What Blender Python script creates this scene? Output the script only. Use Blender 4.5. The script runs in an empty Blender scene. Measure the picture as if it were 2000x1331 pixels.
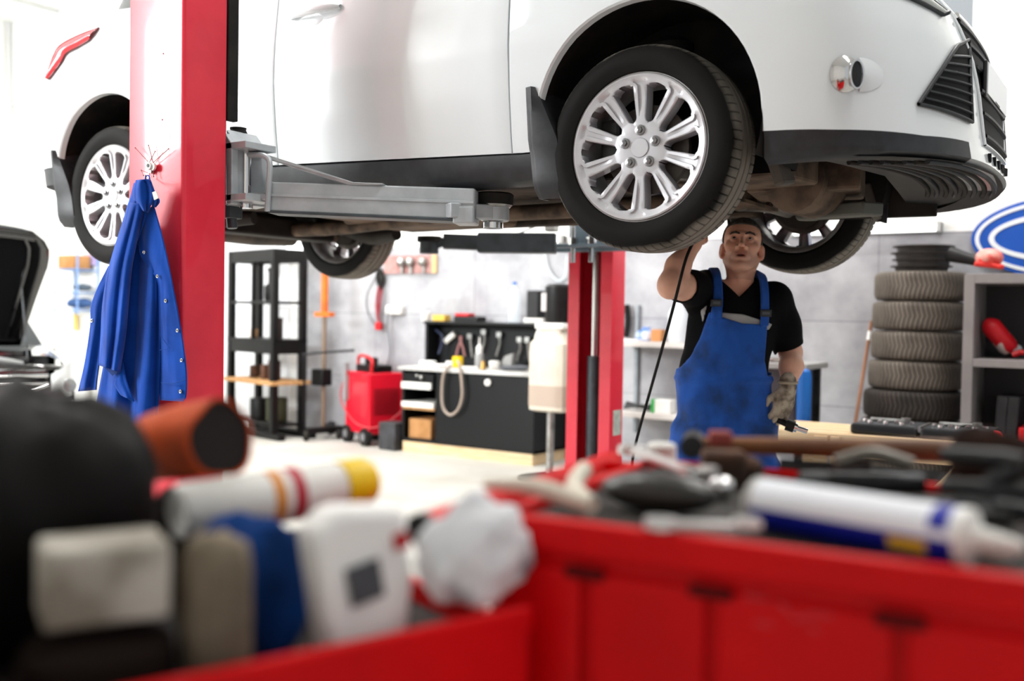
import bpy, bmesh, math, random
import numpy as np
from mathutils import Vector, Matrix
random.seed(7)
rng = np.random.default_rng(7)
SC = bpy.context.scene
COL = SC.collection
PI = math.pi

# ------------------------------------------------------------------ camera
W_PX, H_PX, FPX = 2000.0, 1331.0, 1944.13
CAM = np.array([1.3715, -3.6295, 1.30])
_yaw, _pit, _rol = math.radians(-33.3737), math.radians(-1.485), math.radians(0.9385)
_F = np.array([math.sin(_yaw) * math.cos(_pit), math.cos(_yaw) * math.cos(_pit), math.sin(_pit)])
_r = np.array([math.cos(_yaw), -math.sin(_yaw), 0.0])
_u = np.cross(_r, _F)
_R = math.cos(_rol) * _r + math.sin(_rol) * _u
_U = -math.sin(_rol) * _r + math.cos(_rol) * _u
cam_data = bpy.data.cameras.new('camera')
cam = bpy.data.objects.new('camera', cam_data)
COL.objects.link(cam)
cam_data.sensor_width = 36.0
cam_data.lens = FPX / W_PX * 36.0
cam.matrix_world = Matrix(((_R[0], _U[0], -_F[0], CAM[0]), (_R[1], _U[1], -_F[1], CAM[1]), (_R[2], _U[2], -_F[2], CAM[2]), (0, 0, 0, 1)))
cam_data.clip_start = 0.05
cam_data.dof.use_dof = True
cam_data.dof.focus_distance = 3.35
cam_data.dof.aperture_fstop = 1.6
SC.camera = cam
SC.view_settings.view_transform = 'Standard'
SC.view_settings.look = 'None'
SC.view_settings.gamma = 1.0
SC.view_settings.use_curve_mapping = False
SC.view_settings.exposure = 0.40
SC.cycles.use_denoising = True
SC.cycles.max_bounces = 7
SC.cycles.diffuse_bounces = 4
SC.cycles.caustics_reflective = False
SC.cycles.caustics_refractive = False

# ------------------------------------------------------------------ daylight: the bay is open on the right
world = bpy.data.worlds.new('daylight')
SC.world = world
world.use_nodes = True
_bg = world.node_tree.nodes['Background']
_bg.inputs[0].default_value = (0.93, 0.97, 1.0, 1)
_bg.inputs[1].default_value = WORLD_STRENGTH = 0.44

def area_light(name, loc, sx, sy, power, rot=(0, 0, 0), col=(1, 0.98, 0.95)):
    l = bpy.data.lights.new(name, 'AREA')
    l.shape = 'RECTANGLE'; l.size = sx; l.size_y = sy; l.energy = power; l.color = col
    o = bpy.data.objects.new(name, l); COL.objects.link(o)
    o.location = loc; o.rotation_euler = rot
    return o
# rows of ceiling fluorescents over the bay (fixtures are built further down)
CEIL_Z = 5.27
CEIL_LIGHTS = [(-9.0, 1.2, 110), (-5.6, 2.4, 135), (-2.6, -0.9, 80), (-5.2, -2.2, 120), (0.4, 2.6, 120), (2.2, -1.2, 60)]
for _x, _y, _p in CEIL_LIGHTS:
    area_light('ceiling_light', (_x, _y, CEIL_Z - 0.16), 2.4, 0.35, _p)

# ------------------------------------------------------------------ measuring helpers: a pixel's ray met with a real plane or distance
def ray(px, py):
    return _F + (px - W_PX / 2) / FPX * _R - (py - H_PX / 2) / FPX * _U
def at(px, py, d):
    return CAM + d * ray(px, py)
def onX(px, py, X):
    k = ray(px, py); return CAM + k * (X - CAM[0]) / k[0]
def onY(px, py, Y):
    k = ray(px, py); return CAM + k * (Y - CAM[1]) / k[1]
def onZ(px, py, Z):
    k = ray(px, py); return CAM + k * (Z - CAM[2]) / k[2]
def V3(p): return np.array(p, float)

# ------------------------------------------------------------------ mesh builder
def lin(c):
    if isinstance(c, str):
        c = [int(c[i:i + 2], 16) / 255 for i in (0, 2, 4)]
    return tuple(x / 12.92 if x <= 0.04045 else ((x + 0.055) / 1.055) ** 2.4 for x in c)

def rot_to(d):
    d = np.asarray(d, float); d = d / np.linalg.norm(d)
    a = np.array([0, 0, 1.0]) if abs(d[2]) < 0.9 else np.array([1.0, 0, 0])
    x = np.cross(a, d); x /= np.linalg.norm(x)
    return x, np.cross(d, x), d

def rotz(a):
    c, s = math.cos(a), math.sin(a)
    return np.array([[c, -s, 0], [s, c, 0], [0, 0, 1.0]])
def rotx(a):
    c, s = math.cos(a), math.sin(a)
    return np.array([[1.0, 0, 0], [0, c, -s], [0, s, c]])
def roty(a):
    c, s = math.cos(a), math.sin(a)
    return np.array([[c, 0, s], [0, 1.0, 0], [-s, 0, c]])

class MB:
    def __init__(self):
        self.v = []; self.f = []; self.n = 0; self.mi = []; self.m = 0
    def add(self, verts, faces):
        verts = np.asarray(verts, float).reshape(-1, 3)
        b = self.n
        self.v.append(verts); self.n += len(verts)
        for fc in faces:
            self.f.append([int(i) + b for i in fc]); self.mi.append(self.m)
        return self
    def box(self, c, s, R=None):
        h = np.asarray(s, float) / 2
        p = np.array([[x, y, z] for x in (-1, 1) for y in (-1, 1) for z in (-1, 1)], float) * h
        if R is not None: p = p @ np.asarray(R).T
        p += np.asarray(c, float)
        return self.add(p, [(0, 1, 3, 2), (4, 6, 7, 5), (0, 4, 5, 1), (2, 3, 7, 6), (0, 2, 6, 4), (1, 5, 7, 3)])
    def box2(self, lo, hi):
        lo = np.asarray(lo, float); hi = np.asarray(hi, float)
        return self.box((lo + hi) / 2, np.abs(hi - lo))
    def bar(self, p0, p1, w, h, up=(0, 0, 1)):
        p0 = V3(p0); p1 = V3(p1); d = p1 - p0; L = np.linalg.norm(d); d /= L
        u = V3(up); x = np.cross(d, u); x /= np.linalg.norm(x); z = np.cross(x, d)
        return self.box((p0 + p1) / 2, (w, L, h), np.stack([x, d, z], 1))
    def cyl(self, p0, p1, r0, r1=None, n=20, cap=True):
        if r1 is None: r1 = r0
        p0 = V3(p0); p1 = V3(p1); x, y, _ = rot_to(p1 - p0)
        a = np.arange(n) * 2 * PI / n
        ring = np.cos(a)[:, None] * x + np.sin(a)[:, None] * y
        vs = np.concatenate([p0 + ring * r0, p1 + ring * r1])
        fs = [(i, (i + 1) % n, n + (i + 1) % n, n + i) for i in range(n)]
        if cap: fs += [list(range(n))[::-1], list(range(n, 2 * n))]
        return self.add(vs, fs)
    def lathe(self, prof, c=(0, 0, 0), axis=(0, 0, 1), n=32, closed=False, fn=None, start=None):
        # prof: list of (radius, height along the axis)
        x, y, z = rot_to(axis)
        if start is not None:
            x = V3(start); y = np.cross(z, x)
        a = np.arange(n) * 2 * PI / n
        vs = []
        for k, (r, h) in enumerate(prof):
            rr = np.full(n, r) if fn is None else fn(r, h, a, k)
            vs.append(V3(c) + h * z + (np.cos(a) * rr)[:, None] * x + (np.sin(a) * rr)[:, None] * y)
        m = len(prof); fs = []
        for k in range(m if closed else m - 1):
            k2 = (k + 1) % m
            fs += [(k * n + i, k * n + (i + 1) % n, k2 * n + (i + 1) % n, k2 * n + i) for i in range(n)]
        if not closed:
            if prof[0][0] > 1e-5: fs.append(list(range(n))[::-1])
            if prof[-1][0] > 1e-5: fs.append(list(range((m - 1) * n, m * n)))
        return self.add(np.concatenate(vs), fs)
    def tube(self, pts, r, n=10, cap=True, smooth=0):
        pts = [V3(p) for p in pts]
        if smooth: pts = catmull(pts, smooth)
        m = len(pts); rs = r if hasattr(r, '__len__') else [r] * m
        if len(rs) != m: rs = np.interp(np.linspace(0, 1, m), np.linspace(0, 1, len(rs)), rs)
        t = [pts[min(i + 1, m - 1)] - pts[max(i - 1, 0)] for i in range(m)]
        t = [v / (np.linalg.norm(v) + 1e-12) for v in t]
        x, _, _ = rot_to(t[0]); vs = []
        a = np.arange(n) * 2 * PI / n
        for i in range(m):
            x = x - t[i] * (x @ t[i]); x /= np.linalg.norm(x); y = np.cross(t[i], x)
            vs.append(pts[i] + rs[i] * (np.cos(a)[:, None] * x + np.sin(a)[:, None] * y))
        fs = [(k * n + i, k * n + (i + 1) % n, (k + 1) * n + (i + 1) % n, (k + 1) * n + i) for k in range(m - 1) for i in range(n)]
        if cap: fs += [list(range(n))[::-1], list(range((m - 1) * n, m * n))]
        return self.add(np.concatenate(vs), fs)
    def grid(self, P, flip=False):
        P = np.asarray(P, float); a, b = P.shape[:2]
        fs = []
        for i in range(a - 1):
            for j in range(b - 1):
                q = (i * b + j, i * b + j + 1, (i + 1) * b + j + 1, (i + 1) * b + j)
                fs.append(q[::-1] if flip else q)
        return self.add(P.reshape(-1, 3), fs)
    def prism(self, poly, ex):
        # poly: planar 3D points, extruded by the vector ex
        p = np.asarray(poly, float); n = len(p)
        vs = np.concatenate([p, p + np.asarray(ex, float)])
        fs = [list(range(n))[::-1], list(range(n, 2 * n))] + [(i, (i + 1) % n, n + (i + 1) % n, n + i) for i in range(n)]
        return self.add(vs, fs)
    def sphere(self, c, r, n=16, m=10, R=None):
        r = np.ones(3) * np.asarray(r, float)
        vs = [[0, 0, -1]]
        for k in range(1, m):
            t = -PI / 2 + PI * k / m
            vs += [[math.cos(t) * math.cos(2 * PI * i / n), math.cos(t) * math.sin(2 * PI * i / n), math.sin(t)] for i in range(n)]
        vs.append([0, 0, 1]); vs = np.array(vs) * r
        if R is not None: vs = vs @ np.asarray(R).T
        fs = [(0, 1 + (i + 1) % n, 1 + i) for i in range(n)]
        for k in range(m - 2):
            b = 1 + k * n
            fs += [(b + i, b + (i + 1) % n, b + n + (i + 1) % n, b + n + i) for i in range(n)]
        b = 1 + (m - 2) * n; t = len(vs) - 1
        fs += [(b + i, b + (i + 1) % n, t) for i in range(n)]
        return self.add(vs + np.asarray(c, float), fs)
    def xform(self, R=None, t=None):
        for k in range(len(self.v)):
            if R is not None: self.v[k] = self.v[k] @ np.asarray(R).T
            if t is not None: self.v[k] = self.v[k] + np.asarray(t, float)
        return self

def catmull(pts, k):
    pts = [V3(p) for p in pts]; out = []
    P = [2 * pts[0] - pts[1]] + pts + [2 * pts[-1] - pts[-2]]
    for i in range(1, len(P) - 2):
        for s in range(k):
            t = s / k
            out.append(0.5 * ((2 * P[i]) + (-P[i - 1] + P[i + 1]) * t + (2 * P[i - 1] - 5 * P[i] + 4 * P[i + 1] - P[i + 2]) * t * t + (-P[i - 1] + 3 * P[i] - 3 * P[i + 1] + P[i + 2]) * t ** 3))
    out.append(pts[-1]); return out

WM = {}          # world matrix of every root / part, kept here so that parts may be given in world coordinates
def _mat_of(o): return WM.get(o.name, Matrix.Identity(4))

def thing(name, label, cat, loc=(0, 0, 0), rz=0.0, group=None):
    o = bpy.data.objects.new(name, None); COL.objects.link(o)
    o.empty_display_size = 0.1
    o.location = tuple(loc); o.rotation_euler = (0, 0, rz)
    WM[o.name] = Matrix.Translation(tuple(loc)) @ Matrix.Rotation(rz, 4, 'Z')
    tag(o, label, cat, group)
    return o
def tag(o, label=None, cat=None, group=None, kind=None):
    if label: o['label'] = label
    if cat: o['category'] = cat
    if group: o['group'] = group
    if kind: o['kind'] = kind
    return o

def obj(name, mb, mats, parent=None, smooth=35, bevel=0.0, local=False, origin=None, weld=0.0, seg=2, label=None, flip=False):
    """link one mesh object; vertices are world coordinates unless local"""
    v = np.concatenate(mb.v) if mb.v else np.zeros((0, 3))
    M = Matrix.Identity(4)
    if parent is not None:
        M = _mat_of(parent)
        if not local:
            Mi = np.array(M.inverted()); v = v @ Mi[:3, :3].T + Mi[:3, 3]
    off = np.zeros(3)
    if origin is not None:
        off = np.asarray(origin, float); v = v - off
    elif parent is None:
        lo, hi = v.min(0), v.max(0); off = np.array([(lo[0] + hi[0]) / 2, (lo[1] + hi[1]) / 2, lo[2]]); v = v - off
    me = bpy.data.meshes.new(name)
    me.from_pydata(v.tolist(), [], mb.f)
    if not isinstance(mats, (list, tuple)): mats = [mats]
    for m in mats: me.materials.append(m)
    if len(mats) > 1: me.polygons.foreach_set('material_index', mb.mi)
    bm = bmesh.new(); bm.from_mesh(me)
    if weld: bmesh.ops.remove_doubles(bm, verts=bm.verts[:], dist=weld)
    bmesh.ops.recalc_face_normals(bm, faces=bm.faces[:])
    if flip: bmesh.ops.reverse_faces(bm, faces=bm.faces[:])
    bm.to_mesh(me); bm.free()
    if smooth:
        me.polygons.foreach_set('use_smooth', [True] * len(me.polygons))
        if smooth < 180: me.set_sharp_from_angle(angle=math.radians(smooth))
    me.update()
    o = bpy.data.objects.new(name, me); COL.objects.link(o)
    o.location = tuple(off)
    if parent is not None: o.parent = parent
    WM[o.name] = M @ Matrix.Translation(tuple(off))
    if bevel:
        b = o.modifiers.new('bevel', 'BEVEL'); b.width = bevel; b.segments = seg; b.limit_method = 'ANGLE'; b.angle_limit = math.radians(40)
    if label: o['label'] = label
    return o

def single(name, mb, mats, label, cat, group=None, **k):
    return tag(obj(name, mb, mats, None, **k), label, cat, group)
def struct(name, mb, mats, parent=None, **k):
    o = obj(name, mb, mats, parent, **k)
    if parent is None: o['kind'] = 'structure'
    return o
def kids(o): return [c for c in COL.objects if c.parent == o]
def dup(root, loc=None, rz=None, label=None, group=None, parent=None):
    r = root.copy(); COL.objects.link(r)
    if loc is not None: r.location = tuple(loc)
    if rz is not None: r.rotation_euler = (0, 0, rz)
    if parent is not None: r.parent = parent
    if label: r['label'] = label
    if group: r['group'] = group
    for ch in kids(root):
        c = ch.copy(); COL.objects.link(c); c.parent = r
        for g in kids(ch):
            d = g.copy(); COL.objects.link(d); d.parent = c
    return r

# ------------------------------------------------------------------ materials
_MC = {}
def mat(name, col, rough=0.5, metal=0.0, spec=0.5, col2=None, nscale=8.0, nlo=0.4, nhi=0.65, bump=0.0, bscale=60.0, coat=0.0, emit=0.0, alpha=None, trans=0.0, ior=1.45, rough2=None, detail=4.0, sheen=0.0, stretch=None):
    if name in _MC: return _MC[name]
    m = bpy.data.materials.new(name); m.use_nodes = True
    nt = m.node_tree; b = nt.nodes['Principled BSDF']
    c = lin(col); b.inputs['Base Color'].default_value = (*c, 1)
    b.inputs['Roughness'].default_value = rough; b.inputs['Metallic'].default_value = metal
    b.inputs['Specular IOR Level'].default_value = spec
    b.inputs['IOR'].default_value = ior
    if coat: b.inputs['Coat Weight'].default_value = coat; b.inputs['Coat Roughness'].default_value = 0.05
    if sheen: b.inputs['Sheen Weight'].default_value = sheen
    if trans: b.inputs['Transmission Weight'].default_value = trans
    if alpha is not None: b.inputs['Alpha'].default_value = alpha
    if emit:
        b.inputs['Emission Color'].default_value = (*c, 1); b.inputs['Emission Strength'].default_value = emit
    if col2 is not None or bump or rough2 is not None:
        tc = nt.nodes.new('ShaderNodeTexCoord')
        src = tc.outputs['Object']
        if stretch:
            mp = nt.nodes.new('ShaderNodeMapping'); mp.inputs['Scale'].default_value = stretch
            nt.links.new(src, mp.inputs['Vector']); src = mp.outputs['Vector']
    if col2 is not None or rough2 is not None:
        nz = nt.nodes.new('ShaderNodeTexNoise'); nz.inputs['Scale'].default_value = nscale; nz.inputs['Detail'].default_value = detail
        nt.links.new(src, nz.inputs['Vector'])
        rp = nt.nodes.new('ShaderNodeValToRGB'); rp.color_ramp.elements[0].position = nlo; rp.color_ramp.elements[1].position = nhi
        rp.color_ramp.elements[0].color = (*c, 1); rp.color_ramp.elements[1].color = (*lin(col2 if col2 is not None else col), 1)
        nt.links.new(nz.outputs['Fac'], rp.inputs['Fac'])
        if col2 is not None: nt.links.new(rp.outputs['Color'], b.inputs['Base Color'])
        if rough2 is not None:
            mr = nt.nodes.new('ShaderNodeMapRange'); mr.inputs['From Min'].default_value = nlo; mr.inputs['From Max'].default_value = nhi
            mr.inputs['To Min'].default_value = rough; mr.inputs['To Max'].default_value = rough2
            nt.links.new(nz.outputs['Fac'], mr.inputs['Value']); nt.links.new(mr.outputs['Result'], b.inputs['Roughness'])
    if bump:
        n2 = nt.nodes.new('ShaderNodeTexNoise'); n2.inputs['Scale'].default_value = bscale; n2.inputs['Detail'].default_value = 3
        nt.links.new(src, n2.inputs['Vector'])
        bp = nt.nodes.new('ShaderNodeBump'); bp.inputs['Strength'].default_value = bump; bp.inputs['Distance'].default_value = 0.01
        nt.links.new(n2.outputs['Fac'], bp.inputs['Height']); nt.links.new(bp.outputs['Normal'], b.inputs['Normal'])
    _MC[name] = m
    return m

M_white_wall = mat('white_plaster', 'f2f2ef', 0.9, spec=0.2, col2='e9e8e4', nscale=1.5, bump=0.05)
M_ceiling = mat('ceiling_paint', 'eeeeec', 0.9, spec=0.2)
M_chrome = mat('chrome', 'dcdcdc', 0.12, 1.0)
M_satin = mat('satin_steel', 'dadad8', 0.3, 0.55)
M_steel = mat('steel', 'b4b4b2', 0.32, 1.0, col2='8d8c88', nscale=20)
M_dark_steel = mat('dark_steel', '3a3b3d', 0.45, 0.7, col2='22221f', nscale=12)
M_black_paint = mat('black_paint', '070708', 0.42, spec=.3, col2='0d0d0e', nscale=6)
M_black_plastic = mat('black_plastic', '0b0b0c', 0.45, spec=.35, col2='131314', nscale=14)
M_black_rubber = mat('black_rubber', '161616', 0.75, spec=0.3, col2='26241f', nscale=10)
M_wood = mat('pine_wood', 'dfc7a3', 0.6, spec=0.3, col2='cfae82', nscale=5, stretch=(1, 14, 14), bump=0.05)
M_ply = mat('chipboard', 'c79a6b', 0.7, spec=0.2, col2='a97d4f', nscale=40)
M_card = mat('cardboard', 'b98a5c', 0.85, spec=0.1, col2='a5774b', nscale=6)
M_white_plastic = mat('white_plastic', 'ecebe6', 0.4, col2='dcdad4', nscale=7)
M_paper = mat('white_paper', 'f1f0ee', 0.8, spec=0.2)
M_yellow = mat('yellow_plastic', 'f0c800', 0.45)
M_red_plastic = mat('red_plastic', 'c8101c', 0.4)
M_orange = mat('orange_paint', 'e8701c', 0.5, col2='d0601a', nscale=9)
M_blue_plastic = mat('blue_plastic', '1463c4', 0.35)
M_glass = mat('clear_glass', 'f4f8fa', 0.05, trans=0.95, ior=1.2)
M_tube_glow = mat('fluorescent_tube', 'ffffff', 0.5, emit=3.6)
M_grey_paint = mat('grey_paint', '8d9499', 0.42, col2='7b8287', nscale=15, spec=0.5)
M_lift_red = mat('red_lift_paint', 'ee2a42', 0.36, spec=0.5, col2='e2203a', nscale=5, coat=0.3, bump=0.03, bscale=260)
M_rust = mat('rusty_metal', '5b3a26', 0.8, 0.2, col2='3a2a20', nscale=25)

# ================================================================== THE SETTING
WALL_Y = 4.2; LEFT_X = -12.3
def nodes_of(name, rough=0.8, spec=0.3):
    m = bpy.data.materials.new(name); m.use_nodes = True
    nt = m.node_tree; b = nt.nodes['Principled BSDF']
    b.inputs['Roughness'].default_value = rough; b.inputs['Specular IOR Level'].default_value = spec
    return m, nt, b
# grey stone tiles 1.2 x 0.62 m with thin joints
M_tile, nt, b = nodes_of('grey_wall_tile', 0.5, 0.4)
tc = nt.nodes.new('ShaderNodeTexCoord'); mp = nt.nodes.new('ShaderNodeMapping')
nt.links.new(tc.outputs['Object'], mp.inputs['Vector'])
mp.inputs['Rotation'].default_value = (math.radians(-90), 0, 0)
mp.inputs['Location'].default_value = (0.47, 0.03, 0)
br = nt.nodes.new('ShaderNodeTexBrick'); br.offset = 0.0; br.inputs['Scale'].default_value = 1.0
br.inputs['Brick Width'].default_value = 1.25; br.inputs['Row Height'].default_value = 0.66
br.inputs['Mortar Size'].default_value = 0.004; br.inputs['Mortar Smooth'].default_value = 0.2
br.inputs['Color1'].default_value = (*lin('b3b3b6'), 1); br.inputs['Color2'].default_value = (*lin('a9a9ad'), 1); br.inputs['Mortar'].default_value = (*lin('86868a'), 1)
nz = nt.nodes.new('ShaderNodeTexNoise'); nz.inputs['Scale'].default_value = 2.2; nz.inputs['Detail'].default_value = 8; nz.inputs['Roughness'].default_value = 0.6
nt.links.new(tc.outputs['Object'], nz.inputs['Vector']); nt.links.new(mp.outputs['Vector'], br.inputs['Vector'])
rp = nt.nodes.new('ShaderNodeValToRGB'); rp.color_ramp.elements[0].position = 0.35; rp.color_ramp.elements[1].position = 0.7
rp.color_ramp.elements[0].color = (0.62, 0.62, 0.64, 1); rp.color_ramp.elements[1].color = (1.1, 1.1, 1.1, 1)
mx = nt.nodes.new('ShaderNodeMix'); mx.data_type = 'RGBA'; mx.blend_type = 'MULTIPLY'; mx.inputs['Factor'].default_value = 1.0
nt.links.new(nz.outputs['Fac'], rp.inputs['Fac']); nt.links.new(br.outputs['Color'], mx.inputs[6]); nt.links.new(rp.outputs['Color'], mx.inputs[7])
nt.links.new(mx.outputs[2], b.inputs['Base Color'])
# concrete floor
M_floor = mat('concrete_floor', 'c0beb8', 0.62, spec=0.35, col2='a9a69e', nscale=1.3, detail=9, nlo=0.35, nhi=0.72, bump=0.05, bscale=40, rough2=0.5)

m = MB(); m.box2((LEFT_X - 0.2, -9.0, -0.2), (5.5, WALL_Y + 0.3, 0.0)); struct('floor', m, M_floor, smooth=0, origin=(0, 0, 0))
m = MB(); m.box2((LEFT_X - 0.2, -9.0, CEIL_Z), (5.5, WALL_Y + 0.3, CEIL_Z + 0.2)); struct('ceiling', m, M_ceiling, smooth=0, origin=(0, 0, CEIL_Z))
TILE_X0, TILE_TOP = -6.6, 1.96
WX0, WX1, WZ0, WZ1 = -1.9, 0.20, 2.75, 4.65          # window in the back wall
m = MB()
m.box2((LEFT_X - 0.2, WALL_Y, 0), (TILE_X0, WALL_Y + 0.25, CEIL_Z))
m.box2((TILE_X0, WALL_Y, TILE_TOP), (5.5, WALL_Y + 0.25, WZ0))
m.box2((TILE_X0, WALL_Y, WZ0), (WX0, WALL_Y + 0.25, WZ1)); m.box2((WX1, WALL_Y, WZ0), (5.5, WALL_Y + 0.25, WZ1))
m.box2((TILE_X0, WALL_Y, WZ1), (5.5, WALL_Y + 0.25, CEIL_Z))
m.m = 1; m.box2((TILE_X0, WALL_Y - 0.012, 0), (5.5, WALL_Y + 0.25, TILE_TOP))
struct('wall_back', m, [M_white_wall, M_tile], smooth=0, origin=(0, WALL_Y, 0))
m = MB(); m.box2((LEFT_X - 0.25, -4.6, 0), (LEFT_X, WALL_Y + 0.25, CEIL_Z)); struct('wall_left', m, M_white_wall, smooth=0)
# window of the back wall: white frame and panes, bright daylight beyond
M_frame = mat('window_frame_white', 'e6e8ea', 0.4)
m = MB()
for a, b2 in (((WX0, WZ0), (WX0 + .07, WZ1)), ((WX1 - .07, WZ0), (WX1, WZ1)), ((WX0, WZ0), (WX1, WZ0 + .07)), ((WX0, WZ1 - .07), (WX1, WZ1)), ((-0.9, WZ0), (-0.84, WZ1))):
    m.box2((a[0], WALL_Y + .06, a[1]), (b2[0], WALL_Y + .14, b2[1]))
wf = struct('window_1', m, M_frame, smooth=0)
m = MB(); m.box2((WX0 + .05, WALL_Y + .095, WZ0 + .05), (WX1 - .05, WALL_Y + .105, WZ1 - .05)); obj('window_pane', m, M_glass, wf, smooth=0)
# front wall with a long window high up (it shines on the lift post)
FY = -6.2; FX0, FX1, FZ0, FZ1 = -9.4, -5.4, 2.75, 4.7
m = MB()
m.box2((LEFT_X - .2, FY - .2, 0), (-4.6, FY, FZ0)); m.box2((LEFT_X - .2, FY - .2, FZ1), (-4.6, FY, CEIL_Z))
m.box2((LEFT_X - .2, FY - .2, FZ0), (FX0, FY, FZ1)); m.box2((FX1, FY - .2, FZ0), (-4.6, FY, FZ1)); m.box2((-4.6, FY - .2, 0), (5.5, FY, CEIL_Z))  # solid end stretch, unseen, added to shut daylight off the foreground
struct('wall_front', m, M_white_wall, smooth=0)
m = MB()
for k in range(5):
    x = FX0 + (FX1 - FX0 - .06) * k / 4; m.box2((x, FY - .16, FZ0), (x + .06, FY - .08, FZ1))
m.box2((FX0, FY - .16, FZ0), (FX1, FY - .08, FZ0 + .06)); m.box2((FX0, FY - .16, FZ1 - .06), (FX1, FY - .08, FZ1))
struct('window_2', m, M_frame, smooth=0)
area_light('window_daylight', ((FX0 + FX1) / 2, FY - 0.24, (FZ0 + FZ1) / 2), FX1 - FX0, FZ1 - FZ0, 900, rot=(math.radians(90), 0, 0), col=(0.95, 0.98, 1.0))
# unseen panel added to keep the window light off the carts; ends beside them
m = MB(); m.box2((-2.62, FY, 0), (-2.5, -3.35, CEIL_Z)); struct('light_blocker', m, M_white_wall, smooth=0)
# door_1: white panel door in the plaster behind the rack
m = MB(); m.box2((-7.75, WALL_Y - .03, 0), (-6.72, WALL_Y, 2.1)); dr = struct('door_1', m, M_frame, smooth=0, bevel=.006)
m = MB(); m.cyl((-6.82, WALL_Y - .03, 1.02), (-6.82, WALL_Y - .07, 1.02), .012); m.tube([(-6.82, WALL_Y - .07, 1.02), (-6.95, WALL_Y - .07, 1.02)], .01); obj('door_handle', m, M_steel, dr)
# pipes and box on the far left of the back wall
m = MB(); p0 = onY(18, 48, WALL_Y - .04); p1 = onY(21, 231, WALL_Y - .04)
m.cyl((p0[0], p0[1], CEIL_Z), p1, .022)
p2 = onY(20, 204, WALL_Y - .04); p3 = onY(112, 186, WALL_Y - .04); p3[2] = p2[2]
m.cyl(p2, (-8.9, p2[1], p2[2]), .016)
single('conduit_pipe', m, mat('pipe_grey', 'c5c6c4', .5), 'thin pale grey conduit pipe down the far corner of the white wall', 'pipe')
m = MB(); c = onY(22, 246, WALL_Y - .05); m.box(c, (.13, .1, .16)); single('junction_box', m, M_white_plastic, 'small white junction box at the foot of the corner conduit', 'electrical box', bevel=.01)
m = MB(); m.tube([onZ(20, -2, CEIL_Z - .03), onZ(115, 24, CEIL_Z - .03)], .018); single('ceiling_conduit', m, mat('pipe_grey', 'c5c6c4', .5), 'straight grey conduit under the ceiling in the far corner', 'pipe')
# ceiling light fixtures (their lamps sit just below the tubes)
M_fix = mat('fixture_white', 'e8e8e8', .5)
for i, (x, y, p) in enumerate(CEIL_LIGHTS):
    t = thing('ceiling_light_fixture', 'long white fluorescent ceiling fixture with two tubes', 'ceiling light', (x, y, CEIL_Z - .12), 0, 'ceiling fluorescent fixtures')
    m = MB(); m.box2((x - 1.25, y - .12, CEIL_Z - .08), (x + 1.25, y + .12, CEIL_Z)); obj('housing', m, M_fix, t, smooth=0)
    for s in (-1, 1):
        m = MB(); m.cyl((x - 1.2, y + s * .06, CEIL_Z - .1), (x + 1.2, y + s * .06, CEIL_Z - .1), .014, n=10); obj('tube', m, M_tube_glow, t)
# wall fluorescents above the tiles
def wall_tube(px0, px1, py, label, z=None):
    a = onY(px0, py, WALL_Y - .07); b = onY(px1, py, WALL_Y - .07); z = z or 1.99
    t = thing('wall_light', label, 'wall light', ((a[0] + b[0]) / 2, WALL_Y - .07, z), 0)
    m = MB(); m.box2((a[0], WALL_Y - .05, z - .035), (b[0], WALL_Y, z + .035))
    m.box2((a[0], WALL_Y - .10, z - .04), (a[0] + .03, WALL_Y, z + .04)); m.box2((b[0] - .03, WALL_Y - .10, z - .04), (b[0], WALL_Y, z + .04)); obj('housing', m, mat('fixture_grey', 'b9bab8', .5), t, bevel=.004)
    m = MB(); m.cyl((a[0] + .03, WALL_Y - .075, z), (b[0] - .03, WALL_Y - .075, z), .03, n=12); obj('tube', m, M_tube_glow, t)
    return t
wall_tube(1545, 1838, 450, 'lit fluorescent wall light above the tyre stack')
wall_tube(862, 1098, 474, 'lit fluorescent wall light above the workbench')
wall_tube(560, 756, 470, 'lit fluorescent wall light behind the raised rear wheel')

# ================================================================== BACK OF THE WORKSHOP
def gnd(px, d, z=0.0):
    lat = (px - W_PX / 2) / FPX * d
    Fh = np.array([math.sin(_yaw), math.cos(_yaw), 0]); p = CAM + Fh * d + _r * lat
    return np.array([p[0], p[1], z])
def frame_box(m, o, e1, e2, lo, hi):
    """box in a plan frame o + a e1 + b e2 + c z"""
    vs = [o + a * e1 + b * e2 + np.array([0, 0, c]) for a in (lo[0], hi[0]) for b in (lo[1], hi[1]) for c in (lo[2], hi[2])]
    m.add(vs, [(0, 1, 3, 2), (4, 6, 7, 5), (0, 4, 5, 1), (2, 3, 7, 6), (0, 2, 6, 4), (1, 5, 7, 3)])

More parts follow.
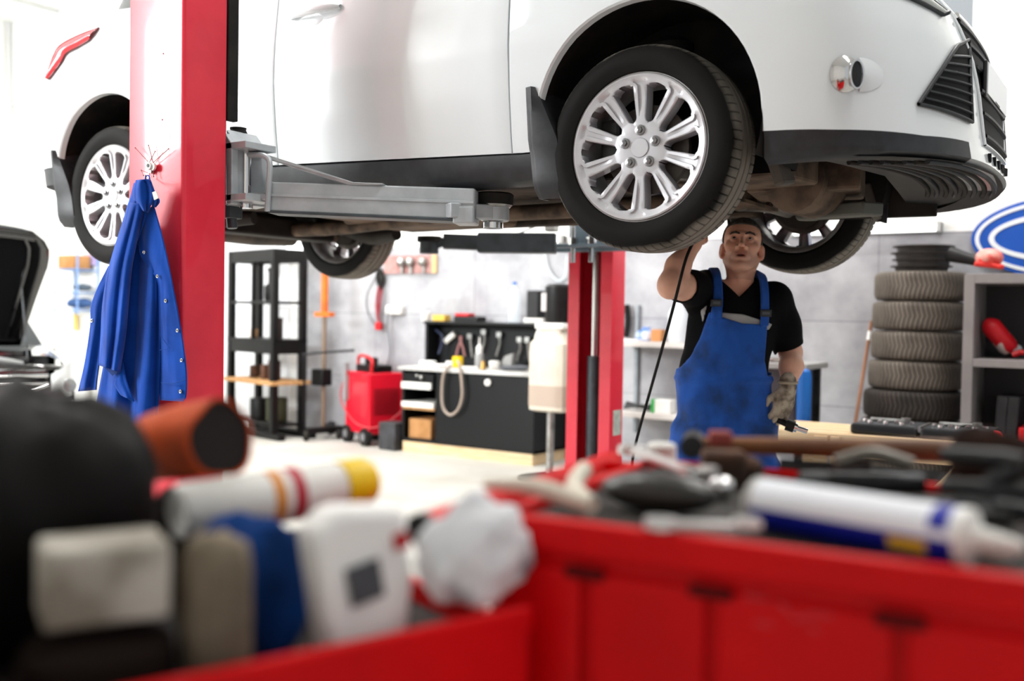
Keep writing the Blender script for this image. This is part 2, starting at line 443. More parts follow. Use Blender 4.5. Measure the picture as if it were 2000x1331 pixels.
# ---- black press frame used as a rack
o = gnd(533, 10.0); L = gnd(443, 10.68); e1 = (L - o); LL = np.linalg.norm(e1); e1 /= LL; e2 = np.array([e1[1], -e1[0], 0]);
if e2 @ (gnd(580, 10.4) - o) < 0: e2 = -e2
DD = 0.40
rack = thing('tool_rack', 'tall black steel frame rack with rounded cut-out side openings beside the red post', 'rack', o + e1 * LL / 2 + e2 * DD / 2)
for a in (0, LL - .07):
    for b_ in (0, DD - .07):
        m = MB(); frame_box(m, o, e1, e2, (a, b_, 0.02), (a + .07, b_ + .07, 1.93)); obj('upright', m, M_black_paint, rack, smooth=0, bevel=.006)
m = MB()
for z0, z1 in ((1.80, 1.93), (1.37, 1.40), (.86, 1.01)):
    frame_box(m, o, e1, e2, (.07, .005, z0), (LL - .07, .035, z1)); frame_box(m, o, e1, e2, (.005, .07, z0), (.035, DD - .07, z1)); frame_box(m, o, e1, e2, (LL - .035, .07, z0), (LL - .005, DD - .07, z1)); frame_box(m, o, e1, e2, (.07, DD - .035, z0), (LL - .07, DD - .005, z1))
frame_box(m, o, e1, e2, (LL * .45, .01, 1.0), (LL * .45 + .04, .05, 1.85))
obj('crossbeam', m, M_black_paint, rack, smooth=0, bevel=.006)
m = MB(); frame_box(m, o, e1, e2, (.0, .0, .98), (LL, DD, 1.01)); obj('shelf', m, M_black_paint, rack, smooth=0)
m = MB(); frame_box(m, o, e1, e2, (-.03, -.03, .545), (LL + .03, DD + .03, .585)); obj('wooden_shelf', m, M_ply, rack, smooth=0, bevel=.004, label='chipboard shelf')
m = MB(); frame_box(m, o, e1, e2, (-.16, -.02, 0), (LL + .16, .06, .06)); frame_box(m, o, e1, e2, (-.16, DD - .06, 0), (LL + .16, DD + .02, .06)); frame_box(m, o, e1, e2, (.0, .06, .12), (LL, DD - .06, .15)); obj('foot', m, M_black_paint, rack, smooth=0, bevel=.006)
def can(name, a, b_, z, r, h, mm, label, cat, group=None, lid=None):
    c = o + e1 * a + e2 * b_ + np.array([0, 0, z])
    m = MB(); m.lathe([(r * .9, 0), (r, .01), (r, h - .012), (r * .93, h)], c, n=20); t = single(name, m, mm, label, cat, group); return t
can('steel_sleeve', .22, .15, .585, .065, .20, mat('can_brown', '5a3d33', .6, .3), 'larger dark brown steel cylinder on the chipboard shelf of the black rack', 'cylinder')
can('steel_sleeve', .42, .15, .585, .04, .15, mat('can_brown2', '6b4a3a', .6, .3), 'slim dark brown steel cylinder on the chipboard shelf of the black rack', 'cylinder')
can('steel_sleeve', .68, .18, .585, .05, .13, M_rust, 'short rusty steel cylinder at the far end of the chipboard shelf', 'cylinder')
can('oil_filter', .16, .14, 1.01, .06, .22, mat('can_dark', '3a2c2a', .6, .2), 'dark brown oil filter standing on the middle shelf of the black rack', 'filter')
can('grease_tin', .66, .16, 1.01, .04, .09, M_ply, 'small tan tin on the middle shelf of the black rack', 'tin')
can('black_bucket', .6, .2, .15, .10, .22, M_black_plastic, 'black bucket under the chipboard shelf of the black rack', 'bucket')
can('green_drum', .25, .2, .15, .11, .25, mat('olive', '34361f', .6), 'dark olive drum on the bottom of the black rack', 'drum')
jk = thing('bottle_jack', 'black bottle jack hanging in the upper opening of the black rack', 'jack', o + e1 * .25 + e2 * .12 + np.array([0, 0, 1.40]))
c = o + e1 * .25 + e2 * .12 + np.array([0, 0, 1.40])
m = MB(); m.lathe([(.06, 0), (.07, .02), (.07, .15), (.05, .17), (.03, .18), (.03, .30), (.04, .31), (.04, .34)], c, n=16); obj('cylinder', m, M_black_paint, jk)
m = MB(); m.tube([c + [0, 0, .05], c + e1 * .1 + [0, 0, .16]], .014); obj('pump_socket', m, M_black_paint, jk)

# ---- oil-drain trolley with an orange pole
b0 = gnd(633, 10.15)
tr = thing('lifting_trolley', 'wheeled trolley with orange-topped pole and bent black handle beside the red welder', 'trolley', b0)
m = MB(); m.cyl(b0 + [0, 0, .12], b0 + [0, 0, 1.28], .022); obj('pole', m, mat('bronze_pole', '8a7664', .45, .5), tr)
m = MB(); m.cyl(b0 + [0, 0, 1.28], b0 + [0, 0, 1.78], .036); m.box(b0 + [0, 0, 1.27], (.2, .09, .045)); obj('orange_sleeve', m, M_orange, tr, bevel=.004, label='orange painted top section')
m = MB(); m.box(b0 + np.array([0, -.03, .63]), (.16, .14, .17)); obj('gearbox', m, M_black_paint, tr, bevel=.01)
m = MB(); q0 = gnd(600, 9.95, .1); q1 = gnd(672, 10.2, .1); m.bar(q0, q1, .07, .06); m.bar(b0 + [0, 0, .1], gnd(650, 10.6, .1), .06, .06); obj('base', m, M_black_paint, tr, bevel=.006)
for q in (q0, gnd(664, 10.15, .1), gnd(648, 10.55, .1)):
    m = MB(); w = np.array([.83, .55, 0]); m.cyl(q + [0, 0, -.045] - w * .02, q + [0, 0, -.045] + w * .02, .055, n=16); obj('caster_wheel', m, M_black_rubber, tr)
m = MB(); h0 = gnd(597, 9.95, .12); h1 = gnd(595, 9.95, .80); h2 = gnd(600, 9.95, .87); h3 = gnd(692, 9.85, .92)
m.tube([h0, h1, h2, h3], .013, smooth=4); obj('handle', m, M_black_paint, tr)

# ---- red welding machine
c = gnd(722, 9.6); eL = gnd(676, 10.0) - c; wl = np.linalg.norm(eL); eL /= wl; eR = np.array([eL[1], -eL[0], 0]); eR = eR if eR @ (gnd(770, 9.9) - c) > 0 else -eR
wr = .37
wd = thing('welding_machine', 'red welding machine on black wheels with hoses beside the black workbench', 'welder', c + eL * wl / 2 + eR * wr / 2)
M_red_gloss = mat('red_gloss', 'd8182e', .25, coat=.3)
m = MB(); frame_box(m, c, eL, eR, (0, 0, .11), (wl, wr, .71)); obj('cabinet', m, M_red_gloss, wd, smooth=0, bevel=.012)
m = MB(); frame_box(m, c, eL, eR, (-.004, wr * .12, .30), (0, wr * .88, .56))
for k in range(11): frame_box(m, c, eL, eR, (-.009, wr * .15, .31 + k * .022), (0, wr * .85, .32 + k * .022))
obj('vent_louvres', m, mat('red_dark', 'a01020', .4), wd, smooth=0)
m = MB(); frame_box(m, c, eL, eR, (.06, .06, .71), (wl - .1, wr - .08, .78)); frame_box(m, c, eL, eR, (.0, .08, .75), (wl * .5, .1, .86)); obj('control_panel', m, M_black_plastic, wd, smooth=0, bevel=.01)
m = MB(); m.tube([c + eL * .05 + eR * .05 + [0, 0, .72], c + eL * .05 + eR * .05 + [0, 0, .84], c + eL * (wl - .1) + eR * .1 + [0, 0, .86], c + eL * (wl - .08) + eR * .1 + [0, 0, .72]], .016, smooth=4); obj('grip', m, M_red_plastic, wd)
m = MB(); frame_box(m, c, eL, eR, (wl - .08, .0, .42), (wl - .01, -.05, .80)); obj('torch_holder', m, mat('grey_plastic', '8e8e90', .5), wd, smooth=0, bevel=.008)
for a, b_ in ((.06, .02), (wl - .06, .02), (.06, wr - .05), (wl - .06, wr - .05)):
    q = c + eL * a + eR * b_; m = MB(); m.cyl(q - eR * .05 + [0, 0, .085], q + eR * .01 + [0, 0, .085], .085, n=24); w_ = obj('wheel', m, M_black_rubber, wd)
    m = MB(); m.cyl(q - eR * .055 + [0, 0, .085], q - eR * .05 + [0, 0, .085], .04, n=16); obj('hub', m, mat('hub_grey', '77777a', .5), w_)
m = MB(); m.tube([c + eL * .4 - eR * .02 + [0, 0, .72], c + eL * .48 - eR * .06 + [0, 0, .5], c + eL * .42 - eR * .05 + [0, 0, .34], c + eL * .1 - eR * .05 + [0, 0, .2], c - eL * .06 + eR * .1 + [0, 0, .2], c - eL * .04 + eR * .38 + [0, 0, .38], c + eL * .1 + eR * .4 + [0, 0, .55]], .008, smooth=6, n=6); obj('hose', m, mat('hose_red', 'b8323c', .5), wd)

# ---- small dark box beside the bench
q = gnd(772, 9.45); m = MB(); m.box(q + [0, 0, .13], (.22, .2, .26), rotz(-.1)); single('battery_box', m, mat('battery_dark', '3b3b3f', .5, col2='2a2a2c', nscale=9), 'dark grey battery box on the floor between welder and workbench', 'box', bevel=.01)

# ---- wall bits between rack and bench
pb = thing('hook_board', 'pink-brown wall board with metal hooks and gauges behind the rear wheel', 'board', onY(802, 500, WALL_Y - .03))
a = onY(752, 515, WALL_Y - .02); b_ = onY(846, 486, WALL_Y - .02)
m = MB(); m.box2((a[0], WALL_Y - .035, 1.70), (b_[0], WALL_Y - .012, 1.88)); obj('board', m, mat('board_pink', 'b58a85', .7, col2='9c6f6a', nscale=12), pb, smooth=0)
m = MB(); m.box2((b_[0], WALL_Y - .038, 1.70), (b_[0] + .05, WALL_Y - .012, 1.88)); obj('end_strip', m, mat('board_yellow', 'd8b27c', .6), pb, smooth=0)
for px in (783, 800, 825):
    q = onY(px, 498, WALL_Y - .07); m = MB(); m.sphere((q[0], WALL_Y - .07, 1.81), (.05, .04, .05)); m.cyl((q[0], WALL_Y - .05, 1.8), (q[0], WALL_Y - .05, 1.70), .016, n=8); obj('hook', m, M_steel, pb)
jc = thing('jumper_cable', 'red and black jumper cable coil hanging on the tiled wall', 'cable', onY(741, 580, WALL_Y - .05))
def onwall(px, py, off=.05): return onY(px, py, WALL_Y - off)
m = MB(); m.tube([onwall(737, 524), onwall(746, 535), onwall(744, 560), onwall(738, 548), onwall(739, 530), onwall(748, 545), onwall(741, 566)], .02, smooth=5, n=8); obj('black_lead', m, M_black_rubber, jc)
m = MB(); m.tube([onwall(741, 560, .06), onwall(736, 595, .06), onwall(740, 630, .06), onwall(740, 640, .06)], .016, smooth=5, n=8); m.tube([onwall(746, 566, .07), onwall(741, 600, .07), onwall(738, 620, .07)], .012, smooth=5, n=8); obj('red_lead', m, mat('cable_red', '8e2230', .5), jc)
m = MB(); m.box(onwall(740, 638, .08), (.07, .05, .08)); obj('clamp', m, M_red_plastic, jc, bevel=.01)
m = MB(); m.tube([onwall(734, 540, .03), onwall(716, 575, .03), onwall(718, 610, .03), onwall(738, 645, .03)], .006, smooth=6, n=6); obj('lead_wire', m, mat('cable_grey', '77797c', .6), jc)
so = thing('wall_socket', 'white double wall socket with a hanging grey lead beside the bench', 'socket', onwall(772, 607))
m = MB(); m.box(onwall(772, 606, .05), (.20, .08, .09)); obj('socket_plate', m, M_white_plastic, so, bevel=.012)
m = MB(); m.tube([onwall(758, 608, .09), onwall(757, 640, .07), onwall(762, 680, .06), onwall(757, 712, .05), onwall(750, 728, .05)], .009, smooth=6, n=6); obj('lead', m, mat('cable_grey', '77797c', .6), so)

# ---- black workbench
BX0, BX1, BF, BB = -4.62, -3.14, 3.58, 4.16
bench = thing('workbench', 'black steel workbench with back panel, open drawers and pine plinth', 'workbench', ((BX0 + BX1) / 2, (BF + BB) / 2, 0))
m = MB(); m.box2((BX0 + .02, BF + .02, 0.0), (BX1 - .02, BB, .10)); obj('plinth', m, M_wood, bench, smooth=0, label='pine plinth')
SP = BX0 + .40
m = MB(); m.box2((BX0, BF + .02, .10), (BX0 + .03, BB, .77)); m.box2((SP, BF + .02, .10), (SP + .03, BB, .77)); m.box2((BX1 - .03, BF + .02, .10), (BX1, BB, .77)); m.box2((BX0, BB - .03, .10), (BX1, BB, .77)); m.box2((BX0, BF + .02, .10), (BX1, BB, .13))
obj('carcass', m, M_black_paint, bench, smooth=0, bevel=.004)
m = MB(); m.box2((SP + .03, BF, .12), (BX1, BF + .022, .76)); d_ = obj('door', m, mat('door_black', '0a0b0d', .4, spec=.3), bench, smooth=0, bevel=.004)
m = MB(); q = onY(953, 738, BF - .02); m.lathe([(.012, 0), (.03, .012), (.03, .03), (.0, .034)], (q[0], BF, .70), axis=(0, -1, 0), n=16); obj('knob', m, M_white_plastic, d_, label='white knob')
for z0, z1 in ((.60, .74), ):
    m = MB(); m.box2((BX0 + .035, BF - .01, z0), (SP - .005, BF + .45, z1)); d_ = obj('drawer', m, M_black_paint, bench, smooth=0, bevel=.004)
    m = MB(); m.box2((BX0 + .035, BF - .035, z0), (SP - .02, BF - .01, z0 + .06)); obj('drawer_rail', m, M_white_plastic, d_, smooth=0, bevel=.004, label='white front rail')
    m = MB(); m.sphere((SP - .13, BF - .03, z1 - .03), .02); m.sphere((SP - .18, BF - .03, z1 - .015), .015); obj('drawer_knob', m, M_steel, d_)
m = MB(); m.box2((BX0 + .03, BF, .405), (SP, BB - .03, .43)); m.m = 1; m.box2((BX0 + .03, BF - .02, .43), (SP, BF + .4, .475)); obj('shelf', m, [M_ply, M_white_plastic], bench, smooth=0)
m = MB(); m.box2((BX0 - .015, BF - .03, .77), (BX1 + .015, BB, .80)); obj('worktop', m, mat('worktop_grey', 'c9c9c6', .5, col2='a8a6a2', nscale=5), bench, smooth=0, bevel=.004)
m = MB(); m.box2((BX0, BB - .05, .80), (BX1, BB - .02, 1.20)); m.box2((BX0, BB - .22, .80), (BX0 + .03, BB - .02, 1.20)); obj('back_panel', m, mat('panel_black', '0b0c0f', .5, spec=.3), bench, smooth=0)
m = MB(); m.box2((BX0 - .01, BB - .24, 1.20), (BX1 + .01, BB, 1.225)); obj('top_ledge', m, M_black_paint, bench, smooth=0, bevel=.004)
m = MB(); m.tube([onY(880, 714, BF - .06), onY(866, 735, BF - .06), onY(864, 790, BF - .06), onY(878, 811, BF - .06), onY(895, 800, BF - .06), onY(903, 770, BF - .06), onY(899, 722, BF - .055), onY(896, 710, BF - .04), onY(893, 706, BF + .06)], .013, smooth=6, n=8)
single('drain_hose', m, mat('hose_beige', '9a8c80', .5), 'beige rubber hose looping over the workbench front edge', 'hose')
# cardboard box in the bench
q = onY(830, 868, BF + .2); m = MB(); m.box2((BX0 + .06, BF + .06, .13), (BX0 + .32, BF + .36, .31)); single('cardboard_box', m, M_card, 'tan cardboard box at the bottom of the open workbench bay', 'box', smooth=0, bevel=.004)
WT = .80
def on_bench(px, dy): # point on the worktop, dy behind the front edge
    q = onY(px, 700, BF + dy); return np.array([q[0], BF + dy, WT])
def small_lathe(name, c, prof, mm, label, cat, group=None, n=18):
    m = MB(); m.lathe(prof, c, n=n); return single(name, m, mm, label, cat, group)
small_lathe('yellow_can', on_bench(894, .25), [(.045, 0), (.05, .01), (.05, .095), (.04, .10)], M_yellow, 'small yellow can on the workbench top', 'can')
sb = thing('spray_bottle', 'grey spray bottle with white nozzle on the workbench', 'bottle', on_bench(936, .3)); q = on_bench(936, .3)
m = MB(); m.lathe([(.035, 0), (.04, .01), (.04, .13), (.015, .16)], q, n=16); obj('body', m, mat('bottle_grey', '9d9d9d', .4), sb)
m = MB(); m.lathe([(.03, .14), (.03, .19), (.008, .22), (.004, .29)], q, n=12); obj('nozzle', m, M_white_plastic, sb)
small_lathe('white_cup', on_bench(966, .25), [(.03, 0), (.045, .005), (.05, .07), (.045, .075)], M_white_plastic, 'white cup beside the spray bottle on the workbench', 'cup')
small_lathe('brass_fitting', on_bench(944, .10), [(.02, 0), (.028, .01), (.02, .05), (.015, .08)], mat('brass', 'b08a4a', .35, .8), 'brass fitting on the workbench in front of the spray bottle', 'fitting')
m = MB(); q = on_bench(985, .3); m.prism([q + [-.07, 0, 0], q + [.07, 0, 0], q + [.09, 0, .15], q + [.0, 0, .12]], (0, .05, 0)); single('tool_bracket', m, mat('bracket_grey', '8b8a88', .5), 'grey angled bracket standing on the workbench', 'bracket', bevel=.004)
for px, dy, s, lab in ((862, .12, (.14, .12, .03), 'flat white rag on the workbench beside the yellow can'), (836, .20, (.14, .1, .05), 'white carton at the drawer end of the workbench top'), (915, .12, (.16, .09, .02), 'folded white paper at the front of the workbench'), (882, .40, (.10, .1, .045), 'small white tub behind the yellow can')):
    m = MB(); m.box(on_bench(px, dy) + [0, 0, s[2] / 2], s, rotz(px)); single('white_package', m, M_paper, lab, 'package', bevel=.008)
m = MB(); q = on_bench(1005, .18)
for k in range(3): m.tube([q + [(.11 + .02 * k) * math.cos(a), (.08 + .01 * k) * math.sin(a), .012 + .012 * k] for a in np.linspace(0, 6.1, 18)], .009, n=6)
single('coiled_cable', m, mat('cable_dark', '54565c', .5), 'dark grey coil of cable on the end of the workbench top', 'cable')
# tools hanging on the back panel
hang = [(880, 640, 'white_torch', 'white stubby torch clipped slantwise to the bench back panel', 'w'), (900, 650, 'pliers', 'pliers with pinkish handles hanging on the bench back panel', 'p'), (918, 648, 'hanging_wrench', 'steel wrench hanging on the bench back panel beside the pliers', 's'), (975, 645, 'snips', 'steel snips hanging above the grey bracket', 's'), (1015, 655, 'calliper', 'grey calliper hanging at the end of the bench back panel', 's'), (1030, 655, 'wire_hook', 'bent steel hook tool at the end of the bench back panel', 's'), (945, 640, 'screwdriver', 'short steel screwdriver on the bench back panel', 's')]
for px, py, nm, lab, k in hang:
    q = onY(px, py + 22, BB - .09); m = MB()
    if k == 'w': m.cyl(q + [-.06, 0, -.03], q + [.05, 0, .05], .028, n=12); mm = M_white_plastic
    elif k == 'p':
        m.tube([q + [-.05, 0, -.12], q + [-.03, 0, -.04], q + [0, 0, .02], q + [.01, 0, .07]], .012, n=8); m.tube([q + [.05, 0, -.12], q + [.03, 0, -.04], q + [0, 0, .02], q + [-.01, 0, .07]], .012, n=8); mm = mat('grip_pink', '9c6a68', .5)
    else:
        m.tube([q + [0, 0, .08], q + [.01, 0, -.02], q + [.03 - .06 * (px % 2), 0, -.14]], .011, n=8); m.box(q + [0, 0, .06], (.05, .03, .05)); mm = M_steel
    single(nm, m, mm, lab, 'tool')
m = MB(); m.tube([onY(850, 644, BB - .12), onY(864, 658, BB - .14), onY(860, 682, BB - .14), onY(856, 692, BB - .16)], .01, smooth=5, n=6); single('hanging_cable', m, mat('cable_navy', '2a3350', .5), 'dark blue cable hanging down the bench back panel', 'cable')
# on the ledge
LZ = 1.225
def on_ledge(px): q = onY(px, 625, BB - .12); return np.array([q[0], BB - .12, LZ])
m = MB(); m.box(on_ledge(862) + [0, 0, .03], (.15, .1, .06)); single('yellow_box', m, mat('box_yellow', 'd9b24a', .6), 'small yellow box on the ledge of the workbench', 'box', bevel=.005)
m = MB(); m.box(on_ledge(918) + [0, 0, .025], (.28, .14, .05)); m.m = 1; m.box(on_ledge(908) + [0, 0, .065], (.16, .11, .03)); single('tool_case', m, [M_black_plastic, M_red_plastic], 'flat black case with red lid on the workbench ledge', 'case', bevel=.006)
small_lathe('clear_cup', on_ledge(832), [(.04, 0), (.045, .01), (.045, .08), (.03, .09)], M_white_plastic, 'white jar at the drawer end of the workbench ledge', 'jar')
q = on_ledge(1004); wb = thing('water_bottle', 'tall clear plastic water bottle on the workbench ledge', 'bottle', q)
m = MB(); m.lathe([(.05, 0), (.058, .02), (.055, .10), (.058, .2), (.052, .26), (.02, .33), (.018, .35)], q, n=18); obj('body', m, mat('pet_plastic', 'e8f2f8', .08, alpha=.35, trans=.0), wb)
m = MB(); m.lathe([(.02, .35), (.02, .375), (.0, .376)], q, n=12); obj('cap', m, M_blue_plastic, wb)
m = MB(); m.box(on_ledge(1047) + [0, 0, .17], (.12, .14, .25)); m.m = 1; m.box(on_ledge(1050) + [0, 0, .022], (.2, .16, .045)); single('loudspeaker', m, [M_black_plastic, M_white_plastic], 'small black box speaker on a white base at the end of the ledge', 'speaker', bevel=.006)

# ---- oil drainer: white tank on a pole with black canister above
d0 = gnd(1078, 7.75); dn = thing('oil_drainer', 'translucent white oil drain tank on a thin pole beside the far lift post', 'oil drainer', d0)
zt = lambda py, d=7.75: CAM[2] + (_F[2] - (py - H_PX / 2) / FPX * _U[2] + .0) * d
m = MB(); m.cyl(d0 + [0, 0, .05], d0 + [0, 0, .56], .03); obj('pole', m, M_steel, dn)
m = MB(); m.lathe([(.25, 0), (.25, .03), (.06, .06)], d0, n=24); obj('base', m, M_dark_steel, dn)
m = MB()
def sq(r, h, a, k): return r / (np.abs(np.cos(a)) ** 6 + np.abs(np.sin(a)) ** 6) ** (1 / 6)
m.lathe([(.13, .555), (.165, .57), (.168, .68), (.168, 1.02), (.165, 1.08), (.11, 1.15), (.10, 1.20)], d0 + [.04, 0, 0], n=32, fn=sq); obj('tank', m, mat('tank_white', 'd2cabb', .35, col2='c6bdac', nscale=4), dn, label='translucent white tank')
m = MB(); m.lathe([(.1695, .60), (.1695, .76)], d0 + [.04, 0, 0], n=32, fn=sq); obj('oil_level', m, mat('oil_band', 'b09f90', .35), dn, label='murky oil showing through the tank')
m = MB(); m.box(d0 + [.04, 0, 1.215], (.26, .24, .05)); m.tube([d0 + [-.08, -.02, 1.2], d0 + [-.12, -.02, 1.14], d0 + [-.13, -.02, 1.05]], .02, smooth=4); obj('tank_lid', m, M_white_plastic, dn, bevel=.015)
m = MB(); m.lathe([(.105, 1.24), (.11, 1.25), (.11, 1.52), (.09, 1.54)], d0 + [.06, .0, 0], n=24); obj('canister', m, M_black_plastic, dn, label='black canister')
m = MB(); m.box(d0 + [-.02, -.085, 1.40], (.05, .02, .14), rotz(.5)); obj('sticker', m, M_paper, dn)
m = MB(); m.tube([onwall(1062, 470), onwall(1068, 520), onwall(1088, 548), onwall(1104, 540), onwall(1108, 500)], .01, smooth=6, n=6); single('wall_cable', m, mat('cable_pale', 'c4ced2', .6), 'pale cable loop hanging on the wall under the light', 'cable')

# ---- wall shelf behind the man
sh0 = onY(1196, 670, 3.85)[0]; sh1 = onY(1345, 670, 3.85)[0]
ws = thing('wall_shelf', 'pale two-board wall shelf between the far lift post and the man', 'shelf', ((sh0 + sh1) / 2, 4.0, .4))
M_board = mat('board_grey', 'cfcac6', .5)
for z in (1.05, .46):
    m = MB(); m.box2((sh0, 3.83, z), (sh1, WALL_Y - .013, z + .045)); obj('board', m, M_board, ws, smooth=0, bevel=.004)
m = MB()
for x in (sh0 + .06, sh1 - .06): m.box2((x, WALL_Y - .05, .3), (x + .03, WALL_Y - .013, 1.4))
obj('upright', m, M_grey_paint, ws, smooth=0)
def on_shelf(px, z, y=3.98): q = onY(px, 640, y); return np.array([q[0], y, z])
m = MB(); m.lathe([(.09, 0), (.095, .02), (.09, .07), (.04, .10), (.035, .12)], on_shelf(1263, 1.095, 4.06), n=14); single('blue_jar', m, mat('jar_blue', '4f77b8', .4, col2='e0e4ea', nscale=14), 'blue and white jar on the upper wall shelf', 'jar')
m = MB(); m.box(on_shelf(1286, 1.095) + [0, 0, .05], (.09, .1, .10)); single('orange_carton', m, mat('carton_orange', 'c88a54', .6), 'orange-brown carton on the upper wall shelf beside the man', 'box', bevel=.004)
q = on_shelf(1324, 1.095); m = MB(); m.lathe([(.07, 0), (.08, .02), (.08, .24), (.04, .31), (.03, .36)], q, n=16); single('milky_bottle', m, mat('milky', 'e4eaf0', .25), 'tall milky white bottle on the upper wall shelf', 'bottle')
m = MB(); m.box(on_shelf(1240, 1.095) + [0, -.07, .006], (.16, .12, .012)); single('paper_sheet', m, M_paper, 'white paper sheet lying on the upper wall shelf', 'paper')
m = MB(); m.box(on_shelf(1303, .505) + [0, -.03, .055], (.16, .12, .11)); m.m = 1; m.box(on_shelf(1287, .505) + [-.0, -.035, .055], (.03, .125, .112)); single('green_white_box', m, [M_paper, mat('green', '2fa64a', .5)], 'white box with green end on the lower wall shelf', 'box', bevel=.003)
m = MB(); q = on_shelf(1247, .505, 3.95)
for k in range(3): m.tube([q + [-.12, .02 * k, .02 + .02 * k], q + [0, .03 * k, .04], q + [.12, .01 * k, .02 + .015 * k]], .014, smooth=3, n=6)
single('metal_rods', m, M_dark_steel, 'small heap of dark metal rods on the lower wall shelf', 'rods')
m = MB(); q = on_shelf(1223, 1.26, 4.14); m.tube([q + [0, 0, -.14], q + [.015, 0, 0], q + [.0, 0, .14]], .028, n=8, smooth=3); single('black_handset', m, M_black_plastic, 'black curved handset on the tiled wall beside the far lift post', 'handset')

# ---- grey cabinet and blue canister behind the man
cb = thing('side_table', 'grey-topped dark side table behind the man', 'table', onZ(1530, 830, .4))
q = gnd(1525, 6.9); 
m = MB(); m.box(q + [0, 0, .985], (.52, .5, .04)); obj('table_top', m, mat('table_top_grey', '9b9a99', .5), cb, bevel=.006)
m = MB(); m.box(q + [-.03, .02, .72], (.40, .42, .49)); obj('cabinet_body', m, mat('cab_dark', '3c383e', .5), cb, bevel=.006)
for sx in (-1, 1):
    for sy in (-1, 1):
        m = MB(); m.box(q + [sx * .20, sy * .2, .48], (.04, .04, .965)); obj('leg', m, M_dark_steel, cb)
m = MB(); m.box(q + [-.02, -.05, 1.02], (.3, .2, .03)); single('steel_tray', m, M_steel, 'shallow steel tray on the grey side table behind the man', 'tray', bevel=.006)
q = gnd(1573, 6.3); m = MB(); m.lathe([(.0, .585), (.025, .59), (.042, .63), (.045, .70), (.045, .93), (.038, .97), (.02, .985), (.0, .986)], q, n=20); bcn = thing('blue_canister', 'blue canister on a thin dark stand beside the gloved hand', 'canister', q); obj('canister_body', m, mat('canister_blue', '1464b8', .3), bcn); m = MB(); m.cyl(q + [0, 0, .02], q + [0, 0, .59], .012); m.lathe([(.1, 0), (.1, .015), (.02, .03)], q, n=20); obj('stand', m, M_dark_steel, bcn)

# ---- far left: wire rack, items, table
rk = thing('wire_rack', 'blue wire wall rack on the white wall behind the black car', 'rack', onwall(140, 560, .2))
M_wire = mat('wire_blue', '6f8fc0', .5)
xa = onwall(122, 560, .2)[0]; xb = onwall(168, 560, .2)[0]; zs = [onwall(140, y, .2)[2] for y in (497, 528, 572, 606)]
m = MB()
for x in (xa, xb):
    for y in (WALL_Y - .03, WALL_Y - .32): m.cyl((x, y, zs[3] - .05), (x, y, zs[0]), .014, n=6)
obj('upright', m, M_wire, rk)
for z in zs[1:]:
    m = MB()
    for k in range(8): m.cyl((xa + (xb - xa) * k / 7, WALL_Y - .03, z), (xa + (xb - xa) * k / 7, WALL_Y - .32, z), .008, n=6)
    for y in (WALL_Y - .03, WALL_Y - .32): m.cyl((xa, y, z), (xb, y, z), .012, n=6)
    obj('wire_shelf', m, M_wire, rk)
m = MB(); m.box(((xa * .3 + xb * .7) , WALL_Y - .03, zs[0] - .06), (.3, .02, .16)); obj('header_sign', m, mat('sign_blue', '6d83c4', .5, col2='e0b0b8', nscale=9), rk)
m = MB(); m.box((xa + (xb - xa) * .42, WALL_Y - .175, zs[1] + .102), ((xb - xa) * .68, .24, .17)); single('brown_carton', m, M_card, 'brown carton on the top wire shelf of the blue rack', 'box', bevel=.006)
def lump(name, c, r, mm, label, cat, group=None, amp=.25, f=3.0, seed=0, n=24, flat=None, R=None, boxy=1.0):
    m = MB(); m.sphere((0, 0, 0), 1.0, n, n // 2); v = m.v[0]; rg = np.random.default_rng(seed); d = np.zeros(len(v))
    for k in range(7):
        w = rg.normal(size=3) * f; d += np.sin(v @ w + rg.uniform(0, 6.28)) / 3.2
    for k in range(5):
        w = rg.normal(size=3) * f * 2.4; d += (1 - np.abs(np.sin(v @ w + rg.uniform(0, 6.28)))) * .30 - .10
    v = np.sign(v) * np.abs(v) ** boxy; v = v * (1 + amp * d)[:, None] * np.asarray(r, float)
    if R is not None: v = v @ np.asarray(R).T
    if flat is not None: v[:, 2] = np.maximum(v[:, 2], -flat)
    m.v[0] = v + np.asarray(c, float)
    return single(name, m, mm, label, cat, group, smooth=180)
lump('work_hat', (xb - .15, WALL_Y - .18, zs[3] + .088), (.18, .12, .07), mat('cloth_navy', '33507e', .8), 'dark blue hat on the lowest shelf of the wire rack', 'hat', seed=2, amp=.15)
lump('grey_glove', (xb - .1, WALL_Y - .18, zs[2] + .068), (.14, .1, .045), mat('cloth_grey', '4e5a66', .8), 'dark grey glove on the middle wire shelf', 'glove', seed=3, amp=.2)
m = MB(); q = onwall(148, 630, .06); m.box(q, (.06, .03, .22)); single('yellow_brush', m, mat('brush_yellow', 'e0c060', .6), 'yellow brush hanging under the blue wire rack', 'brush')
tb = thing('white_table', 'white work table against the far white wall behind the jacket', 'table', onwall(160, 760, .6))
x0, x1 = onwall(122, 690, .5)[0], onwall(300, 690, .5)[0]
m = MB(); m.box2((x0, WALL_Y - .75, .80), (x1, WALL_Y - .1, .86)); obj('table_top', m, M_white_plastic, tb, bevel=.006)
for x in (x0 + .08, x1 - .08):
    for y in (WALL_Y - .68, WALL_Y - .18):
        m = MB(); m.box2((x - .03, y - .03, 0), (x + .03, y + .03, .80)); obj('leg', m, M_white_plastic, tb)

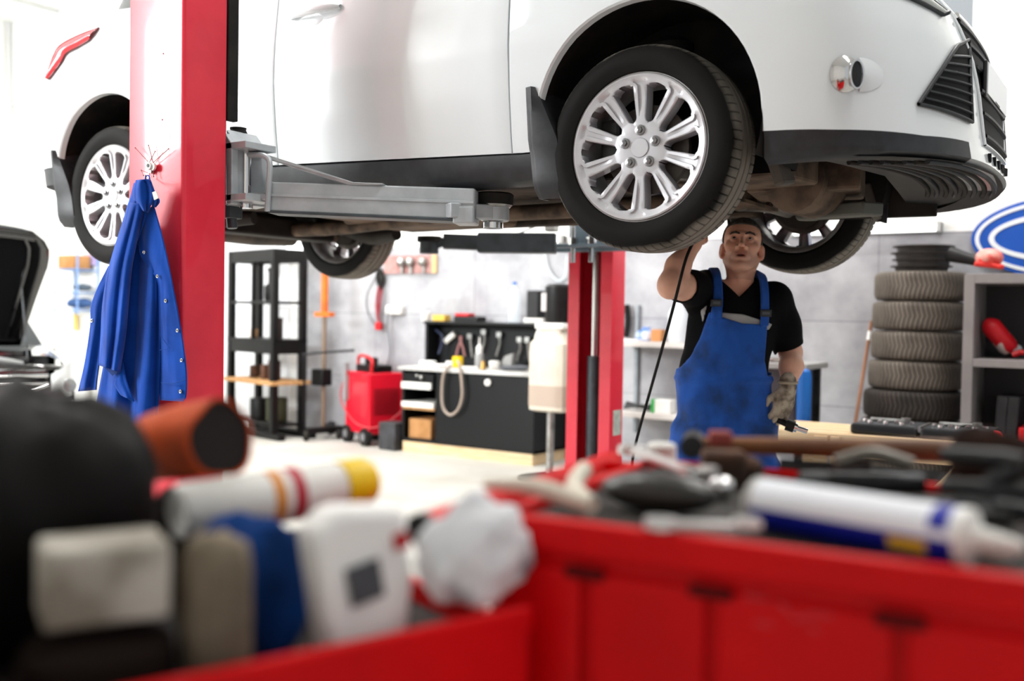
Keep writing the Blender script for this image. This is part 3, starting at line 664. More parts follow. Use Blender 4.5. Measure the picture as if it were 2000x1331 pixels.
# ================================================================== RIGHT BACK: bench, tyres, shelf unit, sign
# pine bench along the tyre stack
py0 = 1.95; pb0 = onY(1500, 840, py0); pb1 = onY(1928, 868, py0); PZ = .675
pine = thing('pine_bench', 'rough pine timber bench carrying the open socket set', 'bench', ((pb0[0] + pb1[0]) / 2, py0 + .3, 0))
xs0, xs1 = pb0[0], pb1[0]
for y0, y1 in ((py0, py0 + .10), (py0 + .13, py0 + .24), (py0 + .27, py0 + .38), (py0 + .41, py0 + .52)):
    m = MB(); m.box2((xs0, y0, PZ - .022), (xs1, y1, PZ)); obj('top_plank', m, M_wood, pine, smooth=0, bevel=.003)
m = MB(); m.box2((xs0, py0 - .025, PZ - .12), (xs1, py0, PZ - .003)); obj('front_rail', m, M_wood, pine, smooth=0, bevel=.003)
for px, w in ((1606, .075), (1634, .05), (1915, .075)):
    x = onY(px, 880, py0)[0]; m = MB(); m.box2((x - w / 2, py0 - .045, 0), (x + w / 2, py0 - .02, PZ - .02)); obj('leg', m, M_wood, pine, smooth=0, bevel=.003)
for x in (xs0 + .1, xs1 - .08):
    m = MB(); m.box2((x - .04, py0 + .46, 0), (x + .04, py0 + .5, PZ - .022)); obj('leg', m, M_wood, pine, smooth=0, bevel=.003)
m = MB(); xx = onY(1885, 880, py0)[0]; xy = onY(1760, 1000, py0)[0]; m.bar((xx, py0 - .01, PZ - .1), (xx - .45, py0 - .01, .06), .025, .08, up=(0, 1, 0)); obj('brace', m, M_wood, pine, smooth=0, bevel=.003)
# socket set: two-leaf black case
cs = thing('socket_set', 'open black socket set case lying on the pine bench in front of the tyres', 'tool case', ((onY(1800, 840, py0)[0]), py0 + .17, PZ))
sx0, sx1 = onY(1661, 845, py0 + .04)[0], onY(1938, 865, py0 + .04)[0]; smid = (sx0 + sx1) / 2
M_case = mat('case_black', '17181a', .35)
for k, (a, b_) in enumerate(((sx0, smid - .006), (smid + .006, sx1))):
    m = MB(); m.box2((a, py0 + .02, PZ), (b_, py0 + .36, PZ + .055)); t_ = obj('tray', m, M_case, cs, smooth=0, bevel=.016)
    m = MB(); m.box2((a + .012, py0 + .032, PZ + .05), (b_ - .012, py0 + .348, PZ + .0565)); obj('tray_insert', m, mat('case_insert', '24262a', .5), t_, smooth=0)
    for j in range(7):
        m = MB(); x = a + .05 + (b_ - a - .1) * j / 6; y = py0 + (.09 if j % 2 else .16); m.lathe([(.014, 0), (.017, .004), (.017, .02), (.01, .022)], (x, y, PZ + .054), n=12); obj('socket', m, M_chrome, t_)
    m = MB(); m.tube([(a + .06, py0 + .24, PZ + .066), (b_ - .1, py0 + .23, PZ + .066)], .011, n=8); m.cyl((b_ - .1, py0 + .23, PZ + .056), (b_ - .1, py0 + .23, PZ + .085), .026); obj('ratchet', m, M_steel, t_)
m = MB(); m.box2((smid - .008, py0 + .04, PZ + .03), (smid + .008, py0 + .34, PZ + .06)); obj('hinge', m, M_steel, cs, smooth=0)
m = MB(); m.tube([(sx1, py0 + .08, PZ + .05), (sx1 + .03, py0 + .08, PZ + .04), (sx1 + .03, py0 + .08, PZ - .05), (sx1 + .01, py0 + .08, PZ - .06)], .013, smooth=3, n=8); obj('latch', m, M_red_plastic, cs, label='red latch')
# things under the bench
q = gnd(1760, 5.9); m = MB(); m.box(q + [0, 0, .2], (.62, .4, .40), rotz(.1)); single('black_crate', m, M_black_plastic, 'black plastic crate on the floor under the pine bench', 'crate', bevel=.02)
lump('black_sack', gnd(1945, 6.0) + [0, 0, .26], (.22, .15, .27), mat('sack_black', '1b1b1d', .35), 'shiny black refuse sack under the pine bench brace', 'sack', amp=.22, f=4, seed=11, flat=.26)
# broom stick
m = MB(); s0 = onY(1703, 622, 3.92); s1 = gnd(1652, 6.5); s1 = np.array([s1[0], s1[1], 0.05])
m.tube([s0 * .98 + s1 * .02, s1], .013, n=10)
m.m = 1; a_ = s0 + (s1 - s0) * .08; b_ = s0 + (s1 - s0) * .13; m.cyl(a_, b_, .0145)
m.m = 2; m.box(s1 + [0, 0, -.0], (.3, .06, .1), rotz(.5)); single('broom', m, [mat('stick_brown', '8a5c40', .6), M_paper, M_black_plastic], 'broom with thin brown stick leaning at the tyre stack', 'broom')

# tyre stack
def tyre_profile(R, w, rb):
    h = w / 2
    return [(rb, -h * .80), (rb + .008, -h * .93), (R * .80, -h * 1.0), (R * .90, -h * .97), (R * .955, -h * .90), (R * .985, -h * .80), (R, -h * .62), (R * 1.003, -h * .3), (R * 1.004, 0), (R * 1.003, h * .3), (R, h * .62), (R * .985, h * .80), (R * .955, h * .90), (R * .90, h * .97), (R * .80, h * 1.0), (rb + .008, h * .93), (rb, h * .80), (rb + .012, h * .6), (rb + .03, 0), (rb + .012, -h * .6)]
def tread_mat(name, col, groove, n=64, skew=2.4, dirt=None):
    m, nt, b = nodes_of(name, .85, .25)
    tc = nt.nodes.new('ShaderNodeTexCoord'); sp = nt.nodes.new('ShaderNodeSeparateXYZ'); nt.links.new(tc.outputs['Object'], sp.inputs[0])
    def mth(op, a, b_=None, c=None):
        k = nt.nodes.new('ShaderNodeMath'); k.operation = op
        for i, v in enumerate((a, b_, c)):
            if v is None: continue
            if isinstance(v, (int, float)): k.inputs[i].default_value = v
            else: nt.links.new(v, k.inputs[i])
        return k.outputs[0]
    ang = mth('ARCTAN2', sp.outputs['Y'], sp.outputs['X']); z = mth('ABSOLUTE', sp.outputs['Z'])
    z2 = mth('MULTIPLY', mth('POWER', mth('MULTIPLY', z, 10.0), .7), skew)
    ph = mth('ADD', mth('MULTIPLY', ang, float(n)), mth('MULTIPLY', z2, 2.2))
    s = mth('SINE', ph)
    rad = mth('SQRT', mth('ADD', mth('MULTIPLY', sp.outputs['X'], sp.outputs['X']), mth('MULTIPLY', sp.outputs['Y'], sp.outputs['Y'])))
    gate = mth('GREATER_THAN', rad, .286)
    g = mth('MULTIPLY', mth('GREATER_THAN', s, .62), gate)
    nz = nt.nodes.new('ShaderNodeTexNoise'); nz.inputs['Scale'].default_value = 5; nz.inputs['Detail'].default_value = 6; nt.links.new(tc.outputs['Object'], nz.inputs['Vector'])
    rp = nt.nodes.new('ShaderNodeValToRGB'); rp.color_ramp.elements[0].position = .38; rp.color_ramp.elements[1].position = .62
    rp.color_ramp.elements[0].color = (*lin(col), 1); rp.color_ramp.elements[1].color = (*lin(dirt or col), 1); nt.links.new(nz.outputs['Fac'], rp.inputs['Fac'])
    mx = nt.nodes.new('ShaderNodeMix'); mx.data_type = 'RGBA'; nt.links.new(g, mx.inputs['Factor']); nt.links.new(rp.outputs['Color'], mx.inputs[6]); mx.inputs[7].default_value = (*lin(groove), 1)
    nt.links.new(mx.outputs[2], b.inputs['Base Color'])
    bp = nt.nodes.new('ShaderNodeBump'); bp.inputs['Strength'].default_value = .6; bp.inputs['Distance'].default_value = .008; bp.invert = True
    nt.links.new(mth('MULTIPLY', mth('SMOOTH_MAX', s, 0.0, .4), gate), bp.inputs['Height']); nt.links.new(bp.outputs['Normal'], b.inputs['Normal'])
    return m
M_oldtyre = tread_mat('worn_tyre', '776f66', '3d3934', dirt='5c554e')
M_oldtyre2 = tread_mat('dark_tyre', '453f3b', '1d1b19', dirt='35312e')
tc0 = gnd(1797, 7.0); tz = 0.0; tp = None; TH = .2055
offs = [(.03, 0), (-.03, .02), (-.04, .0), (-.03, 0), (-.022, 0), (-.012, .01), (-.008, 0), (.0, 0)]
ords = ['lowest', 'second from the floor', 'third from the floor', 'dark and wide, fourth from the floor', 'fifth from the floor', 'third from the top', 'second from the top', 'topmost']
wide = _r
for k in range(8):
    mm = M_oldtyre2 if k == 3 else M_oldtyre; R_ = .33 if k in (2, 3) else .311
    m = MB(); m.lathe(tyre_profile(R_, TH - .004, .21), (0, 0, 0), n=64, closed=True)
    c = tc0 + wide * offs[k][0] * 1.3 + np.array([0, 0, TH * (k + .5)])
    m.xform(rotz(k * 1.3), c)
    t_ = single('worn_tyre', m, mm, f'worn muddy tyre, {ords[k]} in the tall stack', 'tyre', 'worn tyres in the stack', origin=c)
# wheel covers on top
zc = TH * 8
wcv = None; grp = 'black wheel covers on the tyre stack'
wl_ = ['lowest black spoked wheel cover on the topmost tyre', 'second lowest black spoked wheel cover on the tyre stack', 'second highest black spoked wheel cover on the tyre stack', 'topmost black spoked wheel cover on the tyre stack']
for k in range(4):
    m = MB(); c = tc0 + wide * (-.005 + .012 * (k % 2)) + np.array([0, 0, zc + .0465 * k])
    m.lathe([(.165, 0), (.17, .004), (.175, .03), (.205, .036), (.206, .042), (.17, .045), (.155, .04), (.155, .0)], c, n=40, closed=True)
    m2 = MB()
    for j in range(9):
        a = j * 2 * PI / 9 + k * .35; R2 = rotz(a)
        m.box(c + R2 @ np.array([.095, 0, .036]), (.15, .035, .012), R2)
    m.lathe([(.0, .03), (.05, .03), (.05, .044), (0, .045)], c, n=20)
    # cut-outs read as gaps between stubby pillars below the rim
    single('wheel_cover', m, mat('cover_black', '33312f', .6, col2='4a4642', nscale=14), wl_[k], 'wheel cover', grp, origin=c)
# blower lying from the stack to the shelf top
bl = thing('hand_blower', 'red hand blower with long black nozzle resting on the shelf unit', 'blower', at(1932, 527, 6.35))
n0 = at(1855, 497, 6.55); n1 = at(1916, 513, 6.4)
m = MB(); m.cyl(n0, n1, .052, .028, n=24); m.cyl(n0 + (n0 - n1) * .02, n0, .048, .056, n=24); obj('nozzle', m, M_black_plastic, bl)
c = at(1932, 508, 6.35); m = MB(); m.sphere(c + [0, 0, .01], (.085, .085, .062)); obj('fan_housing', m, mat('blower_pale', 'e09a8e', .35, col2='d84a40', nscale=9, nlo=.45, nhi=.55), bl, smooth=180)
m = MB(); m.bar(at(1903, 516, 6.36), at(1960, 523, 6.3), .09, .03); m.bar(at(1912, 508, 6.33), at(1955, 524, 6.26), .03, .025); obj('grip', m, mat('blower_red', 'd83028', .4), bl, bevel=.008)
# shelf unit
shx0 = gnd(1880, 6.3)[0]; SY = gnd(1880, 6.3)[1]; SX1 = shx0 + 1.25
M_shelf = mat('shelf_greige', '8f8988', .5, col2='858080', nscale=5)
su = thing('shelf_unit', 'grey shelf unit with dark back panel at the right edge below the oval sign', 'shelf unit', ((shx0 + SX1) / 2, SY + .25, 0))
for x in (shx0, SX1 - .06):
    m = MB(); m.box2((x, SY, 0), (x + .062, SY + .5, 1.605)); obj('side_panel', m, M_shelf, su, smooth=0, bevel=.003)
for z0, z1 in ((1.545, 1.605), (1.02, 1.07), (.20, .25)):
    m = MB(); m.box2((shx0 + .062, SY + .002, z0), (SX1 - .062, SY + .5, z1)); obj('shelf', m, M_shelf, su, smooth=0, bevel=.003)
m = MB(); m.box2((shx0 + .062, SY + .48, .25), (SX1 - .062, SY + .495, 1.545)); obj('back_panel', m, mat('back_dark', '2b2a2d', .6), su, smooth=0)
SZ = 1.07
fe = thing('fire_extinguisher', 'scuffed red cylinder leaning on the middle shelf of the grey unit', 'extinguisher', at(1938, 698, 6.35))
a = at(1944, 648, 6.42); b_ = at(1974, 684, 6.42); b_[2] = max(b_[2], SZ + .052); m = MB(); m.lathe([(.02, -.01), (.05, .0), (.062, .03), (.062, .20), (.045, .23), (.02, .25)], b_, axis=a - b_, n=22); obj('cylinder', m, mat('ext_red', 'cf1220', .4, col2='e8d8d0', nscale=9, nlo=.58, nhi=.62), fe)
m = MB(); m.cyl(a + (a - b_) * .18, a + (a - b_) * .35, .018); obj('valve', m, M_red_plastic, fe)
gp = thing('pressure_gauge', 'small round pressure gauge on the grey shelf beside the red cylinder', 'gauge', at(1962, 697, 6.4)); c = at(1984, 688, 6.5); c[2] = max(c[2], SZ + .048)
dn_ = np.array([.25, -.9, .35]); dn_ /= np.linalg.norm(dn_)
m = MB(); m.cyl(c, c + dn_ * .025, .04, n=24); m.cyl(c + [0, 0, -.035], c + [0, 0, -.045], .012); obj('case', m, M_black_plastic, gp)
m = MB(); m.cyl(c + dn_ * .025, c + dn_ * .027, .033, n=24); obj('dial', m, mat('dial_grey', 'b9bcc0', .4), gp)
m = MB(); q = at(1995, 700, 6.3); q[2] = SZ + .024; m.tube([q + [-.05, 0, 0], q + [0, 0, .02], q + [.06, .02, .0], q + [.12, .02, .0]], .018, smooth=3, n=8); single('red_hose_fitting', m, M_red_plastic, 'short red hose fitting on the middle shelf at the right edge', 'fitting')
for px, z1_, nm in ((1962, .82, 'first'), (1985, .82, 'second')):
    q = at(px, 850, 6.5); lab = 'dark tall case leaning in the lower shelf bay, one nearer the post' if nm == 'first' else 'dark tall case leaning in the lower shelf bay, one nearer the picture edge'
    m = MB(); m.box((q[0], SY + .25, .25 + .295), (.062, .3, .58), roty(.05)); single('tall_case', m, mat('case_charcoal', '2c2b2e', .5, col2='1e1d20', nscale=7), lab, 'case', 'tall dark cases', bevel=.006)
m = MB(); m.box((at(2010, 850, 6.3)[0], SY + .2, .25 + .2), (.09, .28, .40)); single('red_tin', m, M_red_plastic, 'red tin at the right edge of the lower shelf bay', 'tin', bevel=.01)
# oval sign
sc_ = onY(2105, 462, WALL_Y - .05); ex_ = (onY(2105, 462, WALL_Y - .05)[0] - onY(1897, 458, WALL_Y - .05)[0]); ez_ = .295
sg = thing('oval_sign', 'large blue oval wall sign with white rings at the right edge', 'sign', sc_)
def ell(s): return lambda r, h, a, k: r
def oval(s0, s1, y0, y1, mm, nm):
    m = MB(); n = 72; a = np.arange(n) * 2 * PI / n; P = []
    for s, y in ((s0, y0), (s0, y1), (s1, y1), (s1, y0)):
        dx = ex_ - (1 - s) * .26; dz = ez_ - (1 - s) * .26
        P.append(np.stack([sc_[0] + np.cos(a) * dx, np.full(n, y), sc_[2] + np.sin(a) * dz], 1))
    fs = [(k * n + i, k * n + (i + 1) % n, ((k + 1) % 4) * n + (i + 1) % n, ((k + 1) % 4) * n + i) for k in range(4) for i in range(n)]
    m.add(np.concatenate(P), fs); return obj(nm, m, mm, sg, smooth=35)
M_sign = mat('sign_blue_deep', '1450ae', .35); M_signw = mat('sign_white', 'e9ecef', .35)
m = MB(); n = 72; a = np.arange(n) * 2 * PI / n; E_ = np.stack([sc_[0] + np.cos(a) * ex_, np.full(n, WALL_Y - .02), sc_[2] + np.sin(a) * ez_], 1); m.prism(E_, (0, -.03, 0)); obj('panel', m, M_sign, sg)
oval(.90, .80, WALL_Y - .049, WALL_Y - .056, M_signw, 'outer_ring')
oval(.56, .42, WALL_Y - .049, WALL_Y - .056, M_signw, 'inner_ring')

# ================================================================== THE LIFTED WHITE CAR (local frame: origin at hub height under the front axle, x forward, y to the car's far side)
CAR_Z = 1.82
car = thing('car', 'white hatchback raised on the red two-post lift', 'car', (0, 0, CAR_Z))
M_white_car = mat('white_car_paint', 'dfe4e6', .22, spec=.5, coat=.7)
M_car_black = mat('car_black_trim', '1d1f22', .5, col2='2b2d31', nscale=22, nlo=.35, nhi=.7)
M_liner = mat('wheel_liner', '121212', .8, spec=.25, col2='2a241e', nscale=9, nlo=.45, nhi=.75)
M_under = mat('underbody_dirt', '4a3e34', .85, spec=.2, col2='221d19', nscale=5, bump=.3, bscale=18)
M_under2 = mat('underbody_iron', '6b5a4b', .75, .15, spec=.3, col2='3a3029', nscale=9, bump=.3, bscale=25)
M_under_blk = mat('underbody_black', '191817', .7, spec=.3, col2='2c2722', nscale=7)
ARC_R, ARC_Z, XF, XR = 0.38, 0.065, 0.02, -2.63
Z_ARCTOP = ARC_Z + ARC_R
def wprof(z): return np.interp(z, [-.16, -.11, -.03, .05, .20, .36, .50, .72, .80], [.80, .84, .868, .882, .900, .912, .908, .885, .87])
def xfront(z): return np.interp(z, [-.16, -.10, -.04, .05, .20, .30, .42, .50, .60], [.84, .895, .895, .880, .868, .850, .805, .74, .60])
def xrear(z): return np.interp(z, [-.16, -.05, .1, .4, .6, .75, .9], [-3.30, -3.38, -3.42, -3.40, -3.33, -3.26, -3.2])
NSE = 2.4
XS_F, XS_R = .42, -3.03
def ysurf(x, z):
    """half width of the body at x, z"""
    w = wprof(z)
    if x > XS_F:
        t = min(1, (x - XS_F) / (xfront(z) - XS_F)); return w * max(0, 1 - t ** NSE) ** (1 / NSE)
    if x < XS_R:
        t = min(1, (XS_R - x) / (XS_R - xrear(z))); return w * max(0, 1 - t ** NSE) ** (1 / NSE)
    return w
def xfront_at(y, z):
    t = min(1, abs(y) / wprof(z)); return XS_F + (xfront(z) - XS_F) * max(0, 1 - t ** NSE) ** (1 / NSE)
def z_low(x): return np.interp(x, [-3.4, -3.0, -2.2, -.4, .4, .6, .8, .9], [.06, .06, -.09, -.078, -.06, -.055, -.035, -.02])
def z_sill(x): return np.interp(x, [-3.4, -3.0, -2.2, -1.43, -.41, .35, .55, .75, .9], [.14, .14, .07, .046, .012, .015, .005, .005, .03])
def z_top(x): return np.interp(x, [-3.4, -3.0, -2.4, -.5, 0., .5, .9], [.86, .84, .80, .74, .69, .58, .47])
# rows: lower band (3), arch band, upper band
TAU_LO = [0, .35, .7, 1]
_a0 = math.asin((0.03 - ARC_Z) / ARC_R)
TAU_ARC = [0, .12, .25] + [.25 + .75 * math.sin(a) for a in np.linspace(0, PI / 2, 16)[1:]]
TAU_UP = [0, .25, .5, .75, 1]
def rows(x):
    lo, s, t = z_low(x), z_sill(x), z_top(x)
    return [lo + (s - lo) * k for k in TAU_LO], [s + (Z_ARCTOP - s) * k for k in TAU_ARC], [Z_ARCTOP + (t - Z_ARCTOP) * k for k in TAU_UP]
NLO, NARC, NUP = len(TAU_LO), len(TAU_ARC), len(TAU_UP)
def zrow(band, k, x): return rows(x)[band][k]
def arch_dx(z):
    if z <= ARC_Z: return ARC_R * math.sqrt(max(0, 1 - ((ARC_Z - z) * .55 / ARC_R) ** 2))
    return math.sqrt(max(0, ARC_R ** 2 - (z - ARC_Z) ** 2))
def superell(n): return np.linspace(0, 1, n)
def col_x(seg, u, band, k):
    """x (and superellipse angle) of a column: seg is one of the body segments, u in 0..1"""
    pass
def build_band(seg, band, side, k0=None, k1=None):
    """returns grid [row][col] of points for a body segment on one side (-1 near, +1 far)"""
    out = []
    nrow = (NLO, NARC, NUP)[band]
    ks = range(nrow if k1 is None else k1 + 1)[(k0 or 0):]
    for k in ks:
        line = []
        def edge(xc, s):
            z = zrow(band, k, xc + s * .38)
            if band == 2: return xc
            return xc + s * arch_dx(z)
        if seg in ('front', 'rear'):
            xe = edge(XF, 1) if seg == 'front' else edge(XR, -1)
            xs = XS_F if seg == 'front' else XS_R
            xs2 = max(xs, xe + .01) if seg == 'front' else min(xs, xe - .01)
            for u in np.linspace(0, 1, 7)[:-1]:
                x = xe + (xs2 - xe) * u; z = zrow(band, k, x); line.append((x, wprof(z), z))
            for t in np.linspace(0, PI / 2, 26):
                c, s = math.cos(t), math.sin(t)
                fz = .02 if seg == 'front' else -3.2
                xg = (xs2 + (xfront(.2) - xs2) * s) if seg == 'front' else (xs2 + (xrear(.2) - xs2) * s)
                z = zrow(band, k, xg)
                xe2 = xfront(z) if seg == 'front' else xrear(z)
                x = xs2 + (xe2 - xs2) * s ** (2 / NSE); y = wprof(z) * c ** (2 / NSE)
                line.append((x, y, z))
        else:
            a, b_, inset = {'quarter': (edge(XR, 1), -2.30, 'r'), 'rear_door': (-2.30, -1.548, 'lr'), 'front_door': (-1.542, -.458, 'lr'), 'fender': (-.452, edge(XF, -1), 'l')}[seg]
            n = {'quarter': 5, 'rear_door': 10, 'front_door': 16, 'fender': 6}[seg]
            if seg == 'quarter': a = min(a, b_ - .002)
            us = list(np.linspace(0, 1, n))
            if 'l' in inset: 
                z = zrow(band, k, a); line.append((a, wprof(z) - .03, z)); line.append((a + .0005, wprof(z) - .003, z)); us[0] = .012
            for u in us[:-1] + ([1 - .012] if 'r' in inset else [1.0]):
                x = a + (b_ - a) * u; z = zrow(band, k, x); line.append((x, wprof(z), z))
            if 'r' in inset:
                z = zrow(band, k, b_); line.append((b_ - .0005, wprof(z) - .003, z)); line.append((b_, wprof(z) - .03, z))
        out.append([(x, side * y, z) for x, y, z in line])
    return np.array(out)
def arch_lip(m, seg, side, band=1):
    # a rolled edge that turns inward around the wheel opening
    G = build_band(seg, band, side); j = 0 if seg in ('front', 'quarter', 'rear') else -1
    xc = XF if seg in ('front', 'fender') else XR
    e = G[:, j]; r1 = e.copy(); d = np.stack([e[:, 0] - xc, np.zeros(len(e)), np.maximum(e[:, 2] - ARC_Z, 0)], 1); d /= np.linalg.norm(d, axis=1)[:, None] + 1e-9
    r1 = e - d * .006; r1[:, 1] -= side * .006; r2 = e - d * .008; r2[:, 1] -= side * .03
    m.grid(np.stack([e, r1, r2], 1))
def both(name, fn, mm, parent=car, smooth=40, weld=.0004, **k):
    for side in (-1, 1):
        m = MB(); fn(m, side); obj(name, m, mm, parent, smooth=smooth, local=True, weld=weld, **k)
def panel(seg):
    def fn(m, side):
        m.grid(build_band(seg, 1, side)); m.grid(build_band(seg, 2, side))
        if seg in ('fender', 'quarter'): arch_lip(m, seg, side)
    return fn
def one(name, m, mm, smooth=40, parent=car, **k): return obj(name, m, mm, parent, smooth=smooth, local=True, **k)
both('fender', panel('fender'), M_white_car)
both('quarter_panel', panel('quarter'), M_white_car)
both('rear_door', panel('rear_door'), M_white_car)
doors = []
for side in (-1, 1):
    m = MB(); panel('front_door')(m, side); d_ = one('front_door', m, M_white_car, weld=.0004)
    # handle with a scooped recess
    m = MB(); hz = .605; hy = -(wprof(hz))
    P = []
    for u in np.linspace(0, 1, 15):
        x = -1.47 + .265 * u; b_ = math.sin(PI * u); out = .014 + .030 * b_ ** .5
        P.append([(x, side * (wprof(hz) + out - .012 * (1 - math.cos(t)) ), hz + .018 * math.sin(t) * (.45 + .55 * b_ ** .4)) for t in np.linspace(-PI * .9, PI * .9, 11)])
    m.grid(np.array(P)); obj('door_handle', m, M_white_car, d_, local=True, smooth=60)
    m = MB(); m.sphere((-1.36, side * (wprof(hz) - .004), hz - .035), (.085, .012, .034), 20, 12); obj('handle_recess', m, M_white_car, d_, local=True, smooth=180)
m = MB()
for side in (-1, 1):
    G1 = build_band('front', 1, side); G2 = build_band('front', 2, side)
    m.grid(G1); m.grid(G2[:2]); arch_lip(m, 'front', side)
bumper = one('front_bumper', m, M_white_car, weld=.0006)
m = MB()
for side in (-1, 1):
    m.grid(build_band('front', 2, side)[1:])
one('hood_edge', m, M_white_car, weld=.0006)
m = MB()
for side in (-1, 1):
    m.grid(build_band('rear', 1, side)); m.grid(build_band('rear', 2, side)); arch_lip(m, 'rear', side)
one('rear_bumper', m, M_white_car, weld=.0006)
# lower black trim: sill, front and rear lower bumper, white chin
def low(seg):
    def fn(m, side):
        G = build_band(seg, 0, side); G[:, :, 1] -= side * .004; m.grid(G)
        e = G[0]; r = e.copy(); r[:, 1] *= .93; r[:, 2] -= .012; m.grid(np.stack([e, r], 0))
    return fn
for seg in ('quarter', 'rear_door', 'front_door', 'fender'): pass
def sill_fn(m, side):
    xs = np.linspace(-2.26, -.352, 30); P = []
    for k in range(6):
        row = []
        for x in xs:
            lo, s = z_low(x) + (.04 if side > 0 else 0), z_sill(x); t = [1, .93, .55, .15, 0, -.1][k]; z = lo + (s - lo) * t
            y = wprof(z) + [-.012, .003, .006, .002, -.012, -.06][k]
            row.append((x, side * y, z))
        P.append(row)
    m.grid(np.array(P))
both('side_sill', sill_fn, M_car_black)
def split_front(m, side, chin):
    G = build_band('front', 0, side); n = G.shape[1]
    keep = [j for j in range(n) if (abs(G[2, j, 1]) < .37) == chin]
    if chin: keep = [keep[0] - 1] + keep
    S = G[:, keep]
    if not chin: S[:3, :, 1] *= .992
    m.grid(S)
    e = S[0]; cx = .05
    r1 = e + (np.array([.3, 0, e[0, 2]]) - e) * np.array([.05, .06, 0]) - [0, 0, .014]; r2 = e + (np.array([.3, 0, 0]) - e) * np.array([.22, .1, 0]) - [0, 0, .008]
    m.grid(np.stack([e, r1, r2], 0))
both('lower_bumper', lambda m, s: split_front(m, s, False), M_car_black, smooth=60)
m = MB(); split_front(m, -1, True); split_front(m, 1, True); one('chin_spoiler', m, M_white_car, weld=.0006, label='white lower lip of the front bumper')
m = MB()
for side in (-1, 1): low('rear')(m, side)
one('rear_lower_bumper', m, M_car_black, weld=.0006)
# hood, cowl and cabin above the belt line
m = MB(); Gn = [build_band('front', 2, s)[-1] for s in (-1, 1)]
Gc = []
A = Gn[0]; B = Gn[1]
for t in np.linspace(0, 1, 11):
    L_ = A * (1 - t) + B * t; L_ = L_.copy(); L_[:, 2] += .09 * math.sin(PI * t) * np.linspace(1, .15, len(A)); Gc.append(L_)
m.grid(np.array(Gc)); one('hood', m, M_white_car, smooth=60, weld=.0006)
m = MB()
def ring(z, x0, x1, w, n=4.0, cnt=40):
    a = np.arange(cnt) * 2 * PI / cnt; c, s = np.cos(a), np.sin(a)
    return np.stack([(x0 + x1) / 2 + (x1 - x0) / 2 * np.sign(c) * np.abs(c) ** (2 / n), w * np.sign(s) * np.abs(s) ** (2 / n), np.full(cnt, z)], 1)
R_ = [ring(.72, -3.24, -.02, .86), ring(.95, -3.12, -.45, .78), ring(1.12, -2.95, -.85, .68)]
R_ = np.array([np.vstack([r_, r_[:1]]) for r_ in R_]); m.grid(R_); one('cabin_glass', m, mat('car_glass', '20262a', .08, spec=.6), smooth=60)
m = MB(); R2_ = np.array([np.vstack([r_, r_[:1]]) for r_ in [ring(1.12, -2.95, -.85, .68), ring(1.18, -2.8, -1.1, .6), ring(1.2, -2.3, -1.5, .3)]]); m.grid(R2_); m.add(ring(1.2, -2.3, -1.5, .3), [list(range(40))]); one('roof', m, M_white_car, smooth=60)
m = MB(); R3 = np.array([np.vstack([r_, r_[:1]]) for r_ in [ring(.70, -3.3, .1, .88), ring(.735, -3.24, -.02, .86)]]); m.grid(R3); one('belt_moulding', m, M_car_black, smooth=60)
# wheel housings
def liner(xc):
    def fn(m, side):
        n = 28; a = np.linspace(-.32, PI + .32, n); P = []
        for y, r in ((.905, ARC_R - .004), (.86, ARC_R + .004), (.80, ARC_R + .015), (.55, ARC_R + .012)):
            yy = min(y, wprof(.3) - .026)
            P.append(np.stack([xc + r * np.cos(a), np.full(n, side * yy), ARC_Z + np.where(np.sin(a) > 0, r * np.sin(a), r * np.sin(a))], 1))
        m.grid(np.array(P))
        P2 = P[-1]; m.add(P2, [list(range(n))])
    return fn
both('wheel_arch_liner', liner(XF), M_liner, smooth=40, weld=0); both('wheel_arch_liner', liner(XR), M_liner, smooth=40, weld=0)
# mud flaps behind each wheel
def flap(xc, x_out):
    def fn(m, side):
        z0, z1 = -.14, .215; P = []
        for k, z in enumerate(np.linspace(z1, z0, 14)):
            t = k / 13
            xb = xc - ARC_R - .028 + (.045 * t if t > .5 else .0225) - .006
            w = .02 + .055 * min(1, t * 2.2); rnd = .03 * max(0, (t - .85) / .15) ** 2
            yo = wprof(max(z, .0)) + .012 - rnd; xf = xb + w + .03 * t
            P.append([(xb, side * (yo - .05), z), (xb, side * yo, z), (xb + .012, side * (yo + .004), z), (xf, side * (yo - .004 - .01), z), (xf + .02 * t, side * (yo - .19), z)])
        G = np.array(P); m.grid(G); G2 = G.copy(); G2[:, :, 0] -= .012; G2[:, :, 1] -= side * .004; m.grid(G2); m.grid(np.stack([G[-1], G2[-1]], 0)); m.grid(np.stack([G[0], G2[0]], 0))
    return fn
both('mud_flap', flap(XF, 0), M_car_black, smooth=40, weld=0); both('mud_flap', flap(XR, 0), M_car_black, smooth=40, weld=0)

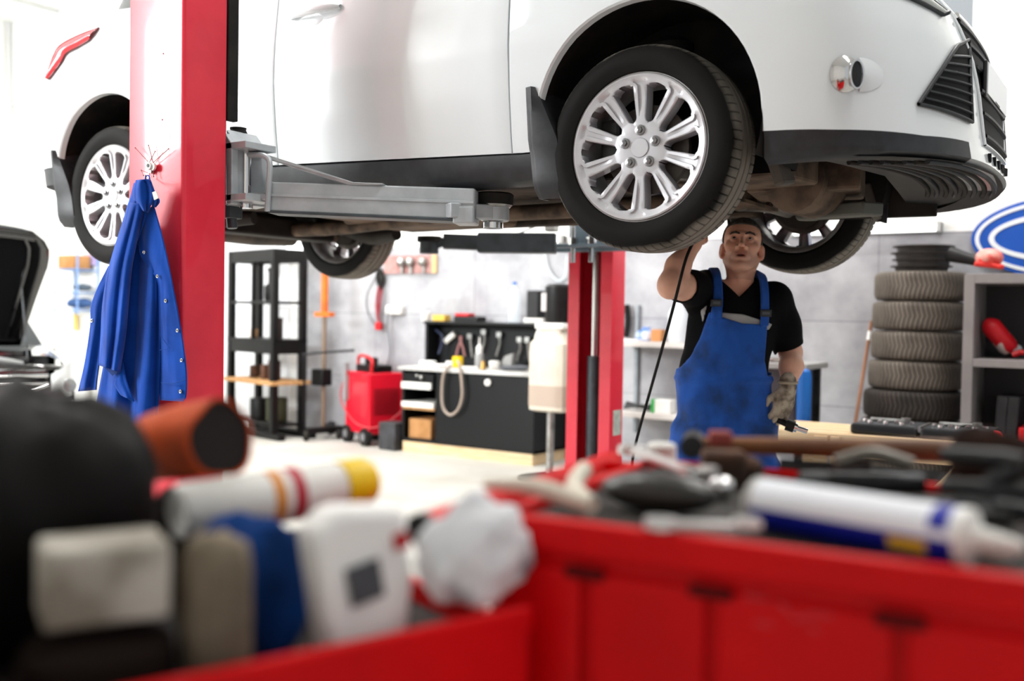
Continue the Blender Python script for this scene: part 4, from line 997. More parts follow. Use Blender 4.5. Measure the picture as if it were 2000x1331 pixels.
# ---- lamps, grille and vents on the front
def on_front(y, z, off=0.0):
    x = xfront_at(y, z); e = .004
    dx = (xfront_at(y + e, z) - xfront_at(y - e, z)) / (2 * e); n_ = np.array([1, -dx, 0]); n_ /= np.linalg.norm(n_)
    return np.array([x, y, z]) + n_ * off
def front_patch(m, outline, off, nu=12, nv=12):
    """outline(u, v) -> (y, z); laid on the bumper surface, off metres proud"""
    m.grid(np.array([[on_front(*outline(u, v), off) for u in np.linspace(0, 1, nu)] for v in np.linspace(0, 1, nv)]))
def edge_tube(m, pts, r, n=8): m.tube(list(pts) + [pts[0]], r, n=n, cap=False)
def hit(px, py, far=3.6):
    """where the ray of a pixel meets the near flank or nose (car frame)"""
    o = CAM - np.array([0, 0, CAR_Z]); d = ray(px, py); lo, hi = 1.5, far
    f = lambda k: (lambda p: (p[1] + ysurf(p[0], p[2])) if p[0] < xfront(p[2]) else -1)(o + d * k)
    prev = lo
    for k in np.linspace(lo, hi, 420):
        if f(k) > 0: lo, hi = prev, k; break
        prev = k
    for _ in range(30):
        mid = (lo + hi) / 2
        if f(mid) > 0: hi = mid
        else: lo = mid
    p = o + d * hi; return p[1], p[2]
VL = [hit(1791 + 77 * v ** 1.0, 204 - 118 * v) for v in np.linspace(0, 1, 9)]; VR = [hit(1895 - 7 * v, 239 - 160 * v) for v in np.linspace(0, 1, 9)]
def vent_out(side):
    def f(u, v):
        g = np.linspace(0, 1, 9); l = [np.interp(v, g, [q[i] for q in VL]) for i in (0, 1)]; r = [np.interp(v, g, [q[i] for q in VR]) for i in (0, 1)]
        return (side * abs(l[0] * (1 - u) + r[0] * u), l[1] * (1 - u) + r[1] * u)
    return f
for side in (-1, 1):
    f = vent_out(side)
    m = MB(); front_patch(m, f, .004); v_ = one('side_vent', m, mat('vent_dark', '0d0d0e', .7, spec=.2), smooth=60)
    m = MB(); P = [on_front(*f(u, 0), .006) for u in np.linspace(0, 1, 10)] + [on_front(*f(1, v), .006) for v in np.linspace(.1, 1, 10)] + [on_front(*f(0, v), .006) for v in np.linspace(.97, .08, 10)]
    edge_tube(m, P, .006); obj('vent_frame', m, M_car_black, v_, local=True, smooth=60)
    for k in range(7):
        v = .10 + .115 * k; m = MB(); q = np.array([[on_front(*f(u, v), o_) + [0, 0, dz] for u in np.linspace(.02, .98, 10)] for o_, dz in ((.004, .006), (.012, .002), (.012, -.002), (.004, -.005))]); m.grid(q)
        obj('vent_slat', m, M_car_black, v_, local=True, smooth=30)
CG = [hit(1921, 283), hit(1921, 92)]
def center_out(u, v):
    hw = abs(CG[0][0]) * (1 - v) + abs(CG[1][0]) * v; z = CG[0][1] + (CG[1][1] - CG[0][1]) * v; return (-hw + 2 * hw * u, z)
m = MB(); front_patch(m, center_out, .005, 20, 12); gr = one('lower_grille', m, mat('vent_dark', '0d0d0e', .7, spec=.2), smooth=60)
for k in range(6):
    v = .06 + .155 * k; m = MB(); m.grid(np.array([[on_front(*center_out(u, v), o_) + [0, 0, dz] for u in np.linspace(.01, .99, 18)] for o_, dz in ((.005, .010), (.014, .004), (.014, -.004), (.005, -.008))])); obj('grille_bar', m, M_car_black, gr, local=True, smooth=30)
m = MB(); P = [on_front(*center_out(u, 0), .004) for u in np.linspace(0, 1, 14)] + [on_front(*center_out(1, v), .004) for v in np.linspace(.1, 1, 8)] + [on_front(*center_out(u, 1), .004) for u in np.linspace(.93, 0, 14)] + [on_front(*center_out(0, v), .004) for v in np.linspace(.9, .1, 8)]
edge_tube(m, P, .005); obj('grille_frame', m, M_white_car, gr, local=True, smooth=60)
PZ_ = CG[0][1] + (CG[1][1] - CG[0][1]) * .47
m = MB(); c = on_front(0, PZ_, .012); m.box(c, (.012, .44, .115)); pl = one('number_plate', m, mat('plate_black', '1b1b1d', .4), smooth=0, bevel=.004)
m = MB(); m.box(c + [.0075, 0, .002], (.004, .425, .097)); obj('plate_face', m, mat('plate_white', 'e6ebef', .3), pl, local=True, smooth=0)
for k in range(5):
    m = MB(); m.box(on_front(-.17 + .085 * k, CG[0][1] - .035, .001), (.010, .035, .026), rotz(.1 * (2 - k))); one('chin_slot', m, mat('vent_dark', '0d0d0e', .7, spec=.2), smooth=0)
# upper grille above the bumper with a chrome strip
def upper_out(u, v):
    hw = .27 + .02 * v; return (-hw + 2 * hw * u, .375 + .06 * v)
m = MB(); front_patch(m, upper_out, .006, 20, 5); ug = one('upper_grille', m, mat('vent_dark', '0d0d0e', .7, spec=.2), smooth=60)
m = MB(); m.tube([on_front(*upper_out(u, .9), .01) for u in np.linspace(0, 1, 16)], .009); obj('chrome_strip', m, M_chrome, ug, local=True, smooth=60)
# fog lamps
for side in (-1, 1):
    fy = side * .842; fzc = .153
    x0 = .612
    def body_pt(x, z, off=0.0):
        y = ysurf(x, z); e = .004; dy = (ysurf(x + e, z) - ysurf(x - e, z)) / (2 * e); n_ = np.array([-dy, 1, 0]); n_ /= np.linalg.norm(n_)
        p = np.array([x, y, z]) + n_ * off; return np.array([p[0], side * p[1], p[2]])
    # teardrop: pointed rear, round front; half the drop is the lamp, half a body-coloured scoop
    def drop(u, t):   # u 0..1 radial, t angle; centre at the lamp
        a = np.cos(t); x = x0 + u * (.038 * a if a > 0 else .034 * a); z = fzc + u * .049 * np.sin(t); return x, z
    m = MB(); G = []
    for u in np.linspace(0, 1, 9):
        G.append([body_pt(*drop(u, t), .003 + .016 * (1 - u ** 2)) for t in np.linspace(0, 2 * PI, 33)])
    m.grid(np.array(G)); fl = one('fog_lamp', m, M_chrome, smooth=60, weld=.0005)
    m = MB(); G = []
    for u in np.linspace(.0, 1, 6):
        G.append([body_pt(x0 + .021 + u * .011 * np.cos(t), fzc - .004 + u * .034 * np.sin(t), .0245 - .004 * u) for t in np.linspace(0, 2 * PI, 25)])
    m.grid(np.array(G)); obj('fog_lens', m, mat('lamp_lens', '17181a', .1), fl, local=True, smooth=60, weld=.0005)
    m = MB(); m.tube([body_pt(x0 + .021 + .0135 * np.cos(t), fzc - .004 + .037 * np.sin(t), .022) for t in np.linspace(0, 2 * PI, 25)], .0035, n=6, cap=False); obj('fog_ring', m, M_chrome, fl, local=True, smooth=60)
    m = MB(); G = []
    for u in np.linspace(0, 1, 9):
        G.append([body_pt(x0 + .033 + .052 * v, fzc + .0 + (u - .5) * .092 * (1 - v ** 2.2) ** .5, .002 + .012 * math.sin(PI * u) * (1 - v)) for v in np.linspace(0, 1, 14)])
    m.grid(np.array(G)); obj('fog_scoop', m, M_white_car, fl, local=True, smooth=60)
    _y, HLZ = hit(1815, 17); HLX = on_front(-abs(hit(1833, 14)[0]), HLZ)[0]
    # headlamp: long swept lens above the bumper
    m = MB(); G = []
    for v in np.linspace(0, 1, 8):
        row = []
        for u in np.linspace(0, 1, 18):
            x = .28 + (HLX - .28) * u; zb = HLZ + .075 * (1 - u) ** 1.1; zt = zb + .05 * (1 - .6 * u ** 5) + .07 * (1 - u) ** .8
            row.append(body_pt(x, zb + (zt - zb) * v, .006 + .012 * math.sin(PI * v)))
        G.append(row)
    m.grid(np.array(G)); hl = one('headlight', m, mat('headlamp_lens', 'b9bdb8', .08, spec=.6), smooth=60)
    G = np.array(G); m = MB(); ring_ = list(G[0]) + list(G[1:, -1]) + list(G[-1, ::-1]) + list(G[::-1, 0][1:-1]); edge_tube(m, ring_, .006, 6); obj('headlight_seal', m, M_car_black, hl, local=True, smooth=60)
    # tail lamp: boomerang on the rear corner
    out = [onY(203, 57, -.86), onY(165, 72, -.86), onY(130, 92, -.86), onY(118, 115, -.86), onY(107, 156, -.86)]
    inn = [onY(187, 82, -.86), onY(163, 97, -.86), onY(144, 108, -.86), onY(135, 126, -.86), onY(114, 159, -.86)]
    m = MB(); A = catmull(out, 6); B = catmull(inn, 6); G = []
    for t in np.linspace(0, 1, 6):
        row = []
        for p, q in zip(A, B):
            w = p * (1 - t) + q * t; x = max(w[0], -3.36); z = w[2] - CAR_Z; row.append(body_pt(x, z, .006 + .014 * math.sin(PI * t)))
        G.append(row)
    m.grid(np.array(G)); tl = one('tail_light', m, mat('tail_red', 'c22a34', .15, spec=.6), smooth=60)
    G = np.array(G); m = MB(); edge_tube(m, list(G[0]) + list(G[-1, ::-1]), .004, 6); obj('tail_light_seal', m, mat('tail_dark', '5c1a20', .3), tl, local=True, smooth=60)

# ---- underside
m = MB(); P = []
for y in np.linspace(-.80, .80, 15):
    P.append([(x, y * np.interp(x, [-3.35, -3.1, .5, .85], [.8, 1, 1, .75]), np.interp(x, [-3.3, -2.9, -2.5, -2.2], [.10, .09, .05, -.03]) + .012 * math.sin(x * 5 + y * 3) + .012 * math.cos(y * 7)) for x in np.linspace(-3.28, -.42, 34)])
m.grid(np.array(P)); one('underbody', m, M_under, smooth=60)
m = MB(); m.box2((-.42, -.54, .10), (.62, .54, .13)); one('engine_bay', m, M_under_blk, smooth=0)
# front undertray with ribs: slot pattern under the nose
m = MB(); P = []
for k, t in enumerate(np.linspace(0, 1, 8)):
    row = []
    for y in np.linspace(-.78, .78, 25):
        xf = xfront_at(y, -.09) - .012; xb = .45 + .08 * (1 - abs(y) / .8); x = xf + (xb - xf) * t
        row.append((x, y, np.interp(abs(y), [0, .4, .8], [-.034, -.045, -.064]) + .02 * t))
    P.append(row)
m.grid(np.array(P)); ut = one('undertray', m, M_car_black, smooth=60)
for k in range(8):
    m = MB(); row = []
    for y in np.linspace(-.55, .45, 20):
        xf = xfront_at(y, -.09) - .04 - .032 * k; row.append((xf, y, np.interp(abs(y), [0, .4, .8], [-.034, -.045, -.064]) - .004 + .002 * k))
    m.tube(row, .009, n=6); obj('undertray_rib', m, M_under_blk if k % 2 else M_car_black, ut, local=True, smooth=60)
def ubox(name, c, s, mm=M_under2, R=None, bevel=.012): m = MB(); m.box(c, s, R); return one(name, m, mm, smooth=0, bevel=bevel)
ubox('gearbox', (.22, .12, .03), (.40, .34, .17), M_under2, rotz(.2)); ubox('engine_sump', (.14, -.22, .03), (.34, .30, .15), M_under2, rotz(-.15))
m = MB(); m.lathe([(.06, -.2), (.12, -.16), (.13, .0), (.09, .10)], (.25, .12, -.01), axis=(.2, 1, 0), n=20); one('bell_housing', m, M_under2, smooth=40)
ubox('subframe', (-.1, 0, -.030), (.16, .92, .07), M_under2)
m = MB()
for k in range(6): m.box((-.1 + .085, -.38 + .15 * k, -.03), (.02, .012, .08))
m.box((-.015, 0, -.066), (.03, .9, .014)); one('subframe_rib', m, M_under2, smooth=0)
for s in (-1, 1):
    m = MB(); m.tube([(-.12, s * .36, -.02), (-.06, s * .5, -.025), (-.02, s * .66, -.05)], [.055, .045, .03], n=10, smooth=4); m.bar((.06, s * .34, -.03), (-.01, s * .64, -.055), .07, .03); one('control_arm', m, mat('arm_grey', '77726c', .6, .3, col2='544e48', nscale=10), smooth=50)
    m = MB(); m.cyl((-.02, s * .62, .0), (-.03, s * .56, .38), .035, n=14); m.lathe([(.05, 0), (.075, .02), (.075, .10), (.05, .12)], (-.03, s * .57, .28), n=18); one('strut', m, M_under_blk)
    m = MB(); m.cyl((0, s * .25, -.0), (0, s * .66, 0), .016, n=10); m.lathe([(.02, 0), (.045, .02), (.03, .1)], (0, s * .6, 0), axis=(0, -s, 0), n=14); one('drive_shaft', m, M_under_blk)
    m = MB(); m.bar((.33, s * .60, .03), (.37, s * .58, -.105), .12, .035, up=(1, 0, 0)); one('splash_shield', m, mat('shield_grey', '5b554e', .7, col2='443f39', nscale=8), smooth=0, bevel=.01)
m = MB(); m.bar((.16, .30, -.10), (.47, .10, -.115), .10, .05); m.cyl((.18, .28, -.13), (.18, .28, -.09), .045); one('engine_mount', m, mat('mount_grey', '5f605a', .6, .3), smooth=40, bevel=.008)
m = MB(); m.box((.33, .66, -.03), (.50, .03, .13), rotz(.05)); one('air_deflector', m, M_under_blk, smooth=0, bevel=.006)
m = MB(); m.prism([onY(px, py, .60) - [0, 0, CAR_Z] for px, py in ((1704, 398), (1734, 396), (1731, 437), (1703, 428))], (0, .012, 0)); one('deflector_flap', m, M_car_black, smooth=0)
# exhaust, tank, rear axle, muffler
m = MB(); m.tube([(-.2, .05, -.06), (-.8, .1, -.065), (-1.6, .12, -.065), (-2.2, .16, -.09), (-2.75, .22, -.08)], .035, n=12, smooth=5); one('exhaust_pipe', m, M_under2)
m = MB(); m.lathe([(.02, -.26), (.085, -.24), (.095, 0), (.085, .24), (.02, .26)], (-2.93, .25, -.06), axis=(.25, 1, 0), n=22); one('muffler', m, mat('muffler', '4a4039', .6, .4, col2='35302b', nscale=12))
m = MB(); m.box((-1.55, -.25, -.055), (.8, .5, .06)); m.box((-1.75, .34, -.05), (.75, .5, .06)); one('fuel_tank', m, mat('tank_tan', '6d5a4a', .8, col2='4b3d33', nscale=6), smooth=0, bevel=.03, seg=3)
for y in (-.66, .66):
    m = MB(); m.box((-.9, y, -.045), (1.5, .12, .05)); one('frame_rail', m, M_under, smooth=0, bevel=.015)
ubox('rear_crossmember', (-2.62, 0, -.08), (.14, 1.0, .10), M_under_blk)
for s in (-1, 1):
    m = MB(); m.tube([(-2.1, s * .5, -.10), (-2.35, s * .58, -.10), (-2.64, s * .66, -.02)], [.03, .045, .05], n=10, smooth=4); one('trailing_arm', m, M_under_blk)
    m = MB(); pts = [(-2.66 + .055 * math.cos(a), s * .52 + .055 * math.sin(a), -.06 + .17 * a / 28.0) for a in np.linspace(0, 28, 90)]; m.tube(pts, .010, n=6); one('coil_spring', m, M_under_blk)
    m = MB(); m.tube([(-2.62, s * .1, -.07), (-2.66, s * .62, -.09)], .028, n=8); m.tube([(-2.8, s * .15, -.07), (-2.72, s * .6, -.04)], .022, n=8); one('rear_link', m, M_under2)

# ---- wheels
TR, TW = .318, .205
def tread_profile():
    h = TW / 2
    return [(.226, -h * .78), (.232, -h * .9), (.255, -h * 1.0), (.275, -h * 1.01), (.292, -h * .97), (.304, -h * .90), (.311, -h * .80), (.3155, -h * .66), (.317, -h * .5), (.3175, -h * .44), (.309, -h * .42), (.309, -h * .37), (.318, -h * .35), (.3185, -h * .08), (.309, -h * .06), (.309, 0.0), (.3185, h * .02), (.318, h * .30), (.309, h * .32), (.309, h * .37), (.317, h * .39), (.3155, h * .66), (.311, h * .8), (.304, h * .9), (.292, h * .97), (.27, h * 1.0), (.24, h * .95), (.226, h * .78), (.222, h * .5), (.218, 0), (.222, -h * .5)]
m_t = bpy.data.materials.new('tyre_rubber'); m_t.use_nodes = True; nt = m_t.node_tree; b = nt.nodes['Principled BSDF']; b.inputs['Roughness'].default_value = .7; b.inputs['Specular IOR Level'].default_value = .12
tc = nt.nodes.new('ShaderNodeTexCoord'); nz = nt.nodes.new('ShaderNodeTexNoise'); nz.inputs['Scale'].default_value = 7; nz.inputs['Detail'].default_value = 8; nt.links.new(tc.outputs['Object'], nz.inputs['Vector'])
sp = nt.nodes.new('ShaderNodeSeparateXYZ'); nt.links.new(tc.outputs['Object'], sp.inputs[0])
def mth(op, a, b_=None, c_=None):
    k = nt.nodes.new('ShaderNodeMath'); k.operation = op
    for i, v in enumerate((a, b_, c_)):
        if v is None: continue
        if isinstance(v, (int, float)): k.inputs[i].default_value = v
        else: nt.links.new(v, k.inputs[i])
    return k.outputs[0]
rad = mth('SQRT', mth('ADD', mth('POWER', sp.outputs['X'], 2.0), mth('POWER', sp.outputs['Z'], 2.0)))
dirt = mth('ADD', mth('MULTIPLY_ADD', rad, 34.0, -10.35), mth('MULTIPLY_ADD', nz.outputs['Fac'], 1.2, -.6))
rp = nt.nodes.new('ShaderNodeValToRGB'); rp.color_ramp.elements[0].position = 0.0; rp.color_ramp.elements[1].position = .45
rp.color_ramp.elements[0].color = (*lin('141312'), 1); rp.color_ramp.elements[1].color = (*lin('7d786f'), 1)
nt.links.new(dirt, rp.inputs['Fac']); nt.links.new(rp.outputs['Color'], b.inputs['Base Color'])
M_tyre = m_t
M_groove = mat('tyre_groove', '2a2826', .85, spec=.2)
M_rim = mat('rim_silver', 'c2c2c6', .32, .4, spec=.5, coat=.2)
M_rim_in = mat('rim_barrel', 'a9a9aa', .4, .4, col2='7b756e', nscale=8)
M_disc = mat('brake_disc', '55504c', .45, .8, col2='3a3531', nscale=14)
def make_wheel():
    # built with the outer face at -y, centre at the origin
    NS = 648; prof = tread_profile()
    h = TW / 2
    def fn(r, hh, a, k):
        rr = np.full(NS, r)
        idx = np.arange(NS) % 9 == 0
        if .3105 < r < .3178 and hh < -h * .38: rr[idx] -= .005
        if .3105 < r < .3178 and hh > h * .36: rr[idx] -= .005
        return rr
    m = MB(); m.lathe(prof, (0, 0, 0), axis=(0, 1, 0), n=NS, closed=True, fn=fn)
    # rim: face sectors with open windows
    rim = MB(); NSP = 10; S = PI / NSP
    r_in, r_o1, r_o2 = .082, .190, .2235
    def half(r):
        if r <= r_in: return S
        if r >= r_o1: 
            t = (r - r_o1) / .009
            return S if t >= 1 else S * (.50 + .50 * (1 - math.sqrt(max(0, 1 - t * t))) if t < 1 else 1)
        t = (r - r_in) / (r_o1 - r_in)
        g = min(1, (r - r_in) / .016)
        op = math.sqrt(max(0, 1 - (1 - g) ** 2)) * (.48 + .13 * t)    # opening half-angle share
        return S * (1 - op)
    rs = [.03, .05, .068, .078, .0822, .0835, .086, .090, .098, .11, .125, .145, .165, .180, .1895, .1905, .193, .196, .1985, .2, .206, .213, .219, .2235]
    def fz(r): return np.interp(r, [0, .06, .09, .15, .19, .2, .212, .2175, .2235], [-.074, -.076, -.074, -.080, -.086, -.088, -.090, -.094, -.091])
    for s in range(NSP):
        a0 = s * 2 * S + PI / 2
        G = []
        for r in rs:
            hw = half(r); row = []
            for q in (-1, -.85, -.5, -.36, -.29, 0, .29, .36, .5, .85, 1):
                a = a0 + hw * q
                gz = 0.007 * (1 if abs(q) < .3 else 0) * np.interp(r, [.10, .13, .20, .212], [0, 1, 1, 0])      # groove along the spoke
                ez = .003 * max(0, abs(q) - .84) / .16 * np.interp(r, [.075, .09, .195, .2], [0, 1, 1, 0])
                row.append((r * math.cos(a), fz(r) + gz + ez, r * math.sin(a)))
            G.append(row)
        G = np.array(G); rim.grid(G)
        i0, i1 = 4, 18
        for j in (0, -1):
            e = G[i0:i1 + 1, j]; d = e.copy(); d[:, 1] += .045; rim.grid(np.stack([e, d], 1))
    # hub cap, lip, barrel
    rim.lathe([(.0, -.0785), (.0290, -.0785), (.0305, -.0765), (.0312, -.072)], axis=(0, 1, 0), n=24)
    barrel = MB(); barrel.lathe([(.2235, -.091), (.2265, -.087), (.229, -.088), (.228, -.080), (.214, -.074), (.207, -.05), (.205, .0), (.207, .06), (.222, .086), (.230, .09), (.228, .094), (.219, .09), (.203, .062), (.201, 0), (.203, -.05), (.211, -.082)], axis=(0, 1, 0), n=72, closed=True)
    lug = []
    for k in range(5):
        a = PI / 2 + k * 2 * PI / 5; lug.append((.054 * math.cos(a), .054 * math.sin(a)))
    return m, rim, barrel, lug
tm, rm, bm_, lugs = make_wheel()
def wheel_at(loc, steer, flip):
    first = wheel_at.__dict__.get('proto')
    Rz = steer + (PI if flip else 0)
    if first is None:
        w = obj('wheel', rm, M_rim, car, smooth=38, local=True, origin=(0, 0, 0), weld=.0003, label='silver ten-spoke alloy wheel')
        w.location = loc; w.rotation_euler = (0, 0, Rz)
        obj('tyre', tm, M_tyre, w, smooth=35, local=True)
        obj('rim_barrel', bm_, M_rim_in, w, smooth=40, local=True)
        for x, z in lugs:
            m = MB(); m.lathe([(.016, -.066), (.0165, -.079), (.0135, -.080)], (x, 0, z), axis=(0, 1, 0), n=18); m.lathe([(.0095, -.075), (.0105, -.079), (.0105, -.088), (.0, -.091)][::1], (x, 0, z), axis=(0, 1, 0), n=6)
            obj('lug_nut', m, mat('lug_steel', '8b8b8d', .3, .9), w, smooth=30, local=True)
        m = MB(); m.lathe([(.0, .0), (.06, .0), (.062, -.02), (.08, -.024), (.14, -.024), (.14, -.002), (.08, .004), (.06, .05), (0, .05)], axis=(0, 1, 0), n=40); obj('brake_disc', m, M_disc, w, smooth=30, local=True)
        m = MB(); m.lathe([(0, .03), (.11, .03), (.12, .02), (.12, .035), (0, .045)], axis=(0, 1, 0), n=32); obj('backing_plate', m, M_under_blk, w, smooth=30, local=True)
        m = MB(); m.box((-.125, .0, .03), (.07, .075, .15)); obj('brake_caliper', m, M_under_blk, w, smooth=0, local=True, bevel=.012)
        wheel_at.proto = w; return w
    w = first.copy(); COL.objects.link(w); w.parent = car; w.location = loc; w.rotation_euler = (0, 0, Rz)
    for ch in kids(first):
        c = ch.copy(); COL.objects.link(c); c.parent = w
    return w
wheel_at((0, -.775, 0), 0.0, False); wheel_at((-2.648, -.765, -.008), 0, False); wheel_at((0, .775, 0), 0.0, True); wheel_at((-2.69, .75, -.008), 0, True)

# ================================================================== THE TWO-POST LIFT
PX0, PX1 = -1.652, -1.356
M_lift_grey = mat('lift_grey', 'bcc3c7', .36, .1, col2='aab1b5', nscale=10, bump=.04, bscale=80)
M_lift_dark = mat('lift_dark_grey', '4c5358', .45, .2, col2='3d4347', nscale=10)
def c_post(y_back, y_in, label, extra):
    s = 1 if y_in > y_back else -1; t = .012
    p = thing('lift_post', label, 'lift', ((PX0 + PX1) / 2, (y_back + y_in) / 2, 0))
    # C section with rounded corners: outline walked outside then inside
    def corner(cx, cy, r, a0, a1): return [(cx + r * math.cos(a), cy + r * math.sin(a)) for a in np.linspace(a0, a1, 5)]
    D = abs(y_in - y_back); lp = .075; r = .014
    W_ = PX1 - PX0
    o_ = [(lp, D)] + [(0, D)] + corner(r, r, r, PI, 1.5 * PI) + corner(W_ - r, r, r, 1.5 * PI, 2 * PI) + [(W_, D)] + [(W_ - lp, D)]
    i_ = [(W_ - lp, D - t), (W_ - t, D - t), (W_ - t, t), (t, t), (t, D - t), (lp, D - t)]
    poly = [(PX0 + x, y_back + s * y, .012) for x, y in o_ + i_]
    m = MB(); n = len(poly); P = np.array(poly); Q = P + [0, 0, 3.95]
    no = len(o_); m.add(np.concatenate([P, Q]), [(i, (i + 1) % n, n + (i + 1) % n, n + i) for i in range(n)])
    obj('column', m, M_lift_red, p, smooth=30)
    m = MB(); m.box2((PX0 - .08, min(y_back, y_in) - .1, 0), (PX1 + .08, max(y_back, y_in) + .06, .014)); obj('base_plate', m, M_lift_red, p, smooth=0, bevel=.003)
    for bx in (PX0 - .05, PX1 + .05):
        for by in (y_back, y_in):
            m = MB(); m.cyl((bx, by, .013), (bx, by, .05), .014, n=6); obj('anchor_bolt', m, M_steel, p)
    xm = (PX0 + PX1) / 2
    m = MB(); m.cyl((xm - .005, y_back + s * D * .55, .02), (xm - .005, y_back + s * D * .55, 1.06), .042, n=24); obj('hydraulic_cylinder', m, M_lift_dark, p)
    m = MB(); m.cyl((xm - .005, y_back + s * D * .55, 1.06), (xm - .005, y_back + s * D * .55, 2.0), .026, n=20); obj('piston_rod', m, M_chrome, p)
    m = MB(); m.cyl((xm + .075, y_back + s * D * .6, .02), (xm + .075, y_back + s * D * .6, 3.8), .011, n=8); obj('cable', m, M_steel, p)
    extra(p, s, D)
    return p
NB, NI, FB_, FI = -1.477, -1.302, 1.742, 1.568
def near_extra(p, s, D):
    # carriage rail behind the post and its arm bracket
    m = MB(); m.box2((PX0 + .02, NI - .02, 1.62), (PX1 - .03, NI + .03, 2.32)); obj('carriage', m, M_lift_dark, p, smooth=0, bevel=.004)
    m = MB(); m.box2((PX1 - .02, NI + .005, 1.955), (PX1 + .006, NI + .05, 3.6)); obj('black_guard_strip', m, M_black_rubber, p, smooth=0, bevel=.004)
    for (px, py) in ((319, 105), (317, 234)):
        q = onY(px, py, NB); m = MB(); m.cyl((q[0], NB - .002, q[2]), (q[0], NB + .004, q[2]), .0026, n=8); obj('rivet', m, mat('rivet_red', '8c0d1c', .5), p)
near_post = c_post(NB, NI, 'near red lift post with the blue jacket hanging on it', near_extra)
def far_extra(p, s, D):
    m = MB(); q = onX(1204, 818, PX1); m.box2((PX1, q[1] - .045, q[2] - .10), (PX1 + .002, q[1] + .055, q[2] + .05)); obj('rating_label', m, mat('label_grey', 'c9d0c6', .5, col2='a9b0ac', nscale=30), p, smooth=0)
far_post = c_post(FB_, FI, 'far red lift post with grey hydraulic cylinder behind the car', far_extra)

# near arm: bracket, pin, long box arm, inner arm, lifting pad
YA = -1.17
arm = thing('lift_arm', 'light grey lift arm reaching from the near post under the front sill', 'lift arm', onY(480, 395, YA))
def AY(px, py, Y): return onY(px, py, Y)
b0 = AY(441, 330, -1.25)
zt_, zb_ = AY(466, 285, -1.22)[2], AY(466, 402, -1.22)[2]
xA = AY(464, 340, -1.22)[0]
m = MB(); P = [AY(442, 252, -1.24), AY(463, 284, -1.24), AY(462, 398, -1.24), AY(441, 402, -1.24)]; m.prism(P, (0, .14, 0)); m.prism([AY(452, 262, -1.24), AY(466, 284, -1.24), AY(465, 400, -1.24), AY(455, 401, -1.24)], (0, -.03, 0)); obj('bracket', m, M_lift_grey, arm, smooth=0, bevel=.003)
for py in (291, 390):
    m = MB(); q0, q1 = AY(462, py, -1.21), AY(506, py + 2, -1.21); q1[2] = q0[2]
    m.box2((q0[0], -1.27, q0[2] - .012), (q1[0], -1.13, q0[2] + .012)); obj('lug_plate', m, M_lift_grey, arm, smooth=0, bevel=.003)
q = AY(481, 340, -1.20); zu, zd = AY(481, 288, -1.2)[2], AY(481, 396, -1.2)[2]
m = MB(); m.cyl((q[0], -1.2, zd), (q[0], -1.2, zu), .017, n=16); m.cyl((q[0], -1.2, zd - .02), (q[0], -1.2, zd), .024, n=16); obj('pivot_pin', m, M_chrome, arm)
m = MB(); q = AY(465, 272, -1.16); m.lathe([(.03, -.02), (.034, 0), (.028, .014), (.034, .02), (.028, .032), (.03, .04)], q, n=16); obj('spare_pad', m, M_black_rubber, arm)
m = MB(); q = AY(452, 425, -1.2); m.tube([q + [0, 0, .05], q, q + [.005, 0, -.04]], .02, n=8); m.box(q + [0, 0, .02], (.05, .06, .05)); obj('lock_lever', m, M_lift_dark, arm, bevel=.004)
# arm axis in plan: from pivot to the pad under the sill
a0 = AY(522, 390, -1.185); a1 = AY(927, 402, -.86)
zt0, zb0 = AY(522, 355, -1.185)[2], AY(522, 413, -1.185)[2]
zt1, zb1 = AY(927, 368, -.86)[2], AY(927, 430, -.86)[2]
zt_ = (zt0 + zt1) / 2; zb_ = (zb0 + zb1) / 2
A0 = np.array([a0[0], a0[1], 0]); A1 = np.array([a1[0], a1[1], 0]); dA = (A1 - A0); LA = np.linalg.norm(dA); dA /= LA; nA = np.array([dA[1], -dA[0], 0])
def arm_box(m, l0, l1, w0, w1, t0, b0_, t1, b1):
    vs = []
    for l, t, b_ in ((l0, t0, b0_), (l1, t1, b1)):
        for w in (w0, w1):
            for z in (b_, t): vs.append(A0 + dA * l + nA * w + np.array([0, 0, z]))
    m.add(vs, [(0, 1, 3, 2), (4, 6, 7, 5), (0, 4, 5, 1), (2, 3, 7, 6), (0, 2, 6, 4), (1, 5, 7, 3)])
m = MB(); arm_box(m, 0, LA, -.10, 0, zt0, zb0, zt1, zb1); outer = obj('outer_arm', m, M_lift_grey, arm, smooth=0, bevel=.006)
m = MB(); f_ = lambda k: (zt0 + (zb0 - zt0) * k, zt1 + (zb1 - zt1) * k)
ta, tb_ = f_(.40); ba, bb = f_(.50); arm_box(m, .005, LA - .002, -.0, .006, ta, ba, tb_, bb); obj('weld_rib', m, M_lift_grey, outer, smooth=0, bevel=.002)
m = MB(); ba, bb = f_(.97); t2, tb2 = f_(1.06); arm_box(m, .005, LA - .04, -.1, .008, ba, t2, bb, tb2); obj('lower_flange', m, M_lift_dark, outer, smooth=0, bevel=.002)
m = MB(); arm_box(m, LA - .075, LA, -.105, .010, zt1 + (zb1 - zt1) * .56, zb1 - .012, zt1 + (zb1 - zt1) * .56, zb1 - .012); obj('end_sleeve', m, M_lift_grey, arm, smooth=0, bevel=.006)
i0, i1 = AY(927, 412, -.86), AY(967, 416, -.72)
m = MB(); m.bar((A0 + dA * (LA - .1))[:2].tolist() + [i0[2]], i1, .075, .05); m.cyl(i1 - [0, 0, .03], i1 + [0, 0, .03], .05, n=20); obj('inner_arm', m, M_lift_grey, arm, smooth=40, bevel=.004)
zp = CAR_Z - .088 - .032; q = np.array([i1[0] - .01, i1[1], i1[2]])
m = MB(); m.cyl(q - [0, 0, .05], q + [0, 0, zp - q[2] - .02], .021, n=18)
